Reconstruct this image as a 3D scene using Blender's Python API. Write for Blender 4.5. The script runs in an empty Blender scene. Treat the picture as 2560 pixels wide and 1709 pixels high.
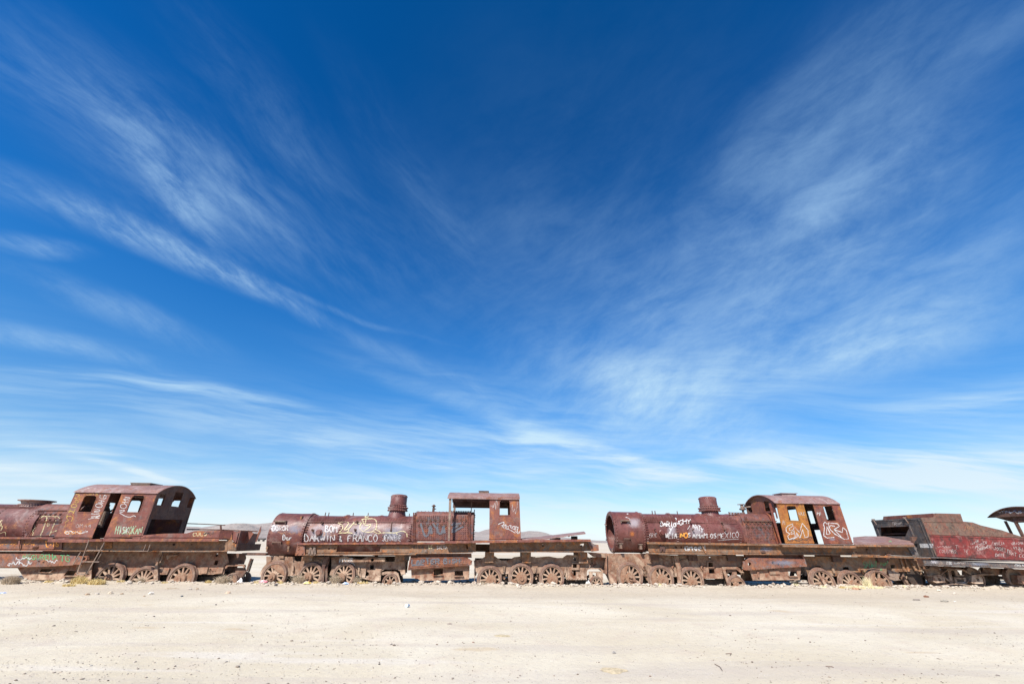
import bpy, math, random
from mathutils import Vector, Matrix, noise
from mathutils.geometry import tessellate_polygon
random.seed(7)
R = math.radians
sc = bpy.context.scene
COL = sc.collection

# ------------------------------------------------------------ camera, world, sun, exposure
FPX = 996.0                                  # focal length in pixels of the 2560 px wide photograph
PITCH, ROLL, EYE = R(26.54), R(0.6), 1.65
cam_d = bpy.data.cameras.new('camera')
cam = bpy.data.objects.new('camera', cam_d)
COL.objects.link(cam)
cam_d.sensor_width = 36
cam_d.lens = FPX / 2560 * 36
cam_d.clip_start = 0.1
cam_d.clip_end = 20000
CM = Matrix.Rotation(R(90) + PITCH, 3, 'X') @ Matrix.Rotation(ROLL, 3, 'Z')
cam.matrix_world = Matrix.Translation((0, 0, EYE)) @ CM.to_4x4()
sc.camera = cam
CPOS = Vector((0, 0, EYE))

def ray(px, py):
    return (CM @ Vector((px - 1280, 854.5 - py, -FPX))).normalized()

SUNV = Vector((-0.46, -1.0, 1.1)).normalized()      # towards the sun
sun_d = bpy.data.lights.new('sun', 'SUN')
sun = bpy.data.objects.new('sun', sun_d)
COL.objects.link(sun)
sun_d.energy = 5.0
sun_d.angle = R(0.5)
sun_d.color = (1.0, 0.95, 0.88)
sun.rotation_euler = SUNV.to_track_quat('Z', 'Y').to_euler()
sc.view_settings.view_transform = 'Standard'
sc.view_settings.look = 'None'
sc.view_settings.gamma = 1
sc.view_settings.use_curve_mapping = False
sc.view_settings.exposure = 0.68

class NT:
    """small helper round a node tree"""
    def __init__(s, tree):
        s.t = tree; s.n = tree.nodes; s.l = tree.links
    def node(s, kind, **kw):
        n = s.n.new(kind)
        for k, v in kw.items(): setattr(n, k, v)
        return n
    def put(s, sock, v):
        if v is None: return
        if isinstance(v, bpy.types.NodeSocket): s.l.new(v, sock)
        else: sock.default_value = v
    def math(s, op, a, b=None, c=None, clamp=False):
        n = s.node('ShaderNodeMath', operation=op); n.use_clamp = clamp
        s.put(n.inputs[0], a); s.put(n.inputs[1], b)
        if c is not None: s.put(n.inputs[2], c)
        return n.outputs[0]
    def vmath(s, op, a, b=None):
        n = s.node('ShaderNodeVectorMath', operation=op)
        s.put(n.inputs[0], a)
        if b is not None: s.put(n.inputs['Scale'] if op == 'SCALE' else n.inputs[1], b)
        return n.outputs['Value'] if op == 'DOT_PRODUCT' else n.outputs['Vector']
    def mix(s, f, a, b, blend='MIX'):
        n = s.node('ShaderNodeMix', data_type='RGBA', blend_type=blend)
        s.put(n.inputs[0], f); s.put(n.inputs[6], a); s.put(n.inputs[7], b)
        return n.outputs[2]
    def noise(s, vec, scale, detail=4, rough=0.55, dist=0.0, out='Fac'):
        n = s.node('ShaderNodeTexNoise')
        s.put(n.inputs['Vector'], vec)
        n.inputs['Scale'].default_value = scale; n.inputs['Detail'].default_value = detail
        n.inputs['Roughness'].default_value = rough; n.inputs['Distortion'].default_value = dist
        return n.outputs[out]
    def ramp(s, f, stops):
        n = s.node('ShaderNodeValToRGB')
        el = n.color_ramp.elements
        while len(el) < len(stops): el.new(0.5)
        for e, (p, c) in zip(el, stops):
            e.position = p
            e.color = (c, c, c, 1) if isinstance(c, (int, float)) else (*c, 1)
        s.put(n.inputs[0], f)
        return n.outputs[0]
    def mapr(s, f, a, b, c=0.0, d=1.0, smooth=True):
        n = s.node('ShaderNodeMapRange')
        n.interpolation_type = 'SMOOTHSTEP' if smooth else 'LINEAR'
        n.inputs[1].default_value = a; n.inputs[2].default_value = b
        n.inputs[3].default_value = c; n.inputs[4].default_value = d
        s.put(n.inputs[0], f)
        return n.outputs[0]
    def mapping(s, vec, scale=(1, 1, 1), rot=(0, 0, 0), loc=(0, 0, 0)):
        n = s.node('ShaderNodeMapping')
        s.put(n.inputs[0], vec)
        n.inputs['Scale'].default_value = scale; n.inputs['Rotation'].default_value = rot
        n.inputs['Location'].default_value = loc
        return n.outputs[0]

world = bpy.data.worlds.new('World')
sc.world = world
world.use_nodes = True
w = NT(world.node_tree)
w.n.clear()
sky = w.node('ShaderNodeTexSky', sky_type='NISHITA')
sky.sun_disc = False
sky.sun_elevation = math.asin(SUNV.z)
sky.sun_rotation = math.atan2(SUNV.x, SUNV.y)
sky.altitude = 3600
sky.air_density = 1.0
sky.dust_density = 0.6
sky.ozone_density = 3.0
tc = w.node('ShaderNodeTexCoord')
dirv = w.vmath('NORMALIZE', tc.outputs['Generated'])
sep = w.node('ShaderNodeSeparateXYZ'); w.put(sep.inputs[0], dirv)
el = sep.outputs['Z']
# deep high-altitude blue overhead, paler towards the horizon
tint = w.ramp(el, [(0.03, (.95, 1.1, 1.05)), (0.12, (.32, 1.02, 1.24)), (0.27, (.01, .98, 1.55)), (0.34, (.005, 1.03, 1.66)),
                   (0.44, (.005, 1.05, 1.78)), (0.60, (.005, .97, 1.74)), (0.78, (.01, .84, 1.54)), (0.92, (.01, .80, 1.42))])
skyc = w.mix(1.0, sky.outputs[0], tint, 'MULTIPLY')
warp = w.noise(dirv, 2.4, 2, 0.5, out='Color')
wv = w.vmath('SCALE', w.vmath('SUBTRACT', warp, (0.5, 0.5, 0.5)), 0.10)
dw = w.vmath('ADD', dirv, wv)
# cirrus: (px, py, slope angle, half length, half width, strength, streak contrast) - each a bank with its own bearing in the sky
BANKS = [
 (430, 430, 40, 420, 180, .40, .8), (430, 500, 48, 240, 60, .42, .9), (230, 560, 22, 420, 60, .32, .9),
 (520, 680, 22, 330, 40, .75, .9), (60, 615, 12, 150, 40, .50, .7), (800, 757, 19, 330, 9, .20, .8),
 (300, 790, 22, 300, 45, .30, .9), (120, 860, 14, 330, 45, .35, .9), (420, 975, 7, 380, 30, .50, .9),
 (250, 1010, 7, 500, 40, .30, .8), (850, 1060, 9, 420, 28, .35, .9), (170, 1148, 4, 180, 12, .60, .8),
 (330, 1190, 10, 140, 10, .55, .7), (1000, 1130, 7, 420, 28, .38, .8), (700, 330, 50, 420, 110, .14, .7),
 (1300, 1100, 12, 330, 45, .45, .8), (1480, 1130, 14, 260, 26, .45, .8), (1080, 480, 55, 300, 60, .09, .8),
 (1780, 780, -40, 520, 220, .36, .9), (1730, 1030, 25, 360, 90, .60, .9), (1800, 950, 8, 300, 80, .32, .9),
 (2230, 850, -14, 320, 100, .52, .9), (1100, 930, 24, 480, 22, .16, .9), (1320, 1060, 20, 420, 22, .35, .9), (2330, 1195, -6, 480, 34, .6, .8), (700, 560, 35, 300, 90, .14, .8), (2050, 250, -40, 420, 140, .12, .8), (1430, 380, -25, 460, 300, .07, .8), (1560, 620, -20, 460, 240, .11, .8), (1480, 860, 5, 480, 160, .14, .8), (1000, 620, 30, 360, 220, .08, .8), (2120, 520, -48, 420, 120, .26, .9), (2080, 470, -40, 220, 60, .24, .9),
 (2350, 720, -25, 420, 120, .34, .9), (2250, 170, -48, 420, 170, .20, .8), (2500, 60, -40, 260, 100, .16, .8),
 (1950, 380, -55, 420, 150, .22, .8), (2200, 650, -35, 480, 200, .30, .8), (2000, 900, -10, 420, 90, .25, .8), (2450, 1000, -6, 330, 60, .35, .9), (1950, 1170, -5, 600, 34, .55, .8),
 (2350, 1160, -6, 360, 40, .50, .8), (1500, 1000, 25, 300, 80, .28, .9), (600, 1235, 3, 700, 26, .40, .6),
 (1500, 640, 20, 380, 130, .10, .8), (150, 200, 30, 380, 120, .08, .8), (1250, 1000, 16, 400, 60, .2, .9),
]
# the streaks of high cirrus run parallel on a flat layer overhead, so they fan out from one bearing on the horizon
def frame_at(px, py, ang, su, sv):
    """texture space laid on the sky round one bearing, its first axis along the streaks"""
    d0 = ray(px, py); ca, sa_ = math.cos(R(ang)), math.sin(R(ang))
    du = ray(px + ca * 10, py + sa_ * 10) - ray(px - ca * 10, py - sa_ * 10)
    u = (du - d0 * du.dot(d0)).normalized(); v = d0.cross(u)
    mp = w.node('ShaderNodeMapping', vector_type='TEXTURE')
    w.put(mp.inputs[0], dw)
    mp.inputs['Location'].default_value = d0; mp.inputs['Rotation'].default_value = Matrix((u, v, d0)).transposed().to_euler()
    mp.inputs['Scale'].default_value = (su, sv, .5)
    return mp.outputs[0]
def cirrus(px, py, ang, a1, f1, lo=.36, hi=.74):
    a = w.noise(frame_at(px, py, ang, *a1), 1.0, 10, .68, .3)
    f = w.noise(frame_at(px, py, ang + 10, *f1), 1.0, 7, .68, .35)
    m = w.math('ADD', w.math('MULTIPLY', a, .60), w.math('MULTIPLY', f, .40))
    return w.mapr(m, lo, hi)
sA = cirrus(2000, 600, -36, (.34, .19), (.14, .06), .30, .78)
sA2 = cirrus(430, 560, 30, (.30, .13), (.11, .026))
nB = w.noise(frame_at(1280, 1100, 4, .50, .050), 1.0, 10, .66, .2)
nB2 = w.noise(frame_at(1280, 1100, 9, .20, .016), 1.0, 5, .62, .2)
sB = w.mapr(w.math('ADD', w.math('MULTIPLY', nB, .72), w.math('MULTIPLY', nB2, .28)), .36, .70)
from mathutils import Euler
accA = accB = accC = None
for i, (px, py, ang, hl, hw, st, con) in enumerate(BANKS):
    d0 = ray(px, py)
    ca, sa_ = math.cos(R(ang)), math.sin(R(ang))
    du = ray(px + ca * 10, py + sa_ * 10) - ray(px - ca * 10, py - sa_ * 10)
    k = du.length / 20
    u = (du - d0 * du.dot(d0)).normalized()
    v = d0.cross(u)
    rot = Matrix((u, v, d0)).transposed().to_euler()
    mp = w.node('ShaderNodeMapping', vector_type='TEXTURE')
    w.put(mp.inputs[0], dw)
    mp.inputs['Location'].default_value = d0; mp.inputs['Rotation'].default_value = rot
    mp.inputs['Scale'].default_value = (hl * k * 1.25, hw * k * 1.25, 0.6)
    ln = w.node('ShaderNodeVectorMath', operation='LENGTH'); w.put(ln.inputs[0], mp.outputs[0])
    fall = w.mapr(ln.outputs['Value'], 0.0, 1.25, st, 0.0)
    low = py > 900 and abs(ang) < 20
    if not low and px < 1300: accC = fall if accC is None else w.math('ADD', accC, fall)
    elif low: accB = fall if accB is None else w.math('ADD', accB, fall)
    else: accA = fall if accA is None else w.math('ADD', accA, fall)
total = w.math('MULTIPLY', accC, w.math('ADD', w.math('MULTIPLY', sA2, 1.05), .10))
total = w.math('ADD', w.math('ADD', total, w.math('MULTIPLY', accA, w.math('ADD', w.math('MULTIPLY', sA, .95), .14))),
               w.math('MULTIPLY', accB, w.math('ADD', w.math('MULTIPLY', sB, 1.0), .12)))
# thin general veil and the milky band above the horizon
lowv = w.mapr(el, 0.03, 0.38, 0.50, 0.0)
total = w.math('ADD', total, w.math('MULTIPLY', sB, w.math('MULTIPLY', lowv, .8)))
hz = w.math('POWER', 2.718, w.math('MULTIPLY', w.math('MAXIMUM', el, 0.0), -6.5))
total = w.math('ADD', total, w.math('MULTIPLY', hz, 0.80))
mask = w.math('MINIMUM', w.math('MULTIPLY', total, 1.0), 0.95)
cloudc = w.ramp(el, [(0.0, (7.0, 7.7, 8.0)), (0.25, (4.7, 6.6, 8.0)), (0.6, (3.3, 5.2, 7.4)), (1.0, (2.0, 3.9, 6.5))])
cc = w.node('ShaderNodeVectorMath', operation='SCALE')
SKY_K = 1.0
fin = w.mix(mask, skyc, cloudc)
bg = w.node('ShaderNodeBackground')
w.put(bg.inputs[0], fin)
bg.inputs[1].default_value = 0.077
wo = w.node('ShaderNodeOutputWorld')
w.l.new(bg.outputs[0], wo.inputs[0])

# ------------------------------------------------------------ train frame: s along the track, d into the picture, z up
YAW = math.atan(0.041)
O = Vector((0, 19.65, 0))
SV = Vector((math.cos(YAW), math.sin(YAW), 0))
DV = Vector((-math.sin(YAW), math.cos(YAW), 0))
CS = Vector(((CPOS - O).dot(SV), (CPOS - O).dot(DV), EYE))       # the eye in train coordinates

def tr(v): return Vector((v.dot(SV), v.dot(DV), v.z))
def tray(px, py): return tr(ray(px, py))
def hit_d(px, py, d):
    r = tray(px, py); t = (d - CS.y) / r.y
    return CS + r * t
def hit_s(px, py, s):
    r = tray(px, py); t = (s - CS.x) / r.x
    return CS + r * t
def hit_ground(px, py, z=0.0):
    r = ray(px, py); t = (z - EYE) / r.z
    return CPOS + r * t
def hit_cyl(px, py, zc, rad, dc=0.6):
    r = tray(px, py); o = CS
    a = r.y * r.y + r.z * r.z
    b = 2 * ((o.y - dc) * r.y + (o.z - zc) * r.z)
    c = (o.y - dc) ** 2 + (o.z - zc) ** 2 - rad * rad
    q = b * b - 4 * a * c
    if q < 0: return None
    t = (-b - math.sqrt(q)) / (2 * a)
    return o + r * t
def cyl_fit(x, yt, yb, dc=0.6):
    def ang(y):
        r = tray(x, y); return math.atan2(r.z, r.y)
    a, b = ang(yt), ang(yb)
    L = (dc - CS.y) / math.cos((a + b) / 2)
    zc = EYE + (dc - CS.y) * math.tan((a + b) / 2)
    return zc, abs(L * math.sin((a - b) / 2))

K = 5.2275
def reg(x0, y0, k=K): return lambda x, y: (x0 + x / k, y0 + y / k)
r1, r2_, r3, r4, r5, r6, r7, r8 = (reg(0, 1180), reg(360, 1180), reg(640, 1200), reg(960, 1200),
                                  reg(1240, 1200), reg(1500, 1200), reg(1800, 1200), reg(2160, 1200))
def PT(g, s):                       # "x,y x,y" -> list of pixels
    return [g(*map(float, p.split(','))) for p in s.split()]

# ------------------------------------------------------------ mesh builder
class MB:
    def __init__(s): s.v = []; s.f = []; s.uv = None
    def add(s, vs, fs):
        o = len(s.v); s.v += [tuple(p) for p in vs]; s.f += [tuple(i + o for i in f) for f in fs]
        return s
    def box(s, s0, s1, d0, d1, z0, z1):
        vs = [(a, b, c) for a in (s0, s1) for b in (d0, d1) for c in (z0, z1)]
        return s.add(vs, [(0, 1, 3, 2), (4, 6, 7, 5), (0, 4, 5, 1), (2, 3, 7, 6), (0, 2, 6, 4), (1, 5, 7, 3)])
    def extr(s, loops, to3, a0, a1):
        """loops of 2D points (outer first, then holes) extruded between a0 and a1; to3(u, v, a)"""
        loops = [[Vector((p[0], p[1], 0)) for p in l] for l in loops]
        tris = tessellate_polygon(loops)
        flat = [p for l in loops for p in l]; n = len(flat)
        vs = [to3(p.x, p.y, a0) for p in flat] + [to3(p.x, p.y, a1) for p in flat]
        fs = [tuple(t) for t in tris] + [tuple(i + n for i in reversed(t)) for t in tris]
        o = 0
        for l in loops:
            m = len(l)
            for i in range(m):
                a, b = o + i, o + (i + 1) % m
                fs.append((a, b, b + n, a + n))
            o += m
        return s.add(vs, fs)
    def plate(s, g, pts, d, th, holes=(), circ=()):
        """outline read off the photograph and back-projected on the plane at depth d, thickness th"""
        L = []
        for q in [pts] + list(holes):
            L.append([(hit_d(*p, d).x, hit_d(*p, d).z) for p in (PT(g, q) if isinstance(q, str) else q)])
        for (x, y, r) in circ:
            c = hit_d(*g(x, y), d); e = abs(hit_d(*g(x + r, y), d).x - c.x)
            L.append([(c.x + e * math.cos(t * math.pi / 6), c.z + e * math.sin(t * math.pi / 6)) for t in range(12)])
        return s.extr(L, lambda u, v, a: (u, a, v), d, d + th)
    def plate_raw(s, loops, d, th): return s.extr(loops, lambda u, v, a: (u, a, v), d, d + th)
    def wall_s(s, loops, s0, th): return s.extr(loops, lambda u, v, a: (a, u, v), s0, s0 + th)
    def ring(s, axis, prof, c, n=32, a0=0, a1=2 * math.pi, jit=0.0):
        """lathe: prof = [(t, r)], axis 's','d','z' through c"""
        full = abs(a1 - a0 - 2 * math.pi) < 1e-4
        m = n if full else n + 1
        vs = []
        for (t, r) in prof:
            for i in range(m):
                a = a0 + (a1 - a0) * i / n
                rr = r + (jit * noise.noise(Vector((t * 2.1, math.cos(a) * 1.5, math.sin(a) * 1.5))) if jit else 0)
                x, y = rr * math.cos(a), rr * math.sin(a)
                if axis == 's': vs.append((c[0] + t, c[1] + x, c[2] + y))
                elif axis == 'd': vs.append((c[0] + x, c[1] + t, c[2] + y))
                else: vs.append((c[0] + x, c[1] + y, c[2] + t))
        fs = []
        for k in range(len(prof) - 1):
            for i in range(m if full else n):
                j = (i + 1) % m
                fs.append((k * m + i, k * m + j, (k + 1) * m + j, (k + 1) * m + i))
        return s.add(vs, fs)
    def tube(s, pts, r, n=6, close=True):
        pts = [Vector(p) for p in pts]; vs = []; fs = []
        for i, p in enumerate(pts):
            t = (pts[min(i + 1, len(pts) - 1)] - pts[max(i - 1, 0)]).normalized()
            a = t.orthogonal().normalized() if abs(t.z) > .9 else t.cross(Vector((0, 0, 1))).normalized()
            b = t.cross(a)
            rr = r[i] if isinstance(r, (list, tuple)) else r
            vs += [p + a * rr * math.cos(2 * math.pi * k / n) + b * rr * math.sin(2 * math.pi * k / n) for k in range(n)]
        for i in range(len(pts) - 1):
            for k in range(n):
                j = (k + 1) % n
                fs.append((i * n + k, i * n + j, (i + 1) * n + j, (i + 1) * n + k))
        if close: fs += [tuple(range(n)), tuple(reversed(range((len(pts) - 1) * n, len(pts) * n)))]
        return s.add(vs, fs)
    def bar(s, p, q, wd, hd=None):
        """square bar from p to q, wd across (in s/z) and hd in depth"""
        p, q = Vector(p), Vector(q); hd = hd or wd
        t = (q - p).normalized(); b = Vector((0, 1, 0)); a = t.cross(b).normalized()
        vs = [e + a * wd * i / 2 + b * hd * j / 2 for e in (p, q) for i, j in ((-1, -1), (1, -1), (1, 1), (-1, 1))]
        return s.add(vs, [(0, 1, 2, 3), (7, 6, 5, 4), (0, 4, 5, 1), (1, 5, 6, 2), (2, 6, 7, 3), (3, 7, 4, 0)])
    def rivet(s, p, nrm, r=0.016):
        if r < .03: r *= 2.0
        p = Vector(p); nrm = Vector(nrm).normalized()
        a = nrm.orthogonal().normalized(); b = nrm.cross(a)
        vs = [p + (a * math.cos(k * math.pi / 2.5) + b * math.sin(k * math.pi / 2.5)) * r for k in range(5)]
        vs.append(p + nrm * r * 1.0)
        return s.add(vs, [(k, (k + 1) % 5, 5) for k in range(5)])
    def pieces(s):
        """the connected pieces of this mesh, each as a builder of its own"""
        par = list(range(len(s.v)))
        def find(i):
            while par[i] != i: par[i] = par[par[i]]; i = par[i]
            return i
        for f in s.f:
            r0 = find(f[0])
            for i in f[1:]: par[find(i)] = r0
        out = {}
        for f in s.f: out.setdefault(find(f[0]), []).append(f)
        res = []
        for fs in out.values():
            m = MB(); idx = {}
            for f in fs:
                for i in f:
                    if i not in idx: idx[i] = len(m.v); m.v.append(s.v[i])
                m.f.append(tuple(idx[i] for i in f))
            res.append(m)
        return res
    def clusters(s, gap=.4):
        ps = sorted(s.pieces(), key=lambda m: min(v[0] for v in m.v)); out = []; hi = -1e9
        for m in ps:
            if not out or min(v[0] for v in m.v) > hi + gap: out.append(MB())
            out[-1].add(m.v, m.f); hi = max(hi, max(v[0] for v in m.v))
        return out
    def build_each(s, name, mat, parent=None, smooth=False):
        return [m.build(name, mat, parent, smooth) for m in s.pieces()]
    def build(s, name, mat, parent=None, smooth=False, **tags):
        if parent is None: s0 = 0
        else:
            top = parent
            while top.parent: top = top.parent
            s0 = top['_s0']
        me = bpy.data.meshes.new(name)
        me.from_pydata([(p[0] - s0, p[1], p[2]) for p in s.v], [], s.f)
        me.validate(); me.update()
        import bmesh
        bm = bmesh.new(); bm.from_mesh(me)
        bmesh.ops.recalc_face_normals(bm, faces=bm.faces)
        bm.to_mesh(me); bm.free()
        if smooth:
            for p in me.polygons: p.use_smooth = True
            try: me.set_sharp_from_angle(angle=R(40))
            except Exception: pass
        me.materials.append(mat)
        o = bpy.data.objects.new(name, me); COL.objects.link(o)
        if parent is None:
            o.location = O; o.rotation_euler = (0, 0, YAW)
        else: o.parent = parent
        for k, v in tags.items(): o[k] = v
        return o

def root(name, px, label, cat, group=None):
    s0 = hit_d(px, 1450, 0).x
    o = bpy.data.objects.new(name, None); COL.objects.link(o)
    o.empty_display_size = .3
    o.location = O + SV * s0; o.rotation_euler = (0, 0, YAW)
    o['_s0'] = s0; o['label'] = label; o['category'] = cat
    if group: o['group'] = group
    return o

# ------------------------------------------------------------ materials
def newmat(name):
    m = bpy.data.materials.new(name); m.use_nodes = True
    t = NT(m.node_tree)
    b = t.n['Principled BSDF']
    return m, t, b

def rust(name, c1, c2, c3, c4=None, dust=0.25, rough=0.68, big=1.1, patch=(0.51, 0.63), seed=0.0, dustcol=(0.50, 0.37, 0.265), zdust_sun=1.2, streak=0.5, mott=.72):
    c1, c2, c3 = [tuple(x * .78 for x in c) for c in (c1, c2, c3)]; c4 = tuple(x * .78 for x in c4) if c4 else None; dustcol = tuple(x * .80 for x in dustcol)
    m, t, b = newmat(name)
    tcn = t.node('ShaderNodeTexCoord'); co = t.mapping(tcn.outputs['Object'], loc=(seed, seed * .7, seed * .3))
    n1 = t.noise(co, big, 7, 0.68, 0.6)
    col = t.mix(t.mapr(n1, 0.40, 0.62), (*c1, 1), (*c2, 1))
    n2 = t.noise(co, big * 2.7, 8, 0.72, 0.4)
    col = t.mix(t.mapr(n2, patch[0], patch[1]), col, (*c3, 1))
    if c4:
        n3 = t.noise(t.mapping(co, loc=(9, 3, 5)), big * 1.9, 7, 0.7, 1.0)
        col = t.mix(t.math('MULTIPLY', t.mapr(n3, 0.52, 0.64), .9), col, (*c4, 1))
    # run-off streaks down the plates
    st = t.noise(t.mapping(co, (11, 11, .7)), 1.0, 4, 0.6)
    col = t.mix(t.math('MULTIPLY', t.mapr(st, 0.5, 0.8), streak), col, t.mix(1.0, col, (.45, .38, .36, 1), 'MULTIPLY'))
    st2 = t.noise(t.mapping(co, (17, 17, 1.1), loc=(4, 4, 4)), 1.0, 3, 0.6)
    col = t.mix(t.math('MULTIPLY', t.mapr(st2, 0.60, 0.78), streak * .7), col, (0.27, 0.095, 0.035, 1))
    fine = t.noise(co, 26, 6, 0.75)
    blot = t.noise(t.mapping(co, loc=(5, 1, 7)), big * 3.4, 8, 0.78, .8)
    col = t.mix(t.mapr(blot, 0.50, 0.60, 0.0, mott), col, t.mix(1.0, col, (.36, .34, .36, 1), 'MULTIPLY'))
    lite = t.noise(t.mapping(co, loc=(15, 11, 7)), big * 5.5, 8, 0.75, .6)
    col = t.mix(t.mapr(lite, 0.56, 0.68, 0.0, mott * .75), col, t.mix(1.0, col, (1.9, 1.75, 1.6, 1), 'MULTIPLY'))
    col = t.mix(t.mapr(fine, 0.32, 0.58, 0.6, 0.0), col, t.mix(1.0, col, (.42, .36, .36, 1), 'MULTIPLY'))
    fl = t.noise(t.mapping(co, loc=(2, 8, 1)), 60, 3, 0.7)
    col = t.mix(t.mapr(fl, 0.62, 0.74, 0, .55), col, (0.31, 0.19, 0.125, 1))
    # wind-blown dust in patches; paler low down also stands in for sunlit bottoms
    sp = t.node('ShaderNodeSeparateXYZ'); t.put(sp.inputs[0], tcn.outputs['Object'])
    low = t.mapr(sp.outputs['Z'], zdust_sun, 0.0, 0.0, 1.0)
    dn = t.noise(co, 3.1, 6, 0.7)
    df = t.math('MULTIPLY', t.mapr(dn, 0.36, 0.66), t.math('ADD', t.math('MULTIPLY', low, dust), dust * .35), clamp=True)
    col = t.mix(df, col, (*dustcol, 1))
    t.put(b.inputs['Base Color'], col)
    t.put(b.inputs['Roughness'], t.mapr(n2, 0.3, 0.7, rough - .12, rough + .15))
    b.inputs['Specular IOR Level'].default_value = 0.45
    bp = t.node('ShaderNodeBump'); bp.inputs['Strength'].default_value = 0.55; bp.inputs['Distance'].default_value = 0.02
    hgt = t.math('ADD', t.math('MULTIPLY', fine, .5), t.math('ADD', n2, t.math('MULTIPLY', fl, .2)))
    t.put(bp.inputs['Height'], hgt)
    dent = t.node('ShaderNodeBump'); dent.inputs['Strength'].default_value = 0.35; dent.inputs['Distance'].default_value = 0.12
    t.put(dent.inputs['Height'], t.noise(co, 1.6, 2, 0.5))
    t.l.new(dent.outputs[0], bp.inputs['Normal'])
    t.l.new(bp.outputs[0], b.inputs['Normal'])
    return m

M = {}
M['boiler'] = rust('boiler_rust', (.150, .045, .038), (.205, .080, .072), (.34, .115, .045), (.27, .17, .155), dust=.12, rough=.46, mott=.5, patch=(.57, .70), streak=.35, big=.7)
M['barrelC'] = rust('dark_boiler_rust', (.145, .042, .034), (.195, .066, .055), (.28, .085, .04), (.22, .115, .10), dust=.08, rough=.44, seed=4, mott=.42, patch=(.58, .72), streak=.35, big=.7)
M['firebox'] = rust('firebox_rust', (.17, .055, .042), (.22, .085, .068), (.32, .105, .045), (.12, .11, .12), dust=.10, rough=.66, big=1.6, seed=8, mott=.6, patch=(.53, .66))
M['cab'] = rust('cab_rust', (.20, .058, .042), (.26, .092, .064), (.42, .15, .045), (.22, .13, .11), dust=.08, rough=.6, seed=12, mott=.55, patch=(.50, .64), big=.8)
M['roof'] = rust('roof_rust', (.28, .16, .145), (.35, .22, .20), (.27, .11, .07), (.40, .31, .29), dust=.2, rough=.62, seed=14, mott=.35)
M['orange'] = rust('ochre_cab_paint', (.46, .19, .030), (.40, .14, .03), (.22, .065, .03), (.34, .17, .05), dust=.06, rough=.6, seed=17, big=1.4, mott=.45)
M['redcab'] = rust('red_cab_rust', (.22, .060, .042), (.28, .085, .045), (.34, .12, .04), (.20, .10, .08), dust=.06, rough=.6, seed=19, mott=.55)
M['girder'] = rust('girder_rust', (.19, .085, .04), (.29, .15, .075), (.46, .16, .04), (.19, .16, .13), dust=.35, rough=.75, seed=23, big=1.8, mott=.6, dustcol=(.55, .42, .30), zdust_sun=1.6)
M['frame'] = rust('dusty_sunlit_frame_rust', (.20, .098, .058), (.29, .165, .10), (.27, .10, .045), (.38, .26, .175), dust=1.1, rough=.85, seed=29, big=1.7, dustcol=(.62, .46, .335), zdust_sun=.72, mott=.5)  # base darkened for the shaded upper frames, low dust brightened for sunlit bottoms
M['frameC'] = rust('brown_frame_rust', (.23, .095, .055), (.29, .145, .088), (.30, .09, .04), (.34, .25, .17), dust=.8, rough=.85, seed=31, big=1.5, dustcol=(.60, .43, .30), zdust_sun=.62, mott=.6)  # low dust here also paints in sunlight along the bottoms
M['wheel'] = rust('dusty_wheel_rust', (.26, .135, .085), (.34, .20, .135), (.27, .10, .05), (.40, .29, .20), dust=.7, rough=.85, seed=37, big=2.6, mott=.4, dustcol=(.56, .40, .28), zdust_sun=.6)
M['belly'] = rust('ashpan_rust', (.24, .085, .055), (.30, .115, .06), (.36, .12, .04), (.15, .14, .15), dust=.25, rough=.72, seed=41, big=1.6)
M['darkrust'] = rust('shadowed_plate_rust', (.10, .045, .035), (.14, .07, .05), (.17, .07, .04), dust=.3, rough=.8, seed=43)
M['blackpaint'] = rust('black_tender_paint', (.045, .045, .050), (.085, .080, .080), (.13, .085, .065), (.16, .13, .11), dust=.12, rough=.55, seed=47)
M['brownten'] = rust('tender_top_rust', (.17, .085, .06), (.21, .12, .085), (.24, .075, .05), (.16, .12, .09), dust=.15, rough=.7, seed=51, big=1.5)
M['redpaint'] = rust('tender_red_paint', (.20, .022, .020), (.28, .045, .038), (.09, .032, .028), (.36, .17, .15), dust=.06, rough=.6, seed=53, big=1.3, streak=.3, mott=.4, patch=(.47, .60))
M['greyband'] = rust('grey_sole_paint', (.10, .095, .10), (.16, .145, .14), (.17, .085, .05), (.27, .20, .16), dust=.2, rough=.6, seed=57, big=2.4)
M['steel'] = rust('old_steel', (.20, .14, .11), (.28, .21, .17), (.22, .11, .07), dust=.5, rough=.7, seed=59, big=3)

M['weight'] = rust('orange_brown_casting', (.29, .135, .07), (.34, .18, .105), (.25, .09, .045), (.38, .27, .18), dust=.2, rough=.85, seed=61, big=2.0, mott=.3)
M['tyre'] = rust('dark_tyre_steel', (.17, .085, .06), (.24, .135, .10), (.24, .09, .045), (.34, .25, .18), dust=.35, rough=.7, seed=67, big=2.6, mott=.3, zdust_sun=.5)
M['shade_black'] = rust('recess_shade_black', (.035, .024, .018), (.055, .036, .026), (.08, .04, .025), dust=.05, rough=.7, seed=63)  # near-black colour standing in for shade behind and between the wheels

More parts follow.
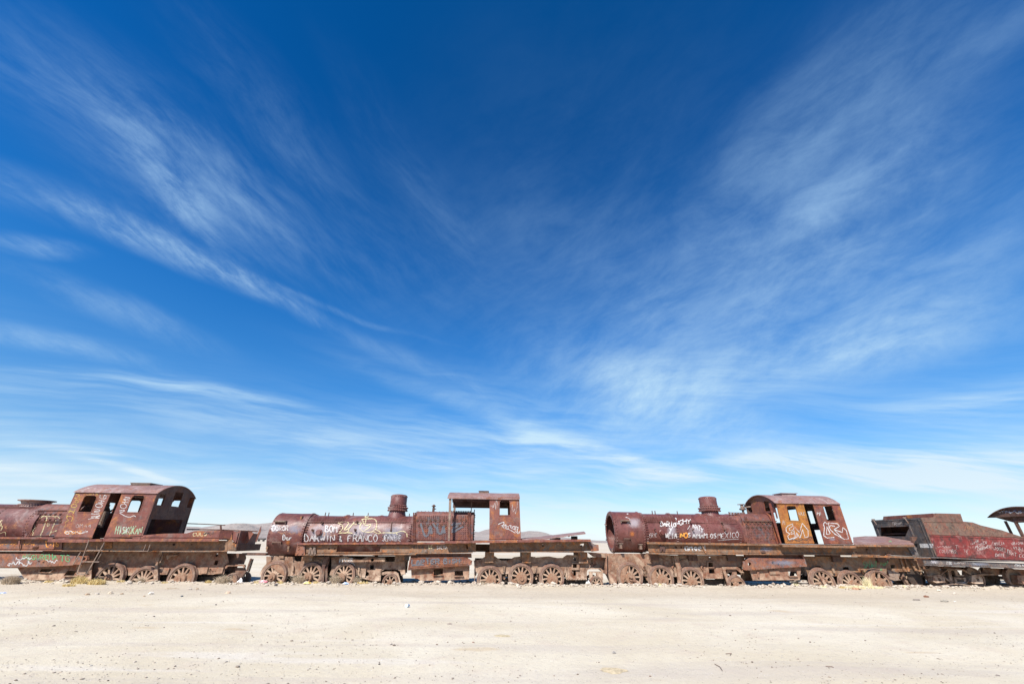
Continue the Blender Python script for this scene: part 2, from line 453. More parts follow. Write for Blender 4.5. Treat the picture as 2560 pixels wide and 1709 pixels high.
def paint(name, c, thin=0.25):
    c = tuple(x * .85 for x in c)
    m, t, b = newmat(name)
    tcn = t.node('ShaderNodeTexCoord')
    n = t.noise(tcn.outputs['Object'], 14, 5, 0.7)
    b.inputs['Roughness'].default_value = .65
    t.put(b.inputs['Base Color'], t.mix(t.mapr(n, .35, .7), (*c, 1), (*[x * .72 + .03 for x in c], 1)))
    a = t.math('ADD', t.math('MULTIPLY', t.noise(tcn.outputs['Object'], 30, 4, 0.7), .55), t.math('MULTIPLY', t.noise(tcn.outputs['Object'], 4.5, 4, 0.65), .45))
    t.put(b.inputs['Alpha'], t.mapr(a, thin + .06, thin + .26, 0, .84))
    return m
P = {'white': paint('white_spray', (.72, .70, .68), .28), 'yellow': paint('yellow_spray', (.75, .52, .10), .32),
     'cream': paint('cream_spray', (.78, .68, .38), .28), 'orange': paint('orange_spray', (.90, .36, .05), .12),
     'green': paint('green_spray', (.10, .50, .20), .28), 'black': paint('black_spray', (.04, .035, .04), .26),
     'pale': paint('chalk_marks', (.60, .54, .50), .28), 'grey': paint('grey_blue_spray', (.135, .145, .170), .24),
     'blue': paint('blue_spray', (.16, .26, .60), .4), 'chalk': paint('faint_orange_marks', (.55, .27, .12), .34),
     'lime': paint('pale_green_spray', (.45, .66, .42), .27)}

def haze_paint(name, c, k):
    c = tuple(x * .8 for x in c)
    m, t, b = newmat(name)
    uv = t.node('ShaderNodeUVMap')
    sp = t.node('ShaderNodeSeparateXYZ'); t.put(sp.inputs[0], uv.outputs[0])
    x = t.math('SUBTRACT', sp.outputs[0], .5); y = t.math('SUBTRACT', sp.outputs[1], .5)
    rr = t.math('SQRT', t.math('ADD', t.math('MULTIPLY', x, x), t.math('MULTIPLY', y, y)))
    tcn = t.node('ShaderNodeTexCoord')
    n = t.noise(tcn.outputs['Object'], 5, 6, .7)
    f = t.mapr(t.math('ADD', rr, t.math('MULTIPLY', t.math('SUBTRACT', n, .5), .45)), .08, .46, k, 0.0)
    b.inputs['Base Color'].default_value = (*c, 1); b.inputs['Roughness'].default_value = .6
    t.put(b.inputs['Alpha'], f)
    return m
H = {'white': haze_paint('white_overspray', (.60, .56, .60), .42), 'blue': haze_paint('blue_overspray', (.30, .33, .42), .45),
     'dark': haze_paint('dark_overspray', (.05, .05, .06), .7), 'rust': haze_paint('bright_rust_patch', (.50, .16, .04), .7)}

# ------------------------------------------------------------ surfaces for lettering
def onplane(d, off=.008): return lambda x, y: hit_d(x, y, d - off)
def oncyl(zc, rad, off=.010): return lambda x, y: hit_cyl(x, y, zc, rad + off)
def onend(s0, off=.01): return lambda x, y: hit_s(x, y, s0 + off)

FONT = {'A': '00 39 60;14 54', 'B': '00 09 39 58 47 35 05;35 63 61 40 00', 'C': '68 49 19 06 03 10 40 61', 'D': '00 09 38 64 40 00',
 'E': '69 09 00 60;05 45', 'F': '00 09 69;05 45', 'G': '68 29 06 02 20 50 64 34', 'H': '00 09;60 69;05 65', 'I': '30 39', 'J': '59 52 30 02',
 'K': '00 09;69 04 60', 'L': '09 00 60', 'M': '00 09 34 69 60', 'N': '00 09 60 69', 'O': '39 06 03 20 40 63 66 39', 'P': '00 09 49 67 44 04',
 'Q': '39 06 03 30 63 66 39;42 60', 'R': '00 09 49 67 44 04;34 60', 'S': '68 39 07 25 54 62 30 01', 'T': '09 69;39 30', 'U': '09 02 20 40 62 69',
 'V': '09 30 69', 'W': '09 10 36 50 69', 'X': '00 69;60 09', 'Y': '09 35 69;35 30', 'Z': '09 69 00 60', '1': '17 39 30', '6': '59 16 02 20 50 63 34 04',
 '2': '07 29 58 66 00 60', '4': '50 59 03 63', '-': '14 54', '&': '60 16 28 46 03 20 53', '!': '39 33;31 30', 'a': '55 15 02 20 50;55 50 60',
 'n': '05 00;03 35 53 50', 'g': '55 15 02 41 55;55 4- ', 'e': '03 53 45 15 02 20 50', 'l': '39 31 50', 'r': '05 00;03 35 55', 'o': '25 03 20 50 63 45 25'}
FONT['D'] = FONT['D']
FONT['g'] = '55 15 02 31 55 50 20'
RUN = random.Random(3)
def smoothp(p, it=1):
    for _ in range(it):
        q = [p[0]]
        for a, b in zip(p, p[1:]):
            q += [(a[0] * .75 + b[0] * .25, a[1] * .75 + b[1] * .25), (a[0] * .25 + b[0] * .75, a[1] * .25 + b[1] * .75)]
        p = q + [p[-1]]
    return p
def ribbon(mb, pts, hw, surf):
    """pts in photograph pixels; a painted stroke of half width hw px lying on surf"""
    out = [pts[0]]
    for a, b in zip(pts, pts[1:]):
        n = max(1, int(math.hypot(b[0] - a[0], b[1] - a[1]) / 2.5))
        out += [(a[0] + (b[0] - a[0]) * k / n, a[1] + (b[1] - a[1]) * k / n) for k in range(1, n + 1)]
    L, Rr = [], []
    for i, p in enumerate(out):
        a = out[max(0, i - 1)]; b = out[min(len(out) - 1, i + 1)]
        dx, dy = b[0] - a[0], b[1] - a[1]; l = math.hypot(dx, dy) or 1
        h = hw * RUN.uniform(.65, 1.3)
        u = surf(p[0] - dy / l * h, p[1] + dx / l * h); v = surf(p[0] + dy / l * h, p[1] - dx / l * h)
        if u is None or v is None: continue
        L.append(u); Rr.append(v)
    n = len(L)
    if n > 1: mb.add(L + Rr, [(i, i + 1, n + i + 1, n + i) for i in range(n - 1)])
def text(mb, g, s, x0, y0, x1, y1, h, hw, surf, up=(0, -1), jit=.5, gap=.74):
    n = len(s)
    for i, ch in enumerate(s):
        if ch == ' ' or ch not in FONT: continue
        bx = x0 + (x1 - x0) * i / n; by = y0 + (y1 - y0) * i / n + RUN.uniform(-1, 1) * h * .05 * jit
        ex, ey = (x1 - x0) / n * gap, (y1 - y0) / n * gap
        hh = h * RUN.uniform(.84, 1.14); skw = RUN.uniform(-.12, .16) * ex
        for st in FONT[ch].split(';'):
            pts = []
            for q in st.split():
                u, v = int(q[0]) / 6 + RUN.uniform(-.06, .06) * jit, int(q[1]) / 9 + RUN.uniform(-.04, .04) * jit
                pts.append(g(bx + ex * u + up[0] * hh * v + skw * v, by + ey * u + up[1] * hh * v))
            ribbon(mb, smoothp(pts), hw / K, surf)
def stroke(mb, g, s, hw, surf, it=2):
    ribbon(mb, smoothp(PT(g, s), it), hw / K, surf)
def scribble(mb, g, x0, y0, x1, y1, n, hw, surf, seed=1):
    q = random.Random(seed); x = x0
    pts = []
    for i in range(n):
        x = x0 + (x1 - x0) * i / n
        pts.append(g(x + q.uniform(-.12, .12) * (x1 - x0) * .5, q.uniform(y0, y1)))
    ribbon(mb, smoothp(pts, 2), hw / K, surf)
def patch(name, g, x0, y0, x1, y1, surf, mat, parent, nx=10, ny=8, sh=0.0):
    vs, fs, uvs = [], [], []
    for j in range(ny + 1):
        for i in range(nx + 1):
            u, v = i / nx, j / ny
            p = surf(*g(x0 + (x1 - x0) * u + sh * (1 - v), y0 + (y1 - y0) * v))
            if p is None: return None
            vs.append(p); uvs.append((u, v))
    for j in range(ny):
        for i in range(nx):
            a = j * (nx + 1) + i; fs.append((a, a + 1, a + nx + 2, a + nx + 1))
    mb = MB(); mb.add(vs, fs)
    o = mb.build(name, mat, parent)
    ul = o.data.uv_layers.new(name='UVMap')
    for lo in o.data.loops: ul.data[lo.index].uv = uvs[lo.vertex_index]
    return o

def rivrow_px(mb, g, x0, y0, x1, y1, n, surf, nrm=(0, -1, .2), r=.016):
    for i in range(n):
        p = surf(*g(x0 + (x1 - x0) * i / max(1, n - 1), y0 + (y1 - y0) * i / max(1, n - 1)))
        if p is not None: mb.rivet(p, nrm, r)
def rivring(mb, s, zc, rad, n=44, dc=.6, r=.016, a0=0, a1=2 * math.pi):
    for i in range(n):
        a = a0 + (a1 - a0) * i / n
        mb.rivet((s, dc + rad * math.cos(a), zc + rad * math.sin(a)), (0, math.cos(a), math.sin(a)), r)

# ------------------------------------------------------------ wheels
WM = {}
def wheel_meshes(rad, spokes, key):
    if key in WM: return WM[key]
    def mk(name, mb):
        me = bpy.data.meshes.new(name); me.from_pydata(mb.v, [], mb.f); me.update()
        import bmesh
        bm = bmesh.new(); bm.from_mesh(me); bmesh.ops.recalc_face_normals(bm, faces=bm.faces); bm.to_mesh(me); bm.free()
        for p in me.polygons: p.use_smooth = True
        try: me.set_sharp_from_angle(angle=R(35))
        except Exception: pass
        me.materials.append(M['wheel'] if name == 'wheel' else M['tyre'] if name == 'tyre' else M['weight']); return me
    b = MB()                                            # spokes, inner rim and hub
    ri = rad * .83
    b.ring('d', [(.03, ri - .045), (.03, ri), (.11, ri), (.11, ri - .045), (.03, ri - .045)], (0, 0, 0), 40)
    hub = rad * .24
    b.ring('d', [(-.03, 0), (-.03, hub * .55), (.0, hub * .9), (.02, hub), (.14, hub), (.14, 0)], (0, 0, 0), 20)
    if key[0] == 'solid':
        b.ring('d', [(.06, hub), (.09, ri * .6), (.05, ri)], (0, 0, 0), 32)
    for k in range(0 if key[0] == 'solid' else spokes):
        a = 2 * math.pi * k / spokes + .2
        ca, sa = math.cos(a), math.sin(a)
        w0, w1 = .040 * rad / .55, .026 * rad / .55
        vs = []
        for (rr, ww) in ((hub * .8, w0), (ri - .02, w1)):
            for dd in (.04, .10):
                for sg in (-1, 1):
                    vs.append((ca * rr - sa * ww * sg, dd, sa * rr + ca * ww * sg))
        b.add(vs, [(0, 1, 5, 4), (2, 6, 7, 3), (0, 4, 6, 2), (1, 3, 7, 5)])
    sp = mk('wheel', b)
    b = MB()                                            # tyre with flange at the back
    b.ring('d', [(0, ri + .002), (0, rad * .985), (.015, rad), (.10, rad * 1.01), (.115, rad * 1.055), (.14, rad * 1.055), (.145, ri + .002), (0, ri + .002)], (0, 0, 0), 48)
    ty = mk('tyre', b)
    b = MB()                                            # balance weight: a crescent between spokes
    def seg(c0, c1, rr, inner):
        pts = [(math.cos(c0 + (c1 - c0) * i / 12) * rr, math.sin(c0 + (c1 - c0) * i / 12) * rr) for i in range(13)]
        return [(p[0], p[1]) for p in pts]
    pts = seg(R(-62), R(62), ri - .01, 0)
    b.extr([pts], lambda u, v, a: (u, a, v), .015, .125)
    cw = mk('balance_weight', b)
    b = MB()                                            # crank boss disc with pin
    b.ring('d', [(-.10, 0), (-.10, rad * .13), (-.05, rad * .15), (-.045, rad * .33), (.02, rad * .38), (.02, 0)], (0, 0, 0), 24)
    cb = mk('crank_boss', b)
    WM[key] = (sp, ty, cw, cb)
    return WM[key]

def wheel(par, g, x, y, rz, spokes=12, cw=None, boss=None, d=0.0, bscale=1.0, far=True, rot=0.0, key=None):
    """one wheel of the loco (spokes and hub) with tyre, balance weight and crank boss as sub-parts; its fellow on the far rail too"""
    c = hit_d(*g(x, y), d); rad = abs(hit_d(*g(x + rz, y), d).x - c.x)
    q = round(rad / .03) * .03; key = key or (q, spokes)
    sp, ty, cwm, cbm = wheel_meshes(q, spokes, key)
    k = rad / q
    for dd, flip in ([(d, 1), (1.2 - d, -1)] if far else [(d, 1)]):
        o = bpy.data.objects.new('wheel', sp); COL.objects.link(o); o.parent = par
        o.location = (c.x - par['_s0'], dd, c.z); o.scale = (k, flip, k); o.rotation_euler = (0, rot, 0)
        t = bpy.data.objects.new('tyre', ty); COL.objects.link(t); t.parent = o
        if cw is not None:
            a = bpy.data.objects.new('balance_weight', cwm); COL.objects.link(a); a.parent = o; a.rotation_euler = (0, -R(cw) - rot, 0)
        if boss and flip == 1:
            e = hit_d(*g(*boss), d - .05)
            v = Matrix.Rotation(-rot, 3, 'Y') @ Vector((e.x - c.x, 0, e.z - c.z)) / k
            a = bpy.data.objects.new('crank_boss', cbm); COL.objects.link(a); a.parent = o
            a.location = (v.x, -.03, v.z); a.scale = (bscale, 1, bscale)
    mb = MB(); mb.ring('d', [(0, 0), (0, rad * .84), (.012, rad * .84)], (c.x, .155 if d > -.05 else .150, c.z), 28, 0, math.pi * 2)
    mb.build('recess_shade_disc', M['shade_black'], par)  # dark disc that paints in the shade behind the spokes
    return c, rad

def arch_pts(d0, d1, z_e, z_c, n=14):
    """arc from (d0,z_e) over the crown to (d1,z_e)"""
    hw = (d1 - d0) / 2; rise = z_c - z_e
    rr = (hw * hw + rise * rise) / (2 * rise); a = math.asin(min(1, hw / rr)); cz = z_c - rr; cd = (d0 + d1) / 2
    return [(cd + rr * math.sin(-a + 2 * a * i / n), cz + rr * math.cos(-a + 2 * a * i / n)) for i in range(n + 1)]
def arch_roof(mb, s0, s1, d0, d1, z_e, z_c, th=.03, n=16, sag=0.0):
    o_ = arch_pts(d0, d1, z_e, z_c, n); i_ = arch_pts(d0 + .01, d1 - .01, z_e - .0, z_c - th, n)
    m = n + 1; ns = 8; vs = []; fs = []
    for k in range(ns + 1):
        s = s0 + (s1 - s0) * k / ns
        for L in (o_, i_):
            vs += [(s, p[0], p[1] + sag * noise.noise(Vector((s * 1.3, p[0] * 1.7, 3)))) for p in L]
    for k in range(ns):
        a = k * 2 * m; b = a + 2 * m
        for j in range(n):
            fs.append((a + j, a + j + 1, b + j + 1, b + j)); fs.append((a + m + j, b + m + j, b + m + j + 1, a + m + j + 1))
        fs.append((a, b, b + m, a + m)); fs.append((a + n, a + m + n, b + m + n, b + n))
    for a in (0, ns * 2 * m):
        for j in range(n): fs.append((a + j, a + m + j, a + m + j + 1, a + j + 1))
    mb.add(vs, fs)

CAB_N, CAB_F = -.55, 1.86           # near and far cab side planes

def loop(g, s, d): return [(hit_d(*p, d).x, hit_d(*p, d).z) for p in PT(g, s)]
def loops(g, s, d, off=0.0): return [(hit_s(*p, s_)) for p in PT(g, s) for s_ in [d]]
def endloop(g, s, s0): return [(hit_s(*p, s0).y, hit_s(*p, s0).z) for p in PT(g, s)]
def rects(s0, s1, z0, z1): return [(s0, z0), (s1, z0), (s1, z1), (s0, z1)]
def X(g, x, y, d): return hit_d(*g(x, y), d).x
def Z(g, x, y, d): return hit_d(*g(x, y), d).z
def arrow(mb, g, pts, d, r=.02):
    mb.tube([hit_d(*g(*p), d) for p in pts], r)

def firebox_mesh(s0, s1, zt, zb, dn=-.12, df=1.32, rad=.30):
    """round-shouldered outer firebox between s0 and s1"""
    pts = [(dn, zb), (dn, zt - rad)]
    for i in range(1, 9):
        a = math.pi - i * math.pi / 2 / 8
        pts.append((dn + rad + rad * math.cos(a), zt - rad + rad * math.sin(a)))
    for i in range(0, 9):
        a = math.pi / 2 - i * math.pi / 2 / 8
        pts.append((df - rad + rad * math.cos(a), zt - rad + rad * math.sin(a)))
    pts.append((df, zb))
    mb = MB(); mb.extr([pts], lambda u, v, a: (a, u, v), s0, s1)
    return mb, pts

def dome(par, g, cx, ybase, rows, zc, rad, mat, name='steam_dome'):
    """rows: (y px, half width px) from the bottom up, read on the axis plane"""
    c = hit_d(*g(cx, ybase), .6)
    prof = []
    for (y, hw) in rows:
        p = hit_d(*g(cx, y), .6)
        ra = abs(hit_d(*g(cx + hw, y), .6).x - hit_d(*g(cx, y), .6).x)
        prof.append((p.z, ra))
    zs = zc + rad
    mb = MB()
    top = prof[-1]
    full = [(zs - .10, prof[0][1] + .05), (zs - .0, prof[0][1] + .03)] + prof + [(top[0] + .03, top[1] * .86), (top[0] + .05, top[1] * .5), (top[0] + .055, 0)]
    mb.ring('z', full, (c.x, .6, 0), 36)
    for (zz, rr, n) in [(prof[2][0] + .0, prof[2][1], 30), (prof[3][0], prof[3][1], 30), (prof[-1][0] - .05, prof[-1][1], 30), (prof[4][0] + .04, prof[4][1], 30)]:
        for i in range(n):
            a = 2 * math.pi * i / n
            mb.rivet((c.x + rr * math.cos(a), .6 + rr * math.sin(a), zz), (math.cos(a), math.sin(a), 0), .02)
    return mb.build(name, mat, par, smooth=True), c, prof

def axlebox(mb, g, x, y, d=.2, w=.2, h=.26):
    c = hit_d(*g(x, y), d); mb.box(c.x - w / 2, c.x + w / 2, d - .06, d + .1, c.z - h / 2, c.z + h / 2)

# ============================================================ LOCOMOTIVE A (left, cut by the frame)
A = root('steam_locomotive', 250, 'rusted locomotive cut off at the far left, arched cab, orange L-16 on its side', 'locomotive', 'rusted steam locomotives in a row')
zcA, raA = cyl_fit(*[40][:1], r1(200, 418)[1], r1(200, 1075)[1])
zcA = Z(r1, 150, 418, .6) - .80; raA = .80
sA0 = X(r1, -900, 800, -.15); sA1 = X(r1, 330, 820, -.12)
mb = MB(); mb.ring('s', [(0, raA * .9), (0, raA), (sA1 - sA0 + .2, raA)], (sA0, .6, zcA), 64, jit=.015)
for k in range(int((sA1 - sA0) / 1.45)): rivring(mb, sA1 - .05 - k * 1.45, zcA, raA + .002, 48)
rivring(mb, sA1 - .14, zcA, raA + .002, 48)
for row in range(4):
    for k in range(46):
        a = R(118 + row * 4.2); s = sA0 + .1 + (sA1 - sA0 - .5) * (k + (row % 2) * .5) / 46
        mb.rivet((s, .6 + raA * math.cos(a), zcA + raA * math.sin(a)), (0, math.cos(a), math.sin(a)), .018)
a = R(140)
boA = mb.build('boiler', M['boiler'], A, smooth=True)
cylA = oncyl(zcA, raA)
mb = MB()   # collar of the missing dome
cd = hit_d(*r1(490, 440), .6)
hw = abs(hit_d(*r1(680, 365), .6).x - hit_d(*r1(310, 360), .6).x) / 2
cx = (hit_d(*r1(680, 375), .6).x + hit_d(*r1(310, 360), .6).x) / 2
zt = Z(r1, 490, 368, .6)
mb.ring('z', [(zcA + raA - .12, hw * .80), (zcA + raA + .02, hw * .74), (zt - .06, hw * .82), (zt - .035, hw), (zt, hw), (zt, hw * .7), (zt - .05, hw * .7), (zt - .3, hw * .7)], (cx, .6, 0), 40)
for i in range(36):
    an = i * math.pi / 18; mb.rivet((cx + hw * .84 * math.cos(an), .6 + hw * .84 * math.sin(an), zcA + raA * .97), (math.cos(an), math.sin(an), .3), .018)
mb.build('dome_collar', M['roof'], boA, smooth=True)
# firebox
sf0, sf1 = sA1 - .02, X(r1, 800, 700, -.12) + .55
ztA = Z(r1, 700, 412, .1)
mb, fp = firebox_mesh(sf0, sf1, ztA, Z(r1, 400, 862, -.12), rad=.34)
sfp = onplane(-.12)
for y0, x0, x1 in ((455, 500, 900), (640, 460, 830), (655, 455, 830), (830, 400, 700)):
    rivrow_px(mb, r1, x0, y0 if y0 > 500 else 500, x1, y0 if y0 > 500 else 500, 24, sfp)
for q in range(3): rivrow_px(mb, r1, 350 + q * 28, 830, 520 + q * 28, 500, 16, sfp)
for yy, xs in ((545, (530, 595, 660, 725, 790)), (612, (520, 590, 655, 722, 790))):
    for x in xs:
        p = sfp(*r1(x, yy)); mb.rivet(p, (0, -1, 0), .055)
for x in (665, 830):
    p = hit_d(*r1(x, 447), .02); mb.rivet(p, (0, -.7, .7), .06)
fbA = mb.build('firebox', M['firebox'], A, smooth=True)
# cab
ca_n = CAB_N
e0 = X(r1, 985, 262, ca_n); e1 = X(r2_, 182, 266, ca_n)
zeA = (Z(r1, 985, 262, ca_n) + Z(r2_, 182, 266, ca_n)) / 2
zbA = Z(r1, 1000, 858, ca_n)
def cab_sides(par, mat, panels, g, dn=CAB_N, th=.03, far_mat=None):
    for (name, poly, hole, mt) in panels:
        L = [loop(g, poly, dn)] + ([loop(g, hole, dn)] if hole else [])
        mb = MB(); mb.plate_raw(L, dn, th)
        sf = onplane(dn, .001)
        pts = PT(g, poly)
        for a_, b_ in ((0, 1), (len(pts) - 2, len(pts) - 1)) if len(pts) == 4 else ():
            pa, pb = pts[a_], pts[b_]
            n = int(math.hypot(pa[0] - pb[0], pa[1] - pb[1]) / 2.6)
            for i in range(n + 1):
                q = (pa[0] + (pb[0] - pa[0]) * i / n, pa[1] + (pb[1] - pa[1]) * i / n)
                h = sf(q[0], q[1]); cz = .04 if a_ == 0 else -.04
                mb.rivet((h.x, h.y, h.z - cz), (0, -1, 0), .013)
        if hole:
            hl = L[1]
            ctr = (sum(p[0] for p in hl) / len(hl), sum(p[1] for p in hl) / len(hl))
            out = [(ctr[0] + (p[0] - ctr[0]) * 1.12, ctr[1] + (p[1] - ctr[1]) * 1.09) for p in hl]
            fr = MB(); fr.plate_raw([out, [(ctr[0] + (p[0] - ctr[0]) * 1.005, ctr[1] + (p[1] - ctr[1]) * 1.005) for p in hl]], dn - .012, .011)
        o = mb.build(name, mt or mat, par)
        if hole: fr.build('window_surround', mt or mat, o)
        mb = MB(); mb.plate_raw(L, CAB_F, th); mb.build(name, far_mat or mat, par)
W1 = '1130,303 1240,305 1262,320 1258,345 1190,518 1022,516 1100,330'
W2 = '1755,303 1870,304 1888,318 1882,350 1822,520 1655,518 1725,330'
cab_sides(A, M['cab'], [('cab_side', '985,262 1452,264 1195,864 716,858', W1, None),
                        ('cab_side', '1598,264 2062,264 1858,842 1356,866', W2, None)], r1)
sB = e1 + .0
fe = hit_s(*r2_(695, 335), sB)
print('A cab far side d', fe.y, 'eave z', fe.z, zeA, 'bottom', zbA, 'boiler', zcA, raA)
crA = hit_s(*r2_(455, 176), sB)
mb = MB()
arc = arch_pts(CAB_N, CAB_F + .03, zeA, hit_s(*r2_(455, 176), sB).z, 14)
zb = zbA
opening = endloop(r2_, '118,612 568,626 525,800 30,812', sB)
outer = [(p[0], p[1]) for p in arc] + [(CAB_F + .03, zb), (1.60, zb)] + [opening[2], opening[1], opening[0], opening[3]] + [(CAB_N + .10, zb), (CAB_N, zb)]
outer = [(CAB_F + .03, zb), (1.55, zb), (1.55, opening[1][1]), (-.34, opening[0][1]), (-.34, zb), (CAB_N, zb)] + arc
holes = [endloop(r2_, q, sB) for q in ('215,276 292,286 246,432 168,425', '415,255 522,266 456,452 354,440', '602,328 657,332 615,466 556,460')]
mb.wall_s([outer] + holes, sB - .03, .03)
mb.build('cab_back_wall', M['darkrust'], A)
mb = MB()
outer2 = [(CAB_F + .03, 1.75 + 1.05), (CAB_N, 1.75 + 1.05)] + arc
wz = zeA - .28
mb.wall_s([arc + [(CAB_F, zbA), (1.35, zbA), (1.35, zcA + .88), (-.15, zcA + .88), (-.15, zcA + .75), (CAB_N, zcA + .75)],
           [(-.34, wz - .42), (-.12, wz - .42), (-.12, wz), (-.34, wz)], [(1.30, wz - .42), (1.60, wz - .42), (1.60, wz), (1.30, wz)]], e0 + .02, .03)
mb.build('cab_front_wall', M['cab'], A)
mb = MB(); arch_roof(mb, e0 - .06, sB + .03, CAB_N - .05, CAB_F + .08, zeA - .02, crA.z + .015, .03, 18, .015)
roA = mb.build('cab_roof', M['roof'], A, smooth=True)
mb = MB(); v0 = hit_d(*r1(1765, 165), .5); v1 = hit_d(*r1(2015, 165), .5)
mb.box(v0.x, v1.x, .25, .95, crA.z - .02, crA.z + .05); mb.box(v0.x - .03, v1.x + .03, .22, .98, crA.z + .051, crA.z + .075)
mb.build('roof_vent', M['steel'], roA)
# things seen inside the cab: backhead with firehole, broken pipes
mb = MB(); mb.tube([hit_d(*r1(1385, 510), .0), hit_d(*r1(1300, 720), .0)], .11, 10)
mb.tube([(sf1, 1.1, zcA + .5), (sf1 + .25, 1.15, zcA + .7), (sf1 + .55, 1.1, zcA + .45)], .03); mb.tube([(sf1, .9, zcA + .3), (sf1 + .35, .95, zcA + .6)], .025)
mb.build_each('pipe', M['steel'], A)
# running board
def runboard(par, segs, dn, df=None, mat=None, th=None, name='running_board'):
    mb = MB()
    for (g, xa, ya, ga, xb, yb, hpx, dnn) in segs:
        a = hit_d(*g(xa, ya), dnn); b = hit_d(*ga(xb, yb), dnn); h = hpx / K / 56.
        for sg in (0, 1):
            d0, d1 = (dnn, .0) if sg == 0 else (1.2, 1.2 - dnn)
            vs = [(a.x, d0, a.z), (a.x, d1, a.z), (b.x, d1, b.z), (b.x, d0, b.z)]
            vs += [(p[0], p[1], p[2] - .03) for p in vs]
            mb.add(vs, [(0, 1, 2, 3), (7, 6, 5, 4), (0, 4, 5, 1), (1, 5, 6, 2), (2, 6, 7, 3), (3, 7, 4, 0)])
            if sg == 0:       # downturned edge angle
                n = max(2, int((b.x - a.x) / .5)); rr = random.Random(int(xa))
                for k in range(n):
                    t0, t1 = k / n, (k + 1) / n
                    p, q = a.lerp(b, t0), a.lerp(b, t1)
                    j0, j1 = rr.uniform(-.004, .004), rr.uniform(-.004, .004)
                    mb.box(p.x, q.x, dnn - .016 + j0, dnn - .001, (p.z + q.z) / 2 - h, (p.z + q.z) / 2 + .006)
    return mb.build(name, mat or M['girder'], par)
runboard(A, [(r1, -900, 842, r1, 700, 850, 18, -.50), (r1, 640, 868, r1, 1180, 876, 34, -.59), (r1, 1180, 874, r1, 1345, 874, 24, -.63), (r1, 1345, 868, r2_, 985, 868, 28, -.61)], 0, name='running_board', mat=M['cab'])
mb = MB(); fd = [loop(r1, '1452,264 1598,264 1356,866 1195,864', CAB_N)]; L_ = fd[0]; zm = L_[2][1] + (L_[1][1] - L_[2][1]) * .62
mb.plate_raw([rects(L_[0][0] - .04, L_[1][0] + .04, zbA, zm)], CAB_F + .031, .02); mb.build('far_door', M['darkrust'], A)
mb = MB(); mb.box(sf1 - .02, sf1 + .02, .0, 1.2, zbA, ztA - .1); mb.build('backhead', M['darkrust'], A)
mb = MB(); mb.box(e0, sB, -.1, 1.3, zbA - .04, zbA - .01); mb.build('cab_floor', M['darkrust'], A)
# side girder
mb = MB()
mb.plate(r1, '-900,868 812,870 806,1016 -900,1010', -.34, .02)
mb.plate(r1, '-900,1008 806,1012 806,1026 -900,1022', -.37, .05)
for q in (-500, 245): mb.plate(r1, f'{q},870 {q+22},870 {q+2},1000 {q-18},1000', -.45, .03)
rivrow_px(mb, r1, -800, 1000, 800, 1004, 90, onplane(-.34, 0)); rivrow_px(mb, r1, 650, 885, 800, 885, 8, onplane(-.34, 0))
p = hit_d(*r1(462, 978), -.37); mb.rivet(p, (0, -1, 0), .12)
mb.build('side_panel', M['belly'], A, label='rusty red-orange side panel marked L-16')
mb = MB()
mb.plate(r1, '806,900 2091,892 2091,1024 806,1022', -.30, .02)
mb.plate(r2_, '0,893 1088,890 1084,1024 0,1024', -.301, .022, circ=[(390, 942, 17), (622, 940, 10)])
mb.plate(r1, '806,1018 2091,1022 2091,1034 806,1030', -.37, .07)
mb.plate(r2_, '0,1022 1080,1020 1080,1034 0,1034', -.37, .07)
mb.plate(r2_, '1088,765 1150,768 1150,890 1165,925 1215,942 1203,1032 1080,1026', -.29, .03)
rivrow_px(mb, r2_, 1120, 1008, 1195, 1012, 8, onplane(-.29, 0)); rivrow_px(mb, r2_, 1180, 930, 1175, 1010, 6, onplane(-.29, 0))
mb.plate_raw([rects(X(r1, 900, 900, -.3), X(r2_, 1080, 900, -.3), Z(r1, 1500, 1022, -.3), Z(r1, 1500, 895, -.3))], 1.5, .02)
mb.build('side_girder', M['girder'], A)
mb = MB(); mb.plate(r1, '1378,908 1462,912 1462,985 1440,996 1350,998', -.33, .02)
for q in ((1400, 930), (1440, 930), (1400, 975)): mb.rivet(hit_d(*r1(*q), -.33), (0, -1, 0), .02)
mb.build('patch_plate', M['orange'], A)
# rear bunker deck and end
mb = MB()
mb.plate(r2_, '-150,832 250,800 560,795 660,765 1002,758 965,866 0,862 -150,862', -.55, .02)
mb.plate(r2_, '-10,858 965,864 965,872 -10,868', -.60, .07)
rivrow_px(mb, r2_, 0, 850, 960, 856, 60, onplane(-.55, 0))
a = hit_d(*r2_(1000, 758), -.55); b = hit_d(*r2_(965, 866), -.55)
vs = [(a.x, -.55, a.z), (b.x, -.55, b.z), (b.x + .35, -.30, b.z), (a.x + .35, -.30, a.z)]
mb.add(vs + [(p[0] + .02, p[1] + .02, p[2]) for p in vs], [(0, 1, 2, 3), (7, 6, 5, 4), (0, 4, 5, 1), (1, 5, 6, 2), (2, 6, 7, 3), (3, 7, 4, 0)])
s_a, s_b = X(r2_, 560, 800, -.55), X(r2_, 1088, 765, -.29)
mb.box(s_a, s_b, -.5, 1.7, b.z - .02, b.z + .0)
mb.box(s_a + .1, s_b, 1.70, 1.72, b.z, a.z)
dk = mb.build('rear_deck', M['cab'], A)
mb = MB()      # end beam facing away to the right
sE = X(r2_, 1210, 940, -.29)
zt_, zb_ = Z(r2_, 1212, 938, -.29), Z(r2_, 1206, 1030, -.29)
mb.box(sE, sE + .05, -.29, 1.62, zb_, zt_); mb.box(sE - .12, sE, -.27, 1.60, zt_ - .03, zt_)
mb.build('end_beam', M['darkrust'], A)
mb = MB()      # upright brackets on the end beam
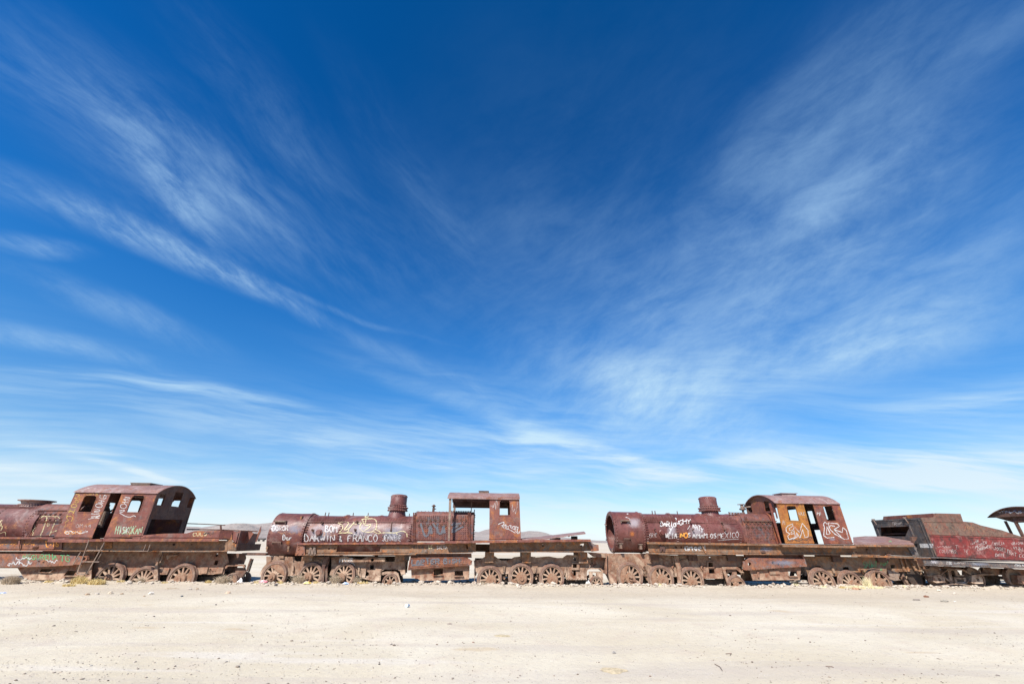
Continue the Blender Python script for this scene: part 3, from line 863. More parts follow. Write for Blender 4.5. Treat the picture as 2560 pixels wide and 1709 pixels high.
for (dd, pts) in ((-.25, '1150,760 1232,790 1200,920 1170,905 1150,870'), (.35, '1312,768 1432,792 1350,922 1332,920'), (1.5, '1530,695 1526,770 1465,912 1438,910')):
    mb.plate(r2_, pts, dd, .03)
p = hit_d(*r2_(1312, 768), .0); q = hit_d(*r2_(1330, 920), .0)
mb.box(X(r2_, 1235, 800, -.2), X(r2_, 1255, 800, -.2), -.2, .5, zt_, Z(r2_, 1240, 760, -.2))
mb.box(sE - .1, sE - .07, .5, 1.3, zt_, zt_ + .42)
mb.build_each('bracket', M['cab'], A)
mb = MB()
mb.tube([hit_d(*r2_(560, 668), 1.6), hit_d(*r2_(800, 676), 1.6), hit_d(*r2_(1060, 690), 1.6)], .022)
mb.tube([hit_d(*r2_(1002, 695), 1.5), hit_d(*r2_(1008, 760), 1.5)], .04)
mb.tube([hit_d(*r2_(560, 745), 1.7), hit_d(*r2_(1000, 750), 1.7), hit_d(*r2_(1480, 772), 1.7)], .03)
mb.build_each('rail_rod', M['darkrust'], A)
# ash pan and frames
mb = MB(); mb.plate(r1, '-700,1060 180,1062 500,1064 792,1082 1000,1090 952,1212 560,1232 40,1240 -700,1240', -.29, .25)
for (x, y) in ((513, 1155), (572, 1165)): mb.rivet(hit_d(*r1(x, y), -.29), (0, -1, 0), .05)
mb.plate(r1, '1010,1092 1150,1092 1160,1130 1060,1205 958,1206', -.30, .05)
mb.ring('d', [(-.04, .05), (-.04, .10), (.04, .12), (.04, .05), (-.04, .05)], tuple(hit_d(*r1(1115, 1130), -.30)), 16)
mb.build('ashpan', M['belly'], A, label='sloping rusty ash pan sprayed with white and green letters')
mb = MB()
mb.plate(r1, '-900,1030 1250,1032 1200,1250 1190,1405 330,1408 230,1250 -900,1250', -.05, .03, holes=['540,1262 690,1262 640,1302 510,1300', '880,1285 1000,1285 960,1350 830,1350'])
mb.plate(r1, '505,1300 640,1304 690,1268 700,1280 650,1312 505,1306', -.12, .06); mb.plate(r1, '815,1350 1010,1350 1010,1358 815,1358', -.15, .1)
mb.plate_raw([rects(X(r1, 300, 1400, .1), X(r1, 1180, 1400, .1), .0, 1.1)], .35, .02); mb.box(X(r1, 300, 1400, .1), X(r1, 1150, 1400, .1), .1, 1.1, -.1, .0)
mb.build('firebox_base', M['frameC'], A)
mb = MB()
mb.plate(r1, '1235,1030 2091,1034 2091,1345 1960,1345 1700,1345 1640,1345 1200,1345 1225,1250', .17, .03)
mb.plate(r2_, '-5,1030 160,1036 600,1036 870,1036 950,1030 1080,1036 1110,1180 1060,1210 1045,1330 740,1335 690,1330 -5,1330', .171, .03,
         holes=['930,1148 975,1152 955,1210 910,1208', '30,1200 120,1200 100,1242 22,1240'], circ=[(952, 1080, 20), (862, 1285, 22)])
mb.plate(r2_, '740,1240 838,1240 815,1320 740,1322', .12, .04); mb.plate(r2_, '955,1240 1040,1242 1020,1315 900,1330 935,1310', .12, .04)
mb.plate(r2_, '190,1242 335,1245 300,1335 160,1335', .10, .04)
mb.plate_raw([rects(X(r1, 1300, 1200, .2), X(r2_, 1090, 1200, .2), .12, 1.02)], 1.0, .03)
for q in ((1290, 1375), (1700, 1100)): pass
mb.plate(r2_, '1085,1205 1310,1205 1318,1235 1300,1250 1290,1225 1095,1225 1065,1260 1060,1235', .1, .1)
for y in (1290, 1310): rivrow_px(mb, r2_, 745, y, 1020, y - 6, 14, onplane(.17, 0))
mb.build('rear_frame', M['frameC'], A)
mb = MB()
mb.plate(r2_, '205,1040 232,1036 240,1050 175,1200 182,1445 128,1445 140,1220 150,1150', -.02, .08)
mb.plate(r2_, '238,1070 246,1080 215,1180 200,1185 225,1110', -.05, .05)
mb.plate(r2_, '290,1085 430,1075 430,1084 345,1110 300,1140', .0, .1); mb.plate(r2_, '380,1035 450,1036 370,1080 340,1080', .05, .05)
mb.build_each('brake_hanger', M['frame'], A)
mb = MB()
for (p, q) in (((1165, 880), (1003, 1330)), ((1365, 915), (1130, 1335))):
    mb.bar(hit_d(*r1(*p), -.62), hit_d(*r1(*q), -.58), .035, .02)
for (xa, xb, y) in ((1130, 1340, 1020), (1060, 1290, 1172), (1003, 1130, 1335)):
    a_, b_ = hit_d(*r1(xa, y - 6), -.62), hit_d(*r1(xb, y), -.62); mb.box(a_.x, b_.x, -.61, -.50, a_.z - .02, a_.z + .012)
mb.bar(hit_d(*r1(1055, 1040), -.5), hit_d(*r1(955, 1200), -.5), .04, .02)
mb.bar(hit_d(*r1(1340, 1035), -.5), hit_d(*r1(1270, 1160), -.5), .03, .02)
mb.build('ladder', M['steel'], A)
mb = MB()
a_, b_ = hit_d(*r1(1815, 1028), -.62), hit_d(*r1(1930, 1028), -.62); mb.box(a_.x, b_.x, -.61, -.5, a_.z - .015, a_.z + .01)
mb.bar(hit_d(*r1(1965, 940), -.6), hit_d(*r1(1935, 1025), -.6), .025); mb.bar(hit_d(*r1(1910, 940), -.55), hit_d(*r1(1875, 1022), -.55), .025)
mb.build_each('step', M['steel'], A)
wheel(A, r1, 1412, 1385, 186, 12, None, (1400, 1370), d=-.02, bscale=.6, rot=.3)
wheel(A, r1, 1850, 1432, 186, 14, None, None, d=0)
wheel(A, r2_, 475, 1388, 180, 12, -10, (462, 1400), d=0, bscale=1.2, rot=.1)
wheel(A, r2_, 1125, 1420, 90, 8, 20, None, d=.05)
mb = MB()
for x, g, y in ((1412, r1, 1385), (1850, r1, 1432), (475, r2_, 1388), (1125, r2_, 1420)):
    c = hit_d(*g(x, y), 0); mb.tube([(c.x, .1, c.z), (c.x, 1.1, c.z)], .08, 8)
mb.build_each('axle', M['frame'], A)
mb = MB()   # coupling ironwork and the torn cylinder casing in front of the middle engine
mb.plate(r2_, '1195,1245 1320,1245 1330,1300 1250,1410 1190,1350', .25, .05); mb.plate(r2_, '1020,1055 1320,1060 1330,1120 1300,1200 1100,1200 1080,1120', .4, .04)
mb.bar(hit_d(*r2_(1400, 1125), .2), hit_d(*r2_(1345, 1290), .2), .06); mb.bar(hit_d(*r2_(1425, 1130), .3), hit_d(*r2_(1370, 1300), .3), .05)
mb.box(sE, X(r2_, 1590, 1060, .3), .3, .8, Z(r2_, 1500, 1085, .3), Z(r2_, 1500, 1055, .3))
mb.build('coupling', M['darkrust'], A)
# lettering A
def graf(par, col, fn):
    mb = MB(); fn(mb)
    for m_ in mb.clusters(): m_.build('graffiti', P[col], par)
cs = onplane(CAB_N)
lean = (.42, -1)
def fA1(mb):
    s = cs
    for (x, y, pts) in ((0, 0, '985,290 1020,285 1045,300 1010,320 1050,330 1045,350 1000,345 975,330'), (0, 0, '985,365 1040,372 1000,405 975,380'),
                        (0, 0, '965,415 1000,418 1005,445 975,462 930,455 935,425 965,415'), (0, 0, '925,480 895,530'), (0, 0, '985,480 955,540'), (0, 0, '900,500 970,520'),
                        (0, 0, '870,570 960,580 930,640'), (0, 0, '880,545 870,600 900,630 850,650 865,680 845,712')):
        stroke(mb, r1, pts, 4.5, s)
    text(mb, r1, 'LUIS', 1130, 292, 1290, 296, 20, 2.5, s)
    for x, y in ((790, 795),): stroke(mb, r1, f'{x},{y} {x+4},{y+2}', 9, s)
graf(A, 'yellow', fA1)
def fA2(mb):
    s = cs
    for pts in ('1310,295 1300,340 1385,350 1390,300 1360,300 1350,340', '1290,365 1365,375', '1285,395 1350,400', '1330,365 1320,400',
                '1260,415 1300,405 1345,430 1320,460 1260,455 1245,430 1260,415', '1235,480 1310,490 1300,510 1240,500 1230,520 1300,530', '1190,540 1300,550 1305,575 1200,570 1190,590 1300,600',
                '1155,612 1300,575', '1632,322 1705,330 1690,345 1620,345 1615,365 1690,370', '1600,390 1680,395', '1640,375 1625,410', '1590,420 1635,410 1660,440 1630,475 1580,465 1570,435 1590,420',
                '1560,500 1640,490 1600,520 1565,515', '1565,530 1640,575 1700,590 1745,560 1775,578'):
        stroke(mb, r1, pts, 4, s)
    scribble(mb, r1, 1150, 205, 1370, 240, 12, 4, lambda x, y: hit_d(x, y, -.35), 4)
    stroke(mb, r1, '845,790 880,760 910,800 870,810 850,785 930,760 960,800 1000,770 1040,800 1080,790 1150,770', 6, s)
graf(A, 'white', fA2)
def fA3(mb):
    text(mb, r1, 'GEGHS', 840, 800, 1080, 806, 38, 4, cs)
    text(mb, r1, 'L-16', 605, 975, 770, 970, 74, 6, onplane(-.35))
    scribble(mb, r1, 0, 920, 230, 955, 26, 2.5, onplane(-.34), 14); scribble(mb, r1, 280, 915, 470, 955, 20, 2.5, onplane(-.34), 15)
graf(A, 'orange', fA3)
graf(A, 'pale', lambda mb: (text(mb, r1, 'OM44', 990, 720, 1200, 724, 45, 2.5, cs), scribble(mb, r1, 1040, 745, 1150, 800, 10, 2.5, cs, 8)))
graf(A, 'lime', lambda mb: text(mb, r1, 'HISKOKAN', 1500, 806, 1850, 806, 95, 4.5, cs, up=(.25, -1)))
graf(A, 'white', lambda mb: text(mb, r1, 'ISK', 1560, 790, 1700, 790, 80, 4, cs))
graf(A, 'green', lambda mb: (text(mb, r1, 'NEGUREHA', 300, 1140, 760, 1140, 66, 4.5, onplane(-.29)), text(mb, r1, 'TG', 785, 1165, 930, 1165, 76, 5, onplane(-.29))))
def fA4(mb):
    s = onplane(-.292)
    scribble(mb, r1, 90, 1150, 440, 1225, 26, 6, s, 5); scribble(mb, r1, 200, 1080, 420, 1160, 14, 5, s, 6); scribble(mb, r1, 600, 1140, 760, 1200, 12, 4.5, s, 7)
graf(A, 'white', fA4)
graf(A, 'cream', lambda mb: (text(mb, r2_, 'CULO', 640, 832, 830, 826, 42, 4, onplane(-.55))))
graf(A, 'black', lambda mb: scribble(mb, r2_, 780, 775, 920, 825, 16, 4, onplane(-.56), 9))
def fA5(mb):
    stroke(mb, r1, '520,600 560,570 620,575 600,640 560,760 520,840', 6, sfp); stroke(mb, r1, '620,575 700,570 740,600 700,690 640,840', 5, sfp)
    stroke(mb, r1, '500,640 450,650 440,700 470,720 420,760 440,790 410,830 540,840', 6, sfp); stroke(mb, r1, '720,570 770,580 790,640', 4, sfp)
    stroke(mb, r1, '620,660 645,665 640,700 615,705 620,660', 4, sfp); stroke(mb, r1, '740,760 660,790', 5, sfp)
graf(fbA.parent, 'cream', fA5)
def fA6(mb):
    stroke(mb, r1, '0,640 20,680 0,700 40,700 10,760', 6, cylA); stroke(mb, r1, '0,800 70,770 75,830', 5, cylA)
    stroke(mb, r1, '0,640 30,625', 5, cylA)
graf(A, 'cream', fA6)
graf(A, 'chalk', lambda mb: text(mb, r1, 'KACE', 70, 735, 230, 730, 40, 3, cylA))

# ============================================================ LOCOMOTIVE B (middle)
B = root('steam_locomotive', 1000, 'rusted steam locomotive in the middle with HEROR tag on its half-open flat-sided cab', 'locomotive', 'rusted steam locomotives in a row')
zcB, raB = cyl_fit(r3(420, 0)[0], r3(420, 430)[1], r3(420, 990)[1])
print('B smokebox', zcB, raB)
sb0 = X(r3, 118, 840, .6 - raB); sb1 = X(r3, 592, 790, .6 - raB)
mb = MB(); mb.ring('s', [(.02, 0), (.02, raB * .55), (.0, raB * .8), (0, raB), (.9, raB), (sb1 - sb0, raB), (sb1 - sb0, raB - .08)], (sb0, .6, zcB), 72, jit=.02)
rivring(mb, sb0 + .06, zcB, raB, 40); rivring(mb, sb1 - .05, zcB, raB, 50)
smB = mb.build('smokebox', M['boiler'], B, smooth=True)
cylS = oncyl(zcB, raB)
def ledge(par, g, x0, y0, x1, y1, cyl, out=.14, th=.025, name='step', mat=None):
    a, b = cyl(*g(x0, y0)), cyl(*g(x1, y1))
    mb = MB(); mb.box(a.x, b.x, a.y - out, a.y + .12, a.z - th, a.z)
    mb.box(a.x, a.x + .02, a.y - out * .9, a.y + .12, a.z - .12, a.z - th); mb.box(b.x - .02, b.x, a.y - out * .9, a.y + .12, a.z - .12, a.z - th)
    return mb.build(name, mat or M['steel'], par)
ledge(smB, r3, 272, 528, 412, 528, cylS, .16, .05)
ledge(smB, r3, 220, 795, 338, 795, cylS, .06, .06, 'bracket', M['darkrust'])
mb = MB()
for x, y in ((155, 880), (435, 875), (600, 485)):
    p = cylS(*r3(x, y)); mb.box(p.x - .04, p.x + .04, p.y - .09, p.y + .1, p.z - .05, p.z + .05)
    mb.tube([(p.x, p.y - .06, p.z), (p.x + .02, p.y - .08, p.z - .16)], .025)
mb.build_each('bracket', M['girder'], smB)
zcb2, rb2 = zcB, raB - .085
sb2 = X(r4, 300, 790, -.12)
mb = MB(); mb.ring('s', [(-.1, rb2), ((sb2 - sb1) * .31, rb2), ((sb2 - sb1) * .312, rb2 + .02), ((sb2 - sb1) * .65, rb2 + .02), ((sb2 - sb1) * .652, rb2 + .035), (sb2 - sb1 + .1, rb2 + .035)], (sb1, .6, zcb2), 72, jit=.012)
def ringpx(mb, g, x, y, zc, rr, n=52, both=.06):
    s = X(g, x, y, .6 - rr)
    for o in (0, both): rivring(mb, s + o, zc, rr + .002, n)
    return s
for (g, x) in ((r3, 612), (r3, 1058), (r3, 1530), (r3, 1985)): ringpx(mb, g, x, 800, zcb2, rb2 + .028)
for (xa, xb) in ((680, 1140), (1600, 1990)):
    s0_, s1_ = X(r3, xa, 540, -.0), X(r3, xb, 540, -.0)
    for row in range(5):
        n = int((s1_ - s0_) / .07)
        for k in range(n):
            a = R(143 - row * 5)
            mb.rivet((s0_ + (k + .5 * (row % 2)) * .07, .6 + (rb2 + .026) * math.cos(a), zcb2 + (rb2 + .026) * math.sin(a)), (0, math.cos(a), math.sin(a)), .022)
baB = mb.build('boiler', M['boiler'], B, smooth=True)
cylB = oncyl(zcb2, rb2 + .035)
mb = MB()
p0, p1 = cylB(*r3(660, 540)), cylB(*r3(2000, 545)); mb.tube([p0 - Vector((0, .01, 0)), p1 - Vector((0, .01, 0))], .012)
mb.build('seam_strip', M['boiler'], baB)
mb = MB()
for x, y in ((865, 555), (1325, 545), (745, 655), (1300, 650)):
    p = cylB(*r3(x, y)); mb.tube([p, p + Vector((0, -.12, .03))], .022); mb.rivet(p + Vector((0, -.12, .03)), (0, -1, 0), .045); mb.box(p.x - .04, p.x + .04, p.y - .03, p.y + .02, p.z - .05, p.z + .05)
p, q = cylB(*r3(1778, 540)), cylB(*r3(1765, 655)); mb.tube([p + Vector((0, -.05, 0)), q + Vector((0, -.05, 0))], .022); mb.rivet(q, (0, -1, 0), .06)
for x in (905, 950, 1270, 1465, 2005):
    c = hit_d(*r3(x, 450), .6); mb.tube([(c.x, .6, zcb2 + rb2), (c.x, .6, zcb2 + rb2 + .14)], .022)
mb.build_each('handrail_stub', M['darkrust'], baB)
mb = MB(); p = cylB(*r3(825, 682)); mb.ring('d', [(.06, .14), (-.04, .14), (-.06, .10), (-.12, .09), (-.12, 0)], tuple(p), 20)
mb.build('feed_valve', M['boiler'], baB, smooth=True)
dome(baB, r3, 1843, 452, [(440, 108), (402, 100), (396, 122), (360, 124), (345, 106), (210, 104), (200, 100)], zcb2, rb2, M['boiler'])
# firebox
s0_, s1_ = X(r4, 372, 790, -.12), X(r4, 1158, 780, -.12)
ztB = Z(r4, 700, 408, .15)
mb, fp = firebox_mesh(s0_, s1_, ztB, Z(r4, 700, 800, -.12), rad=.32)
n0 = len(mb.v)   # tapered throat towards the barrel
rb = rb2 + .035
def ringp(sx, f):
    out = []
    for i in range(40):
        a = -math.pi * .5 + 2 * math.pi * i / 40
        y1, z1 = .6 + rb * math.cos(a), zcb2 + rb * math.sin(a)
        # matching point on the firebox outline
        best = None
        cd_, cz_ = .6, zcb2
        dirx, dirz = math.cos(a), math.sin(a)
        t = 0
        k = min(.72 / max(abs(dirx), 1e-3), ((ztB - cz_) if dirz > 0 else (cz_ - Z(r4, 700, 800, -.12))) / max(abs(dirz), 1e-3))
        lim = .92 if abs(dirx) > .45 and dirz > .45 else 1
        y2, z2 = cd_ + dirx * k * lim, cz_ + dirz * k * lim
        out.append((sx, y1 + (y2 - y1) * f, z1 + (z2 - z1) * f))
    return out
rr_ = [ringp(s0_ - .22, 0), ringp(s0_ - .08, .55), ringp(s0_ + .02, 1)]
mb.add(sum(rr_, []), [(k * 40 + i, k * 40 + (i + 1) % 40, (k + 1) * 40 + (i + 1) % 40, (k + 1) * 40 + i) for k in range(2) for i in range(40)])
sfB = onplane(-.12, 0)
for j in range(13):
    y = 470 + j * 25
    rivrow_px(mb, r4, 470, y, 1090, y, 26, sfB, r=.015)
for x in (388, 410, 1105, 1128): rivrow_px(mb, r4, x, 430, x, 780, 20, sfB, r=.02)
rivrow_px(mb, r4, 390, 778, 1140, 775, 40, sfB, r=.02)
fbB = mb.build('firebox', M['firebox'], B, smooth=True)
mb = MB()
for (y, xa, xb) in ((520, 437, 1070), (588, 456, 1092)):
    for k in range(12):
        p = onplane(-.12, 0)(*r4(xa + (xb - xa) * k / 11, y)); mb.ring('d', [(.02, .048), (-.03, .048), (-.03, .03), (-.015, .03), (-.015, 0)], tuple(p), 10)
for x in (500, 648, 818, 985):
    p = hit_d(*r4(x, 424), .0); mb.ring('z', [(-.12, .06), (.01, .06), (.01, 0)], (p.x, .05, p.z), 8)
for k in range(12):
    c = hit_d(*r4(880 + 250 * k / 11, 408), .2); mb.tube([(c.x, .2, ztB - .02), (c.x, .2, ztB + .045)], .032, 6)
for k in range(9):
    c = hit_d(*r4(445 + 420 * k / 9, 408), .25); mb.tube([(c.x, .25, ztB - .02), (c.x, .25, ztB + .02)], .018, 5)
for y in (455, 480, 540, 575, 650, 700, 735, 770):
    z = Z(r4, 1160, y, -.1); mb.tube([(s1_ - .02, .0, z), (s1_ + .07, .0, z)], .025)
mb.build_each('stay_stub', M['darkrust'], fbB)
mb = MB(); c = hit_d(*r4(645, 400), .5)
zz = Z(r4, 645, 340, .5); mb.ring('z', [(ztB - .02, .06), (zz, .05), (zz, .10), (zz + .03, .10), (zz + .05, .05), (zz + .08, .03), (zz + .08, 0)], (c.x, .5, 0), 12)
mb.tube([(c.x, .5, zz - .12), (c.x + .12, .5, zz - .1)], .025)
mb.build('safety_valve', M['darkrust'], fbB)
# cab of B
e0 = X(r4, 843, 228, CAB_N); e1 = X(r4, 1770, 222, CAB_N)
zeB = Z(r4, 1300, 228, CAB_N); zbB = Z(r4, 1500, 778, CAB_N)
print('B cab z', zbB, zeB)
WB = '1535,261 1625,260 1642,275 1646,452 1512,452 1514,278'
cab_sides(B, M['cab'], [('cab_side', '1380,224 1768,220 1790,778 1376,780', WB, None)], r4)
mb = MB()
post = loop(r4, '850,226 882,226 858,790 834,790', CAB_N)
mb.plate_raw([post], CAB_N, .05); mb.plate_raw([post], CAB_F, .03)
mb.tube([hit_d(*r4(1147, 268), 1.0), hit_d(*r4(1140, 410), 1.0)], .02); mb.tube([hit_d(*r4(1183, 380), 1.0), hit_d(*r4(1177, 470), 1.0)], .02)
mb.build_each('cab_post', M['steel'], B)
mb = MB(); band = loop(r4, '850,226 1380,226 1380,300 850,300', CAB_N)
zl = zeB - .26
mb.plate_raw([rects(e0, e1 - .1, zl, zeB + .02)], CAB_F, .03)
for k in range(9): pass
arc = arch_pts(CAB_N, CAB_F + .03, zeB, Z(r4, 1300, 151, .1), 14)
crB = arc[7][1]
mb.build('cab_header', M['darkrust'], B)
mb = MB()
sBk = e1 - .02; fl = zbB
hol = [[(-.34, zeB - .75), (-.05, zeB - .75), (-.05, zeB - .18), (-.34, zeB - .18)], [(1.25, zeB - .75), (1.6, zeB - .75), (1.6, zeB - .18), (1.25, zeB - .18)], [(.35, zeB - .6), (.85, zeB - .6), (.85, zeB - .05), (.35, zeB - .05)]]
mb.wall_s([[(CAB_F + .03, fl), (1.5, fl), (1.5, fl + .8), (-.3, fl + .8), (-.3, fl), (CAB_N + .031, fl)] + [(max(p[0], CAB_N + .031), p[1]) for p in arc]] + hol, sBk - .03, .03)
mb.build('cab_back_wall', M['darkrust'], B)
mb = MB(); arch_roof(mb, e0 - .04, e1 + .02, CAB_N - .05, CAB_F + .08, zeB - .02, crB, .03, 18, .02)
mb.plate_raw([rects(e0 - .04, e1 + .01, zeB - .06, zeB + .0)], CAB_N - .056, .02)
roB = mb.build('cab_roof', M['roof'], B, smooth=True)
a_, b_ = X(r4, 1243, 150, .5), X(r4, 1366, 150, .5)
mb = MB(); mb.box(a_, b_, .3, .9, crB - .03, crB + .05); mb.box(a_ - .02, b_ + .02, .27, .93, crB + .051, crB + .07); mb.build('roof_vent', M['steel'], roB)
# boards and girder
runboard(B, [(r3, 540, 818, r4, 800, 808, 20, -.41), (r4, 792, 795, r5, 1235, 770, 24, -.63)], 0, mat=M['cab'])
mb = MB(); mb.box(X(r4, 1170, 780, -.5), X(r5, 1200, 780, -.5), -.01, 1.21, zbB - .06, zbB - .02); mb.build('cab_floor', M['darkrust'], B)
mb = MB()
mb.plate(r3, '640,842 2091,840 2091,962 640,970', -.27, .02, holes=['1068,852 1632,850 1618,932 1046,934'], circ=[(955, 893, 13), (1030, 893, 12)])
mb.plate(r3, '605,955 1600,930 2091,928 2091,966 600,974', -.29, .018)
rivrow_px(mb, r3, 640, 948, 2080, 944, 90, onplane(-.29, 0)); rivrow_px(mb, r3, 650, 850, 2080, 848, 90, onplane(-.27, 0))
mb.plate(r3, '2021,838 2040,838 2068,945 2044,948', -.29, .015)
mb.plate(r4, '320,820 800,818 1200,815 1200,934 836,946 320,952', -.271, .02, holes=['1062,842 1092,842 1104,892 1080,896'])
mb.plate(r5, '-85,815 1190,790 1245,922 900,926 -85,934', -.272, .02, circ=[(613, 852, 14), (815, 848, 8)], holes=['1095,838 1115,828 1150,824 1146,848 1125,868 1105,860'])
for (g, q) in ((r3, '600,966 2091,956 2091,972 600,982'), (r4, '320,948 1160,938 1160,948 320,962'), (r5, '-85,930 1150,924 1150,936 -85,942')): mb.plate(g, q, -.34, .08)
mb.plate_raw([rects(X(r3, 640, 900, -.3), X(r5, 1245, 900, -.3), Z(r4, 700, 940, -.3), Z(r4, 700, 830, -.3))], 1.54, .02)
grB = mb.build('side_girder', M['girder'], B)
mb = MB(); mb.plate(r3, '540,838 600,834 634,870 640,978 508,982', -.37, .04); mb.plate(r3, '600,834 640,838 640,978 628,900', -.35, .06)
for q in ((560, 870), (560, 900), (610, 960), (540, 965)): mb.rivet(hit_d(*r3(*q), -.37), (0, -1, 0), .022)
mb.plate(r5, '1195,798 1240,792 1262,822 1290,836 1338,842 1345,918 1250,930', -.38, .05)
rivrow_px(mb, r5, 1255, 850, 1262, 915, 5, onplane(-.38, 0))
mb.build('girder_end', M['orange'] if False else M['belly'], B)
mb = MB()
for dx in (0, 48): mb.plate(r3, f'{690+dx},905 {705+dx},875 {728+dx},880 {733+dx},965 {715+dx},968 {712+dx},905 {700+dx},965 {676+dx},968', -.37, .05)
mb.plate(r4, '525,938 530,905 556,900 570,940', -.37, .06)
for x in (345, 398): mb.plate(r5, f'{x-6},930 {x},905 {x+6},930', -.33, .02)
mb.plate(r5, '318,930 410,930 410,936 318,936', -.35, .04)
mb.build_each('bracket', M['steel'], B)
# sloping sheet at the rear
mb = MB()
A1, A2 = hit_d(*r5(325, 762), -.5), hit_d(*r5(1168, 690), -.5)
B1, B2 = hit_d(*r5(330, 740), 1.0), hit_d(*r5(1168, 668), .5)
A1, A2, B1, B2 = hit_d(*r5(325, 764), -.45), hit_d(*r5(1170, 686), -.45), hit_d(*r5(325, 757), 1.4), hit_d(*r5(1150, 666), 1.4)
M1, M2 = hit_d(*r5(560, 766), -.45), hit_d(*r5(560, 735), 1.4)
vs = [A1, M1, A2, B2, M2, B1]; vs = [tuple(p) for p in vs] + [(p[0], p[1], p[2] - .045) for p in vs]
mb.add(vs, [(0, 1, 4, 5), (1, 2, 3, 4), (6, 11, 10, 7), (7, 10, 9, 8), (0, 6, 7, 1), (1, 7, 8, 2), (2, 8, 9, 3), (3, 9, 10, 4), (4, 10, 11, 5), (5, 11, 6, 0)])
for x in (545, 752, 955):
    yt = 762 - (x - 560) * 78 / 610 if x > 560 else 765
    mb.plate(r5, f'{x-14},{yt+2} {x+14},{yt} {x+8},{yt+26} {x-6},{yt+28}', -.33, .1)
sh = mb.build('tilted_sheet', M['roof'], B)
mb = MB(); a_, b_ = X(r5, 1000, 760, .6), X(r5, 1050, 760, .6)
mb.box(a_, b_, .3, 1.0, Z(r5, 1020, 775, .5), Z(r5, 1020, 728, .5)); mb.box(a_ - 1, a_ - .6, .3, 1.0, Z(r5, 1020, 775, .5), Z(r5, 1020, 752, .5)); mb.box(a_ - 2.2, a_ - 1.9, .3, 1.0, Z(r5, 1020, 775, .5), Z(r5, 1020, 758, .5))
mb.build_each('support_block', M['darkrust'], B)
# front bogie frame
mb = MB()
mb.plate(r3, '135,992 500,998 505,1045 530,1058 590,1058 600,998 890,1000 885,1242 135,1242', .17, .03)
mb.plate(r3, '985,1005 1170,990 1255,1012 1375,1030 1450,998 1690,1005 1700,1060 1945,1065 1950,1230 1895,1226 1880,1185 1850,1166 1680,1162 1642,1190 1622,1320 1540,1322 1420,1292 1360,1282 1350,1242 985,1242', .171, .03,
         holes=['1490,1105 1540,1105 1540,1162 1490,1162'], circ=[(1520, 1038, 21), (1452, 1222, 24)])
mb.plate(r3, '1085,1010 1175,996 1255,1018 1375,1036 1450,1003 1685,1010 1680,1086 1395,1086 1090,1082', .10, .03, circ=[(1520, 1038, 21)])
for q in ('1370,1150 1440,1150 1425,1265 1400,1278 1362,1262', '1562,1150 1640,1158 1625,1312 1545,1312', '1362,1262 1545,1290 1545,1315 1425,1290'): mb.plate(r3, q, .10, .03)
rivrow_px(mb, r3, 1390, 1065, 1670, 1067, 11, onplane(.10, 0)); rivrow_px(mb, r3, 1380, 1165, 1378, 1255, 6, onplane(.10, 0)); rivrow_px(mb, r3, 1628, 1175, 1612, 1300, 7, onplane(.10, 0))
mb.plate_raw([rects(X(r3, 135, 1000, .2), X(r3, 1950, 1000, .2), .35, 1.0)], 1.0, .03)
for x in (300, 560, 1050, 1560, 1900): s_ = X(r3, x, 1200, .2); mb.box(s_, s_ + .04, .2, 1.0, .3, .9)
mb.plate(r3, '300,985 360,985 358,1018 302,1018', .08, .1)
mb.build('front_frame', M['frame'], B)
mb = MB()      # wheel splashers behind the wheels
for (g, x, y, rr) in ((r3, 240, 1240, 195), (r3, 725, 1240, 190), (r3, 1140, 1240, 180)):
    c = hit_d(*g(x, y), .13); ra = abs(hit_d(*g(x + rr, y), .13).x - c.x)
    mb.ring('d', [(0, ra * .78), (0, ra), (.04, ra)], (c.x, .13, c.z), 30, 0, math.pi)
mb.build_each('splasher', M['frame'], B)
mb = MB()
mb.plate(r3, '885,998 955,998 900,1130 885,1320 850,1328 862,1120', -.03, .07); mb.plate(r3, '925,1000 968,1002 930,1150 925,1225 905,1230 915,1120', .05, .06)
mb.plate(r3, '905,1150 935,1150 930,1325 905,1325', .0, .06)
mb.build_each('brake_hanger', M['darkrust'], B)
mb = MB(); mb.plate(r3, '462,1120 492,1120 490,1180 470,1200 465,1170', .08, .08); mb.plate(r3, '1330,1140 1355,1140 1352,1190 1340,1205', .08, .08)
mb.plate(r3, '415,1238 520,1238 520,1246 415,1246', .05, .15)
mb.plate(r3, '1640,1230 1650,1200 1700,1190 1820,1190 1860,1215 1890,1330 1855,1330 1840,1240 1800,1222 1700,1222 1660,1240', .13, .06)
mb.build_each('spring_hanger', M['frame'], B)
wheel(B, r3, 228, 1246, 165, 12, 62, (203, 1265), d=0, bscale=.8, rot=.2)
wheel(B, r3, 703, 1250, 160, 12, None, (670, 1270), d=0, bscale=1.0, rot=.1)
wheel(B, r3, 1143, 1240, 150, 12, None, (1112, 1275), d=0, bscale=.95, rot=.5)
wheel(B, r3, 1748, 1336, 104, 8, None, (1748, 1330), d=.02, bscale=.9)
wheel(B, r4, 1380, 1300, 160, 12, -70, (1405, 1310), d=0, bscale=1.1, rot=.15)
wheel(B, r4, 1792, 1265, 160, 12, -110, (1800, 1280), d=0, bscale=1.2, rot=.4)
wheel(B, r5, 732, 1275, 160, 12, None, (742, 1300), d=0, bscale=1.2, rot=.05)
wheel(B, r5, 1318, 1352, 85, 8, None, None, d=.03)
mb = MB()
for x, y, g in ((228, 1246, r3), (703, 1250, r3), (1143, 1240, r3), (1748, 1336, r3), (1380, 1300, r4), (1792, 1265, r4), (732, 1275, r5), (1318, 1352, r5)):
    c = hit_d(*g(x, y), 0); mb.tube([(c.x, .1, c.z), (c.x, 1.1, c.z)], .08, 8)
mb.build_each('axle', M['frame'], B)
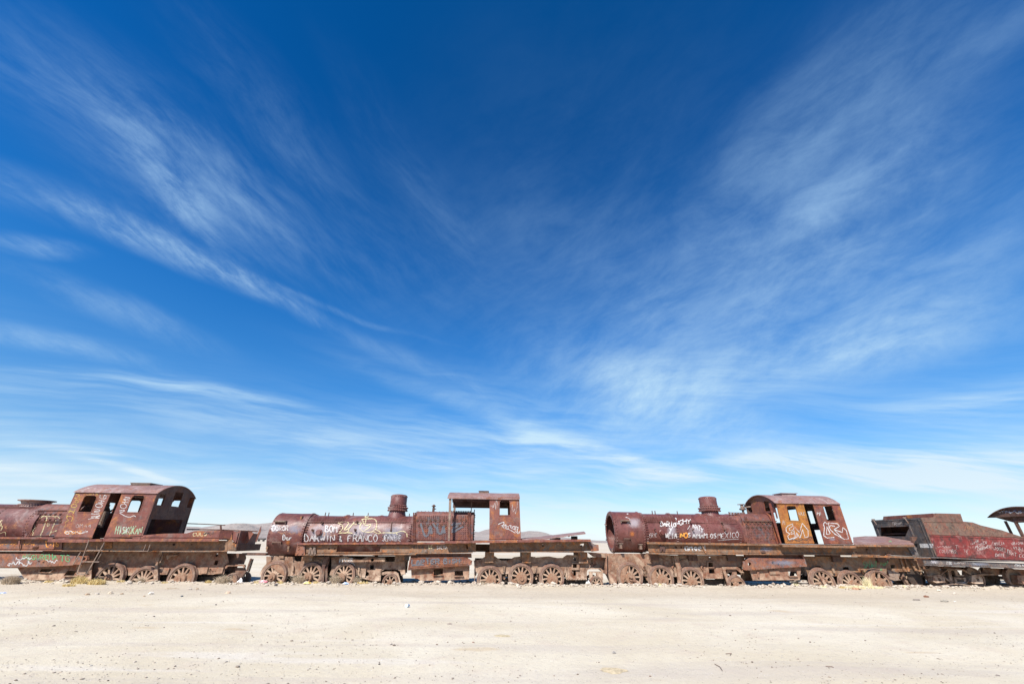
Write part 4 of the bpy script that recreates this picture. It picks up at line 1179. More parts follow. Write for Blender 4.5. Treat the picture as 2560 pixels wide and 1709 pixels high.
# rear bogie frame
mb = MB()
mb.plate(r4, '1172,1045 1250,1038 1330,988 1380,976 1450,990 1530,1046 1620,1046 1700,1002 1850,986 1980,1000 2000,1215 1560,1222 1200,1212', .17, .03)
mb.plate(r5, '485,1008 690,992 800,1012 870,1012 925,972 1150,980 1228,1012 1240,1062 1225,1140 1180,1150 1172,1302 935,1306 895,1232 885,1215 490,1212', .172, .03,
         holes=['1005,1090 1057,1090 1055,1142 1005,1142', '1010,1180 1045,1180 1045,1240 1010,1250'], circ=[(1032, 1027, 21)])
mb.plate(r5, '990,1075 1090,1075 1090,1168 990,1168', .10, .03, holes=['1005,1090 1057,1090 1055,1142 1005,1142']); mb.plate(r5, '910,1140 990,1140 990,1255 1095,1255 1095,1140 1172,1140 1168,1298 940,1300 912,1240', .11, .03)
for (g, a_, b_) in ((r5, (925, 1290), (1165, 1288)), (r5, (930, 1160), (935, 1280)), (r5, (1150, 1160), (1148, 1280))): rivrow_px(mb, g, *a_, *b_, 8, onplane(.11, 0))
mb.plate_raw([rects(X(r4, 1180, 1000, .2), X(r5, 1200, 1000, .2), .35, .95)], 1.0, .03)
for g, x in ((r4, 1190), (r4, 1590), (r5, 530), (r5, 930)): s_ = X(g, x, 1200, .2); mb.box(s_, s_ + .04, .2, 1.0, .3, .85)
mb.plate(r4, '1178,1045 1190,1045 1190,1300 1180,1310', .12, .06); mb.plate(r5, '465,1080 545,1080 545,1215 465,1215', .14, .03)
for g, x, y in ((r4, 1570, 1150), (r5, 100, 1150), (r5, 515, 1160), (r5, 905, 1165)): mb.plate(g, f'{x-14},{y-30} {x+14},{y-30} {x+12},{y+10} {x+4},{y+45} {x-8},{y+45} {x-12},{y+10}', .08, .08)
for x, y in ((1570, 1275), (1985, 1275)): c = hit_d(*r4(x, y), .1); mb.ring('d', [(0, 0), (-.05, .05), (.1, .05)], (c.x, .1, c.z), 10)
mb.build('rear_frame', M['frame'], B)
mb = MB()
mb.plate(r5, '1172,1170 1200,1145 1370,1145 1398,1175 1400,1300 1380,1310 1378,1180 1360,1160 1210,1160 1190,1180 1186,1300 1172,1300', .12, .08)
mb.plate(r5, '1215,1190 1388,1190 1385,1310 1225,1310', .2, .05, holes=['1262,1205 1308,1205 1308,1265 1262,1265'])
mb.build('pony_truck', M['frame'], B)
mb = MB()
mb.plate(r5, '1232,1005 1408,998 1428,1040 1375,1098 1240,1100', .35, .06); mb.plate(r5, '1245,1092 1400,1096 1420,1150 1380,1140 1230,1142', .30, .06)
mb.plate(r5, '1190,1010 1280,1030 1278,1042 1225,1042', .20, .02); mb.box(X(r5, 1170, 960, .4), X(r5, 1430, 960, .4), .45, .75, .72, .84)
mb.plate(r5, '1405,1185 1440,1195 1580,1235 1585,1350 1500,1350 1450,1240', .35, .2)
mb.build('coupling', M['frameC'], B)
# tail of girder underside links to bogie (pivot)
mb = MB()
for g, x in ((r4, 1380), (r5, 395), (r3, 1890), (r3, 700), (r5, 1130)):
    s_ = X(g, x, 960, .1); z_ = Z(g, x, 940, -.3); mb.box(s_ - .2, s_ + .2, .0, 1.2, .82, z_ - .0)
for (a_, b_) in (((r3, 600), (r4, 1150)), ((r4, 1250), (r5, 1150))):
    pass
mb.build_each('pivot_block', M['girder'], B)
# belly and ash pan
mb = MB(); mb.plate(r4, '345,1008 1050,1004 1120,1030 1145,1062 1145,1098 1112,1118 700,1140 308,1176 330,1060', -.22, .2)
sb_ = onplane(-.22, 0)
rivrow_px(mb, r4, 330, 1160, 1100, 1104, 50, sb_, r=.02); rivrow_px(mb, r4, 330, 1140, 1090, 1088, 50, sb_, r=.02); rivrow_px(mb, r4, 360, 1020, 1090, 1016, 44, sb_, r=.018); rivrow_px(mb, r4, 350, 1030, 330, 1150, 8, sb_, r=.02)
for j in range(3): rivrow_px(mb, r4, 380, 1045 + j * 28, 1080, 1038 + j * 22, 34, sb_, r=.014)
for q in ((652, 1075, .06), (715, 1108, .05), (1140, 1058, .05)): mb.rivet(hit_d(*r4(q[0], q[1]), -.22), (0, -1, 0), q[2])
mb.plate(r4, '345,960 1140,955 1145,1010 345,1012', -.05, .2)
mb.build('firebox_skirt', M['belly'], B, label='riveted orange-red lower firebox with grey lettering')
mb = MB(); mb.plate(r4, '355,1172 700,1140 1105,1116 1115,1225 1100,1292 950,1300 480,1312 440,1282 360,1272', -.05, .03, holes=['645,1160 770,1150 770,1240 650,1246', '922,1182 1032,1180 1036,1246 924,1252'])
mb.plate(r4, '640,1240 775,1240 768,1222 650,1246', -.12, .06); mb.plate(r4, '918,1244 1040,1244 1040,1254 918,1260', -.12, .06); mb.plate(r4, '615,1155 650,1160 648,1230 628,1170', -.10, .05)
mb.plate_raw([rects(X(r4, 360, 1200, .2), X(r4, 1100, 1200, .2), .08, .62)], 1.25, .03)
mb.plate(r4, '1085,1235 1110,1215 1112,1290 1075,1290', -.12, .06)
mb.build('ashpan', M['frameC'], B)
# lettering B
def fB1(mb):
    text(mb, r3, 'DARWIN', 635, 795, 1040, 800, 95, 7, cylB, gap=.82, jit=.8); text(mb, r3, '&', 1090, 800, 1130, 800, 85, 6, cylB)
    text(mb, r3, 'FRANCO', 1200, 798, 1600, 798, 92, 6.5, cylB, gap=.8, jit=.8); text(mb, r3, 'JENNIFE', 1650, 795, 1900, 795, 75, 5, cylB, gap=.8, jit=.8)
    text(mb, r3, 'BOM', 905, 670, 1070, 680, 85, 7, cylB)
    text(mb, r3, 'Dar', 350, 778, 480, 778, 66, 6, cylS); text(mb, r3, 'GOROR', 215, 655, 430, 655, 62, 5, cylS)
    stroke(mb, r3, '200,600 260,590 250,640 210,670 200,600', 6, cylS)
graf(B, 'white', fB1)
def fB2(mb):
    c = cylB
    for q in ('1070,545 1225,540 1190,600 1140,650 1200,640 1250,590 1290,530 1270,590 1380,545', '1220,620 1200,680 1150,690 1080,680 1130,640 1140,590 1070,555',
              '1380,510 1440,500 1560,500 1580,560 1570,640 1500,680 1400,670 1350,630 1370,560 1410,545 1380,510', '1460,455 1410,480 1470,485 1460,455', '1400,540 1430,600 1510,560 1480,620 1420,650',
              '1440,500 1430,560', '1560,640 1640,680 1600,700 1540,670', '1080,690 1200,680 1260,690', '1620,690 1700,680 1830,690 1900,655 1970,680 1975,740', '1830,690 1850,710'):
        stroke(mb, r3, q, 5.5, c)
graf(B, 'cream', fB2)
graf(B, 'black', lambda mb: (scribble(mb, r3, 1240, 670, 1440, 780, 16, 3.5, cylB, 2), scribble(mb, r3, 1650, 690, 1900, 780, 40, 3, cylB, 3), text(mb, r3, '&', 1075, 790, 1150, 790, 80, 4, cylB)))
graf(B, 'chalk', lambda mb: (text(mb, r3, 'ZIZA', 875, 722, 1060, 722, 42, 5, cylB), scribble(mb, r3, 290, 670, 540, 710, 16, 4, cylS, 4)))
graf(B, 'white', lambda mb: (text(mb, r3, 'PISTER', 1090, 1075, 1270, 1060, 46, 4.5, onplane(.10)), stroke(mb, r3, '1230,1075 1280,1080 1285,1110', 3, onplane(.10))))
def fB3(mb):
    s = cs
    stroke(mb, r4, '1492,575 1530,555 1580,540 1545,610', 5.5, s); stroke(mb, r4, '1530,590 1600,580', 4, s); stroke(mb, r4, '1570,560 1560,625', 4.5, s)
    stroke(mb, r4, '1585,570 1580,620 1620,600 1590,590', 4, s); stroke(mb, r4, '1620,640 1630,590 1665,580 1650,615 1700,640', 5, s); stroke(mb, r4, '1680,600 1720,600 1725,640 1685,640 1675,615 1690,600', 5, s)
    stroke(mb, r4, '1705,640 1715,600 1760,615 1735,645 1760,690 1745,695', 5.5, s); stroke(mb, r4, '1575,625 1640,640 1720,690', 4, s); stroke(mb, r4, '1710,650 1740,690 1770,690 1775,660', 5, s)
graf(B, 'white', fB3)
def fB4(mb):
    s = onplane(-.12, .02)
    for q in ('480,560 500,640 540,745 590,700 610,560 620,700', '700,560 690,640 720,700 760,690 780,570 790,690', '980,590 900,620 890,690 960,640 1040,600', '640,560 680,620', '880,580 1010,560'):
        stroke(mb, r4, q, 14, s)
    text(mb, r4, 'LAPTER', 360, 1100, 740, 1085, 66, 9, onplane(-.22, .02)); text(mb, r4, 'BISH', 780, 1085, 1000, 1075, 60, 8, onplane(-.22, .02)); stroke(mb, r4, '360,1110 520,1100', 9, onplane(-.22, .02))
graf(B, 'grey', fB4)
graf(B, 'black', lambda mb: text(mb, r4, 'VIVA', 375, 895, 520, 895, 48, 4, onplane(-.29)))
graf(B, 'cream', lambda mb: text(mb, r4, 'LE', 585, 890, 640, 890, 50, 4, onplane(-.29)))
graf(B, 'pale', lambda mb: (text(mb, r4, 'SILVA', 690, 898, 830, 898, 44, 4, onplane(-.29)), scribble(mb, r4, 1390, 260, 1500, 400, 14, 2.2, cs, 11), scribble(mb, r4, 1670, 270, 1755, 460, 12, 2.2, cs, 12)))
patch('overspray', r3, 160, 540, 330, 700, cylS, H['white'], smB); patch('overspray', r3, 380, 560, 620, 720, cylS, H['blue'], smB)
patch('overspray', r3, 620, 540, 1060, 830, cylB, H['white'], baB); patch('overspray', r3, 1120, 540, 1600, 790, cylB, H['white'], baB); patch('overspray', r3, 1580, 560, 2000, 820, cylB, H['blue'], baB)
patch('rust_patch', r3, 370, 760, 460, 860, cylS, H['rust'], smB); patch('overspray', r3, 1640, 680, 1960, 810, cylB, H['white'], baB)

# ============================================================ LOCOMOTIVE C (right)
C = root('steam_locomotive', 1750, 'rusted steam locomotive with open round smokebox and ochre arched cab, right of centre', 'locomotive', 'rusted steam locomotives in a row')
zcC, raC = cyl_fit(r6(330, 0)[0], r6(330, 412)[1], r6(330, 946)[1])
print('C smokebox', zcC, raC)
sc0 = X(r6, 206, 690, .6 - raC); sc1 = X(r6, 612, 790, .6 - raC)
mb = MB()
ri = raC * .80
mb.ring('s', [(sc1 - sc0 - .02, ri * .92), (.25, raC * .94), (.06, raC * .94), (.03, ri), (.0, ri), (-.025, ri + .03), (-.025, raC - .07), (.0, raC - .04), (0, raC), (.7, raC), (sc1 - sc0, raC), (sc1 - sc0, raC - .10)], (sc0, .6, zcC), 72, jit=.018)
rivring(mb, sc0 + .06, zcC, raC, 40); rivring(mb, sc1 - .05, zcC, raC, 50)
for i in range(36):
    a = 2 * math.pi * i / 36; mb.rivet((sc0 - .0, .6 + (raC - .05) * math.cos(a), zcC + (raC - .05) * math.sin(a)), (-1, 0, 0), .018)
smC = mb.build('smokebox', M['barrelC'], C, smooth=True)
mb = MB(); mb.ring('s', [(0, 0), (0, raC * .93), (.03, raC * .93)], (sc1 - .35, .6, zcC), 40); mb.build('tube_plate', M['cab'], smC)
mb = MB()
for a in (25, 155, 205, 335, 260):
    mb.bar((sc0 + .0, .6 + ri * math.cos(R(a)), zcC + ri * math.sin(R(a))), (sc0 - .05, .6 + (ri + .14) * math.cos(R(a)), zcC + (ri + .14) * math.sin(R(a))), .05, .05)
mb.build_each('door_clamp', M['steel'], smC)
cylSC = oncyl(zcC, raC)
ledge(smC, r6, 262, 520, 378, 520, cylSC, .16, .045)
ledge(smC, r6, 305, 752, 402, 752, cylSC, .07, .05, 'bracket', M['darkrust'])
mb = MB()
for x, y in ((265, 830), (525, 840)):
    p = cylSC(*r6(x, y)); mb.box(p.x - .1, p.x + .1, p.y - .10, p.y + .1, p.z - .0, p.z + .03); mb.box(p.x - .05, p.x + .05, p.y - .07, p.y + .1, p.z - .18, p.z)
mb.build_each('bracket', M['steel'], smC)
rc2 = raC - .075; sc2 = X(r6, 1850, 800, -.12)
mb = MB(); L_ = sc2 - sc1
mb.ring('s', [(-.1, rc2), (L_ * .33, rc2), (L_ * .332, rc2 + .018), (L_ * .66, rc2 + .018), (L_ * .662, rc2 + .035), (L_ + .1, rc2 + .035)], (sc1, .6, zcC), 72, jit=.012)
for x in (628, 1022, 1438, 1846): ringpx(mb, r6, x, 800, zcC, rc2 + .028)
for (xa, xb, a0) in ((600, 1000, 146), (1400, 1800, 146)):
    s0_, s1_ = X(r6, xa, 540, .0), X(r6, xb, 540, .0)
    for row in range(5):
        n = int((s1_ - s0_) / .07)
        for k in range(n):
            a = R(a0 - row * 5)
            mb.rivet((s0_ + (k + .5 * (row % 2)) * .07, .6 + (rc2 + .026) * math.cos(a), zcC + (rc2 + .026) * math.sin(a)), (0, math.cos(a), math.sin(a)), .022)
baC = mb.build('boiler', M['barrelC'], C, smooth=True)
cylC = oncyl(zcC, rc2 + .035)
mb = MB(); p0, p1 = cylC(*r6(600, 538)), cylC(*r6(1790, 568)); mb.tube([p0, p1], .012); mb.build('seam_strip', M['barrelC'], baC)
mb = MB()
for x, y in ((775, 550), (1170, 545), (1582, 560), (712, 645), (1205, 650), (1628, 650)):
    p = cylC(*r6(x, y)); mb.tube([p + Vector((0, .03, 0)), p + Vector((0, -.12, .03))], .022); mb.rivet(p + Vector((0, -.12, .03)), (0, -1, 0), .045)
p, q = cylC(*r6(1590, 560)), cylC(*r6(1615, 650)); mb.tube([p + Vector((0, -.05, 0)), q + Vector((0, -.05, 0))], .018)
for x in (685, 722, 1013, 1690):
    c = hit_d(*r6(x, 440), .6); mb.tube([(c.x, .6, zcC + rc2), (c.x, .6, zcC + rc2 + .14)], .022)
mb.build_each('handrail_stub', M['darkrust'], baC)
mb = MB(); p = cylC(*r6(805, 685)); mb.ring('d', [(.06, .13), (-.04, .13), (-.06, .09), (-.14, .08), (-.14, 0)], tuple(p), 20)
mb.build('feed_valve', M['barrelC'], baC, smooth=True)
domC, _, _ = dome(baC, r6, 1446, 470, [(462, 108), (408, 98), (402, 124), (368, 126), (352, 104), (238, 104), (228, 100)], zcC, rc2, M['barrelC'])
# firebox C
s0_, s1_ = X(r6, 1925, 815, -.12), X(r7, 745, 815, -.12) - .05
ztC = Z(r7, 500, 436, .15); zlo = Z(r7, 500, 835, -.12)
mb, fp = firebox_mesh(s0_, s1_, ztC, zlo, rad=.36)
rb = rc2 + .035
def ringq(sx, f):
    out = []
    for i in range(40):
        a = -math.pi * .5 + 2 * math.pi * i / 40
        dx, dz = math.cos(a), math.sin(a)
        k = min(.72 / max(abs(dx), 1e-3), ((ztC - zcC) if dz > 0 else (zcC - zlo)) / max(abs(dz), 1e-3)) * (.90 if abs(dx) > .45 and dz > .45 else 1)
        y1, z1 = .6 + rb * dx, zcC + rb * dz; y2, z2 = .6 + dx * k, zcC + dz * k
        out.append((sx, y1 + (y2 - y1) * f, z1 + (z2 - z1) * f))
    return out
rr_ = [ringq(s0_ - .40, 0), ringq(s0_ - .22, .3), ringq(s0_ - .10, .75), ringq(s0_ + .02, 1.01)]
mb.add(sum(rr_, []), [(k * 40 + i, k * 40 + (i + 1) % 40, (k + 1) * 40 + (i + 1) % 40, (k + 1) * 40 + i) for k in range(3) for i in range(40)])
for j in range(12): rivrow_px(mb, r7, 350, 560 + j * 21, 715, 562 + j * 21, 20, sfB, r=.015)
for x in (320, 340): rivrow_px(mb, r7, x, 480, x + 55, 815, 18, sfB, r=.02)
for x in (335, 440, 445, 540, 635):
    p = hit_d(*r7(x, 462), .05); mb.ring('z', [(-.12, .06), (.01, .06), (.01, 0)], (p.x, .08, p.z), 8)
fbC = mb.build('firebox', M['firebox'], C, smooth=True)
mb = MB()
for (y, xa, xb, n) in ((553, 333, 655, 7), (612, 368, 690, 7)):
    for k in range(n):
        p = onplane(-.12, 0)(*r7(xa + (xb - xa) * k / (n - 1), y)); mb.ring('d', [(.02, .05), (-.035, .05), (-.035, .03), (-.015, .03), (-.015, 0)], tuple(p), 10)
for x, y in ((405, 690), (480, 755), (528, 757), (615, 757), (670, 765), (705, 765)):
    p = onplane(-.12, 0)(*r7(x, y)); mb.rivet(p, (0, -1, 0), .04)
mb.build_each('stay_stub', M['darkrust'], fbC)
mb = MB(); a_ = hit_d(*r7(305, 530), -.13); b_ = hit_d(*r7(738, 538), -.13); mb.box(a_.x, b_.x, -.17, -.10, a_.z - .02, a_.z + .02)
mb.build('handrail', M['darkrust'], fbC)
mb = MB()   # raised rim round the back of the firebox
sx = s1_ + .02
pp = [(p[0] * 1.0, p[1]) for p in fp]
inner = [(.6 + (p[0] - .6) * .93, zcC + (p[1] - zcC) * .93 if p[1] > zlo + .05 else p[1]) for p in fp]
outer_ = [(.6 + (p[0] - .6) * 1.06, zcC + (p[1] - zcC) * 1.05 if p[1] > zlo + .05 else p[1]) for p in fp]
mb.wall_s([outer_ + inner[::-1]], sx, .09)
mb.build('firebox_rim', M['redcab'], fbC)
mb = MB(); c = hit_d(*r7(305, 420), .75)
mb.ring('z', [(0, .05), (.18, .05), (.2, .14), (.26, .15), (.28, .08), (.42, .06), (.44, .12), (.46, .12), (.46, 0)], (c.x, .75, ztC), 14)
mb.tube([(c.x - .2, .75, ztC + .44), (c.x + .2, .75, ztC + .44)], .022); mb.tube([(c.x + .0, .6, ztC + .3), (c.x + .28, .5, ztC + .33)], .03)
mb.build('safety_valve', M['steel'], fbC)
mb = MB()
for k in range(5): mb.tube([(s0_ - .35 + k * .14, .2, ztC - .03), (s0_ - .35 + k * .14, .2, ztC + .04)], .03, 6)
mb.tube([(s0_ - .4, .2, ztC + .03), (s0_ + .4, .2, ztC + .03)], .02)
mb.build('pipe', M['darkrust'], fbC)
# cab C
WC1 = '885,334 975,335 990,350 1040,528 905,520 870,345'
WC2 = '1345,342 1462,330 1520,525 1400,526'
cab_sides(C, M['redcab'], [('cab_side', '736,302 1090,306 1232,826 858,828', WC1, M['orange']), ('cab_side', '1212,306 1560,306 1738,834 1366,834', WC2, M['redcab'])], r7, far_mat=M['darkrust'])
e0 = X(r7, 736, 302, CAB_N); e1 = X(r7, 1562, 306, CAB_N)
zeC = (Z(r7, 736, 300, CAB_N) + Z(r7, 1560, 306, CAB_N)) / 2; zbC = Z(r7, 1300, 832, CAB_N)
fe = hit_s(*r7(258, 330), e0); cr = hit_s(*r7(480, 201), e0)
print('C cab far side', fe, 'crown', cr, zeC, zbC)
arc = arch_pts(CAB_N, CAB_F + .03, zeC, cr.z, 16)
mb = MB()
hol = [endloop(r7, q, e0 + .02) for q in ('345,295 398,292 425,418 358,415', '568,272 640,268 668,402 588,402')]
lowz = hit_s(*r7(550, 436), e0 + .02).z
mb.wall_s([arc + [(CAB_F, lowz - 1.0), (1.45, lowz - 1.0), (1.45, lowz), (-.26, lowz), (-.26, lowz - .25), (-.33, lowz - .25), (-.33, zeC + .1)]] + hol, e0 + .02, .03)
mb.build('cab_front_wall', M['redcab'], C)
mb = MB()
hb = [[(-.34, zeC - .75), (-.05, zeC - .75), (-.05, zeC - .18), (-.34, zeC - .18)], [(1.25, zeC - .75), (1.6, zeC - .75), (1.6, zeC - .18), (1.25, zeC - .18)], [(.35, zeC - .6), (.85, zeC - .6), (.85, zeC - .05), (.35, zeC - .05)]]
mb.wall_s([[(CAB_F + .03, zbC), (1.5, zbC), (1.5, zbC + .62), (.95, zbC + .62), (.95, zbC), (CAB_N + .031, zbC)] + [(max(p[0], CAB_N + .031), p[1]) for p in arc]] + hb, e1 - .05, .03)
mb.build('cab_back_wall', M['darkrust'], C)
mb = MB(); L_ = loop(r7, '1090,306 1212,306 1366,834 1232,826', CAB_N); mb.plate_raw([rects(L_[0][0] - .04, L_[1][0] + .06, zbC, zbC + .95)], CAB_F + .031, .02); mb.build('far_door', M['darkrust'], C)
mb = MB(); arch_roof(mb, e0 - .10, e1 + .02, CAB_N - .05, CAB_F + .08, zeC - .01, cr.z + .02, .03, 20, .015)
roC = mb.build('cab_roof', M['roof'], C, smooth=True)
a_, b_ = X(r7, 745, 200, .6), X(r7, 958, 200, .6)
mb = MB(); mb.box(a_ + .05, b_ - .05, .3, .9, cr.z - .02, cr.z + .07); mb.box(a_, b_, .25, .95, cr.z + .071, cr.z + .095); mb.build('roof_vent', M['roof'], roC)
mb = MB(); mb.box(e0, e1, -.01, 1.21, zbC - .05, zbC - .02); mb.build('cab_floor', M['darkrust'], C)
mb = MB(); mb.bar(hit_d(*r7(650, 300), -.28), hit_d(*r7(785, 822), -.28), .09, .05); mb.bar(hit_d(*r7(672, 460), -.4), hit_d(*r7(795, 826), -.4), .05, .05)
mb.build_each('cab_post', M['redcab'], C)
# boards and girder
runboard(C, [(r6, 610, 806, r7, 800, 832, 22, -.41), (r7, 808, 838, r7, 1770, 856, 26, -.63), (r7, 1770, 842, r8, 655, 846, 20, -.60)], 0, mat=M['girder'])
mb = MB()
mb.plate(r6, '616,822 2091,838 2091,958 640,946', -.27, .02, circ=[(993, 872, 13), (1060, 874, 13)])
mb.plate(r7, '522,836 2000,866 2091,866 2091,980 1900,968 522,958', -.271, .02, circ=[(1920, 904, 12)])
mb.plate(r6, '640,946 2091,958 2091,972 640,962', -.33, .08); mb.plate(r7, '520,958 1740,964 1740,978 520,972', -.34, .09)
mb.plate(r8, '165,868 560,872 640,985 -40,970 -40,868', -.273, .02, circ=[(38, 905, 12)])
mb.plate(r7, '1740,966 2091,972 2091,990 1720,996', -.52, .05); mb.plate(r8, '-40,978 300,985 720,1000 960,1010 960,1022 600,1020 300,1008 -40,998', -.52, .05)
rivrow_px(mb, r6, 650, 930, 2080, 944, 90, onplane(-.27, 0)); rivrow_px(mb, r7, 0, 884, 330, 890, 16, onplane(-.27, 0), r=.025)
for x in (1325,): mb.plate(r6, f'{x},835 {x+15},835 {x+70},950 {x+50},950', -.37, .02)
mb.plate(r6, '1930,830 1942,830 1948,950 1936,950', -.37, .02)
mb.plate_raw([rects(X(r6, 640, 900, -.3), X(r8, 640, 900, -.3), Z(r6, 1300, 945, -.3), Z(r6, 1300, 835, -.3))], 1.54, .02)
mb.build('side_girder', M['girder'], C)
mb = MB()
mb.plate(r6, '780,858 800,845 850,870 850,935 830,935 822,890 800,935 786,935', -.33, .05)
mb.plate(r7, '545,940 560,915 590,918 600,945', -.34, .06); mb.plate(r7, '1775,968 1788,930 1798,968', -.34, .03)
mb.plate(r8, '300,960 360,955 345,985 330,1060 300,1040', -.37, .05)
mb.build_each('bracket', M['darkrust'], C)
mb = MB(); mb.plate(r8, '572,874 692,882 688,905 700,935 725,985 640,988', -.34, .05); mb.plate(r8, '520,850 660,852 690,880 560,874', -.50, .1)
mb.build('girder_end', M['greyband'], C)
# rear tank bottom: a low sloping sheet behind the cab
mb = MB()
A1, A2 = hit_d(*r7(1745, 826), -.58), hit_d(*r8(655, 846), -.58)
B1, B2 = hit_d(*r7(1738, 742), 1.5), hit_d(*r8(602, 736), 1.5)
Cx = hit_d(*r7(1900, 728), 1.5)
zf = lambda p, dz=0: (p.x, p.y, p.z + dz)
N1 = hit_d(*r8(640, 832), -.58)
vs = [zf(A1), (A2.x, -.58, A2.z + .05), zf(B2), zf(Cx), zf(B1)]
vs = vs + [(p[0], p[1], p[2] - .05) for p in vs]
mb.add(vs, [(0, 1, 2), (0, 2, 3), (0, 3, 4), (5, 7, 6), (5, 8, 7), (5, 9, 8), (0, 5, 6, 1), (1, 6, 7, 2), (2, 7, 8, 3), (3, 8, 9, 4), (4, 9, 5, 0)])
for k in range(70):
    t = k / 69; q = Vector(vs[0]).lerp(Vector(vs[1]), t); mb.rivet((q.x, q.y + .06, q.z + .012), (0, 0, 1), .016)
for (u, v) in ((.25, .3), (.5, .5)):
    pass
mb.build('sloping_deck', M['roof'], C)
mb = MB(); mb.plate(r8, '620,740 650,735 690,738 700,750 665,800 655,830 640,800', -.30, .1); mb.plate(r8, '640,740 735,742 720,752 650,756', .0, .1)
mb.build_each('hook', M['darkrust'], C)
# front frame C
mb = MB()
mb.plate(r6, '75,952 640,960 960,978 1870,984 1900,1055 1885,1108 1835,1130 1600,1128 1590,1150 1612,1284 1352,1284 1325,1232 600,1232 75,1222', .17, .03,
         holes=['1418,1075 1475,1075 1475,1132 1418,1132', '1105,1125 1178,1125 1178,1150 1105,1150', '1425,1160 1490,1160 1505,1215 1425,1215'], circ=[(1437, 1015, 15)])
mb.plate(r6, '72,950 92,950 92,1224 72,1222', .02, .15); mb.plate(r6, '1395,1060 1418,1075 1418,1132 1475,1132 1475,1075 1418,1075 1400,1060 1490,1062 1495,1145 1400,1142', .12, .04)
mb.plate(r6, '1355,1130 1418,1140 1425,1215 1505,1220 1520,1140 1590,1140 1612,1284 1352,1284', .10, .04)
rivrow_px(mb, r6, 1365, 1275, 1605, 1275, 10, onplane(.10, 0)); rivrow_px(mb, r6, 1370, 1145, 1372, 1260, 6, onplane(.10, 0)); rivrow_px(mb, r6, 1580, 1150, 1595, 1265, 6, onplane(.10, 0))
mb.plate(r6, '1590,1130 1790,1128 1830,1150 1850,1190 1885,1200 1885,1210 1835,1205 1805,1180 1780,1160 1650,1160 1640,1170 1680,1330 1660,1330 1600,1170', .10, .08)
mb.plate(r6, '1650,1162 1780,1162 1800,1300 1680,1330', .2, .04, holes=['1662,1198 1728,1198 1732,1270 1672,1282'])
mb.plate_raw([rects(X(r6, 80, 1200, .2), X(r6, 1880, 1200, .2), .4, 1.05)], 1.0, .03)
for x in (90, 560, 1000, 1500, 1860): s_ = X(r6, x, 1200, .2); mb.box(s_, s_ + .04, .2, 1.0, .4, .95)
for x, y in ((560, 1150), (950, 1150), (1330, 1150)): mb.plate(r6, f'{x-14},{y-30} {x+14},{y-34} {x+4},{y-10} {x+16},{y+15} {x+8},{y+18} {x-12},{y-5}', .08, .08)
mb.build('front_frame', M['frameC'], C)
mb = MB()
for (x, y, rr) in ((385, 1240, 245), (775, 1250, 210), (1160, 1260, 200)):
    c = hit_d(*r6(x, y), .13); ra = abs(hit_d(*r6(x + rr, y), .13).x - c.x)
    mb.ring('d', [(0, ra * .62), (0, ra), (.035, ra)], (c.x, .132, c.z), 30, 0, math.pi)
mb.build_each('splasher', M['frame'], C)
mb = MB()
mb.plate(r6, '965,982 1022,978 1035,1050 1055,1120 1062,1340 1020,1340 1010,1150 985,1080', -.03, .07)
mb.plate(r6, '940,990 975,990 990,1080 960,1090', .05, .05)
mb.build_each('brake_hanger', M['frameC'], C)
mb = MB()
mb.plate(r6, '-140,940 75,952 75,1010 -60,1000', -.02, .5); mb.plate(r6, '-100,1000 72,1010 72,1222 -20,1160 -90,1140', .30, .05)
mb.plate(r6, '110,1225 215,1230 222,1352 140,1352', .05, .25); mb.plate(r6, '575,1230 640,1240 640,1330 610,1300', .2, .1)
mb.build_each('buffer_beam', M['frameC'], C)
mb = MB()
mb.plate(r6, '575,940 640,946 900,962 1180,968 1540,960 1600,982 1180,976 900,972 640,960', -.30, .05)
mb.build('foot_plate', M['steel'], C)
wheel(C, r6, 400, 1262, 163, 12, 155, (400, 1285), d=0, bscale=1.1, rot=.2)
wheel(C, r6, 806, 1294, 162, 12, 175, (830, 1310), d=0, bscale=1.2, rot=.15)
wheel(C, r6, 1205, 1318, 158, 12, None, (1215, 1335), d=0, bscale=1.1, rot=.3)
wheel(C, r6, 1798, 1374, 112, 8, 90, (1790, 1375), d=-.02, bscale=1.0)
wheel(C, r7, 1355, 1338, 160, 12, None, (1375, 1310), d=-.1, bscale=.55, rot=.1)
wheel(C, r7, 1732, 1362, 152, 12, None, (1765, 1380), d=-.05, bscale=1.1, rot=.2)
wheel(C, r8, 220, 1350, 160, 8, 160, (245, 1355), d=-.05, bscale=1.1, rot=.5)
mb = MB()
for x, y, g in ((400, 1262, r6), (806, 1294, r6), (1205, 1318, r6), (1798, 1374, r6), (1355, 1338, r7), (1732, 1362, r7), (220, 1350, r8)):
    c = hit_d(*g(x, y), 0); mb.tube([(c.x, .1, c.z), (c.x, 1.1, c.z)], .08, 8)
mb.build_each('axle', M['frame'], C)
mb = MB()
mb.tube([hit_d(*r6(430, 1300), -.15), hit_d(*r6(505, 1342), -.15)], .07, 10); mb.tube([hit_d(*r6(380, 1255), -.16), hit_d(*r6(420, 1270), -.16)], .045, 8)
mb.build('crank_pin', M['wheel'], C)
mb = MB(); mb.bar(hit_d(*r7(1320, 1265), -.2), hit_d(*r7(1405, 1405), -.2), .14, .05); mb.bar(hit_d(*r7(1290, 1255), -.2), hit_d(*r7(1375, 1280), -.2), .06, .05)
mb.build('connecting_rod', M['frameC'], C)
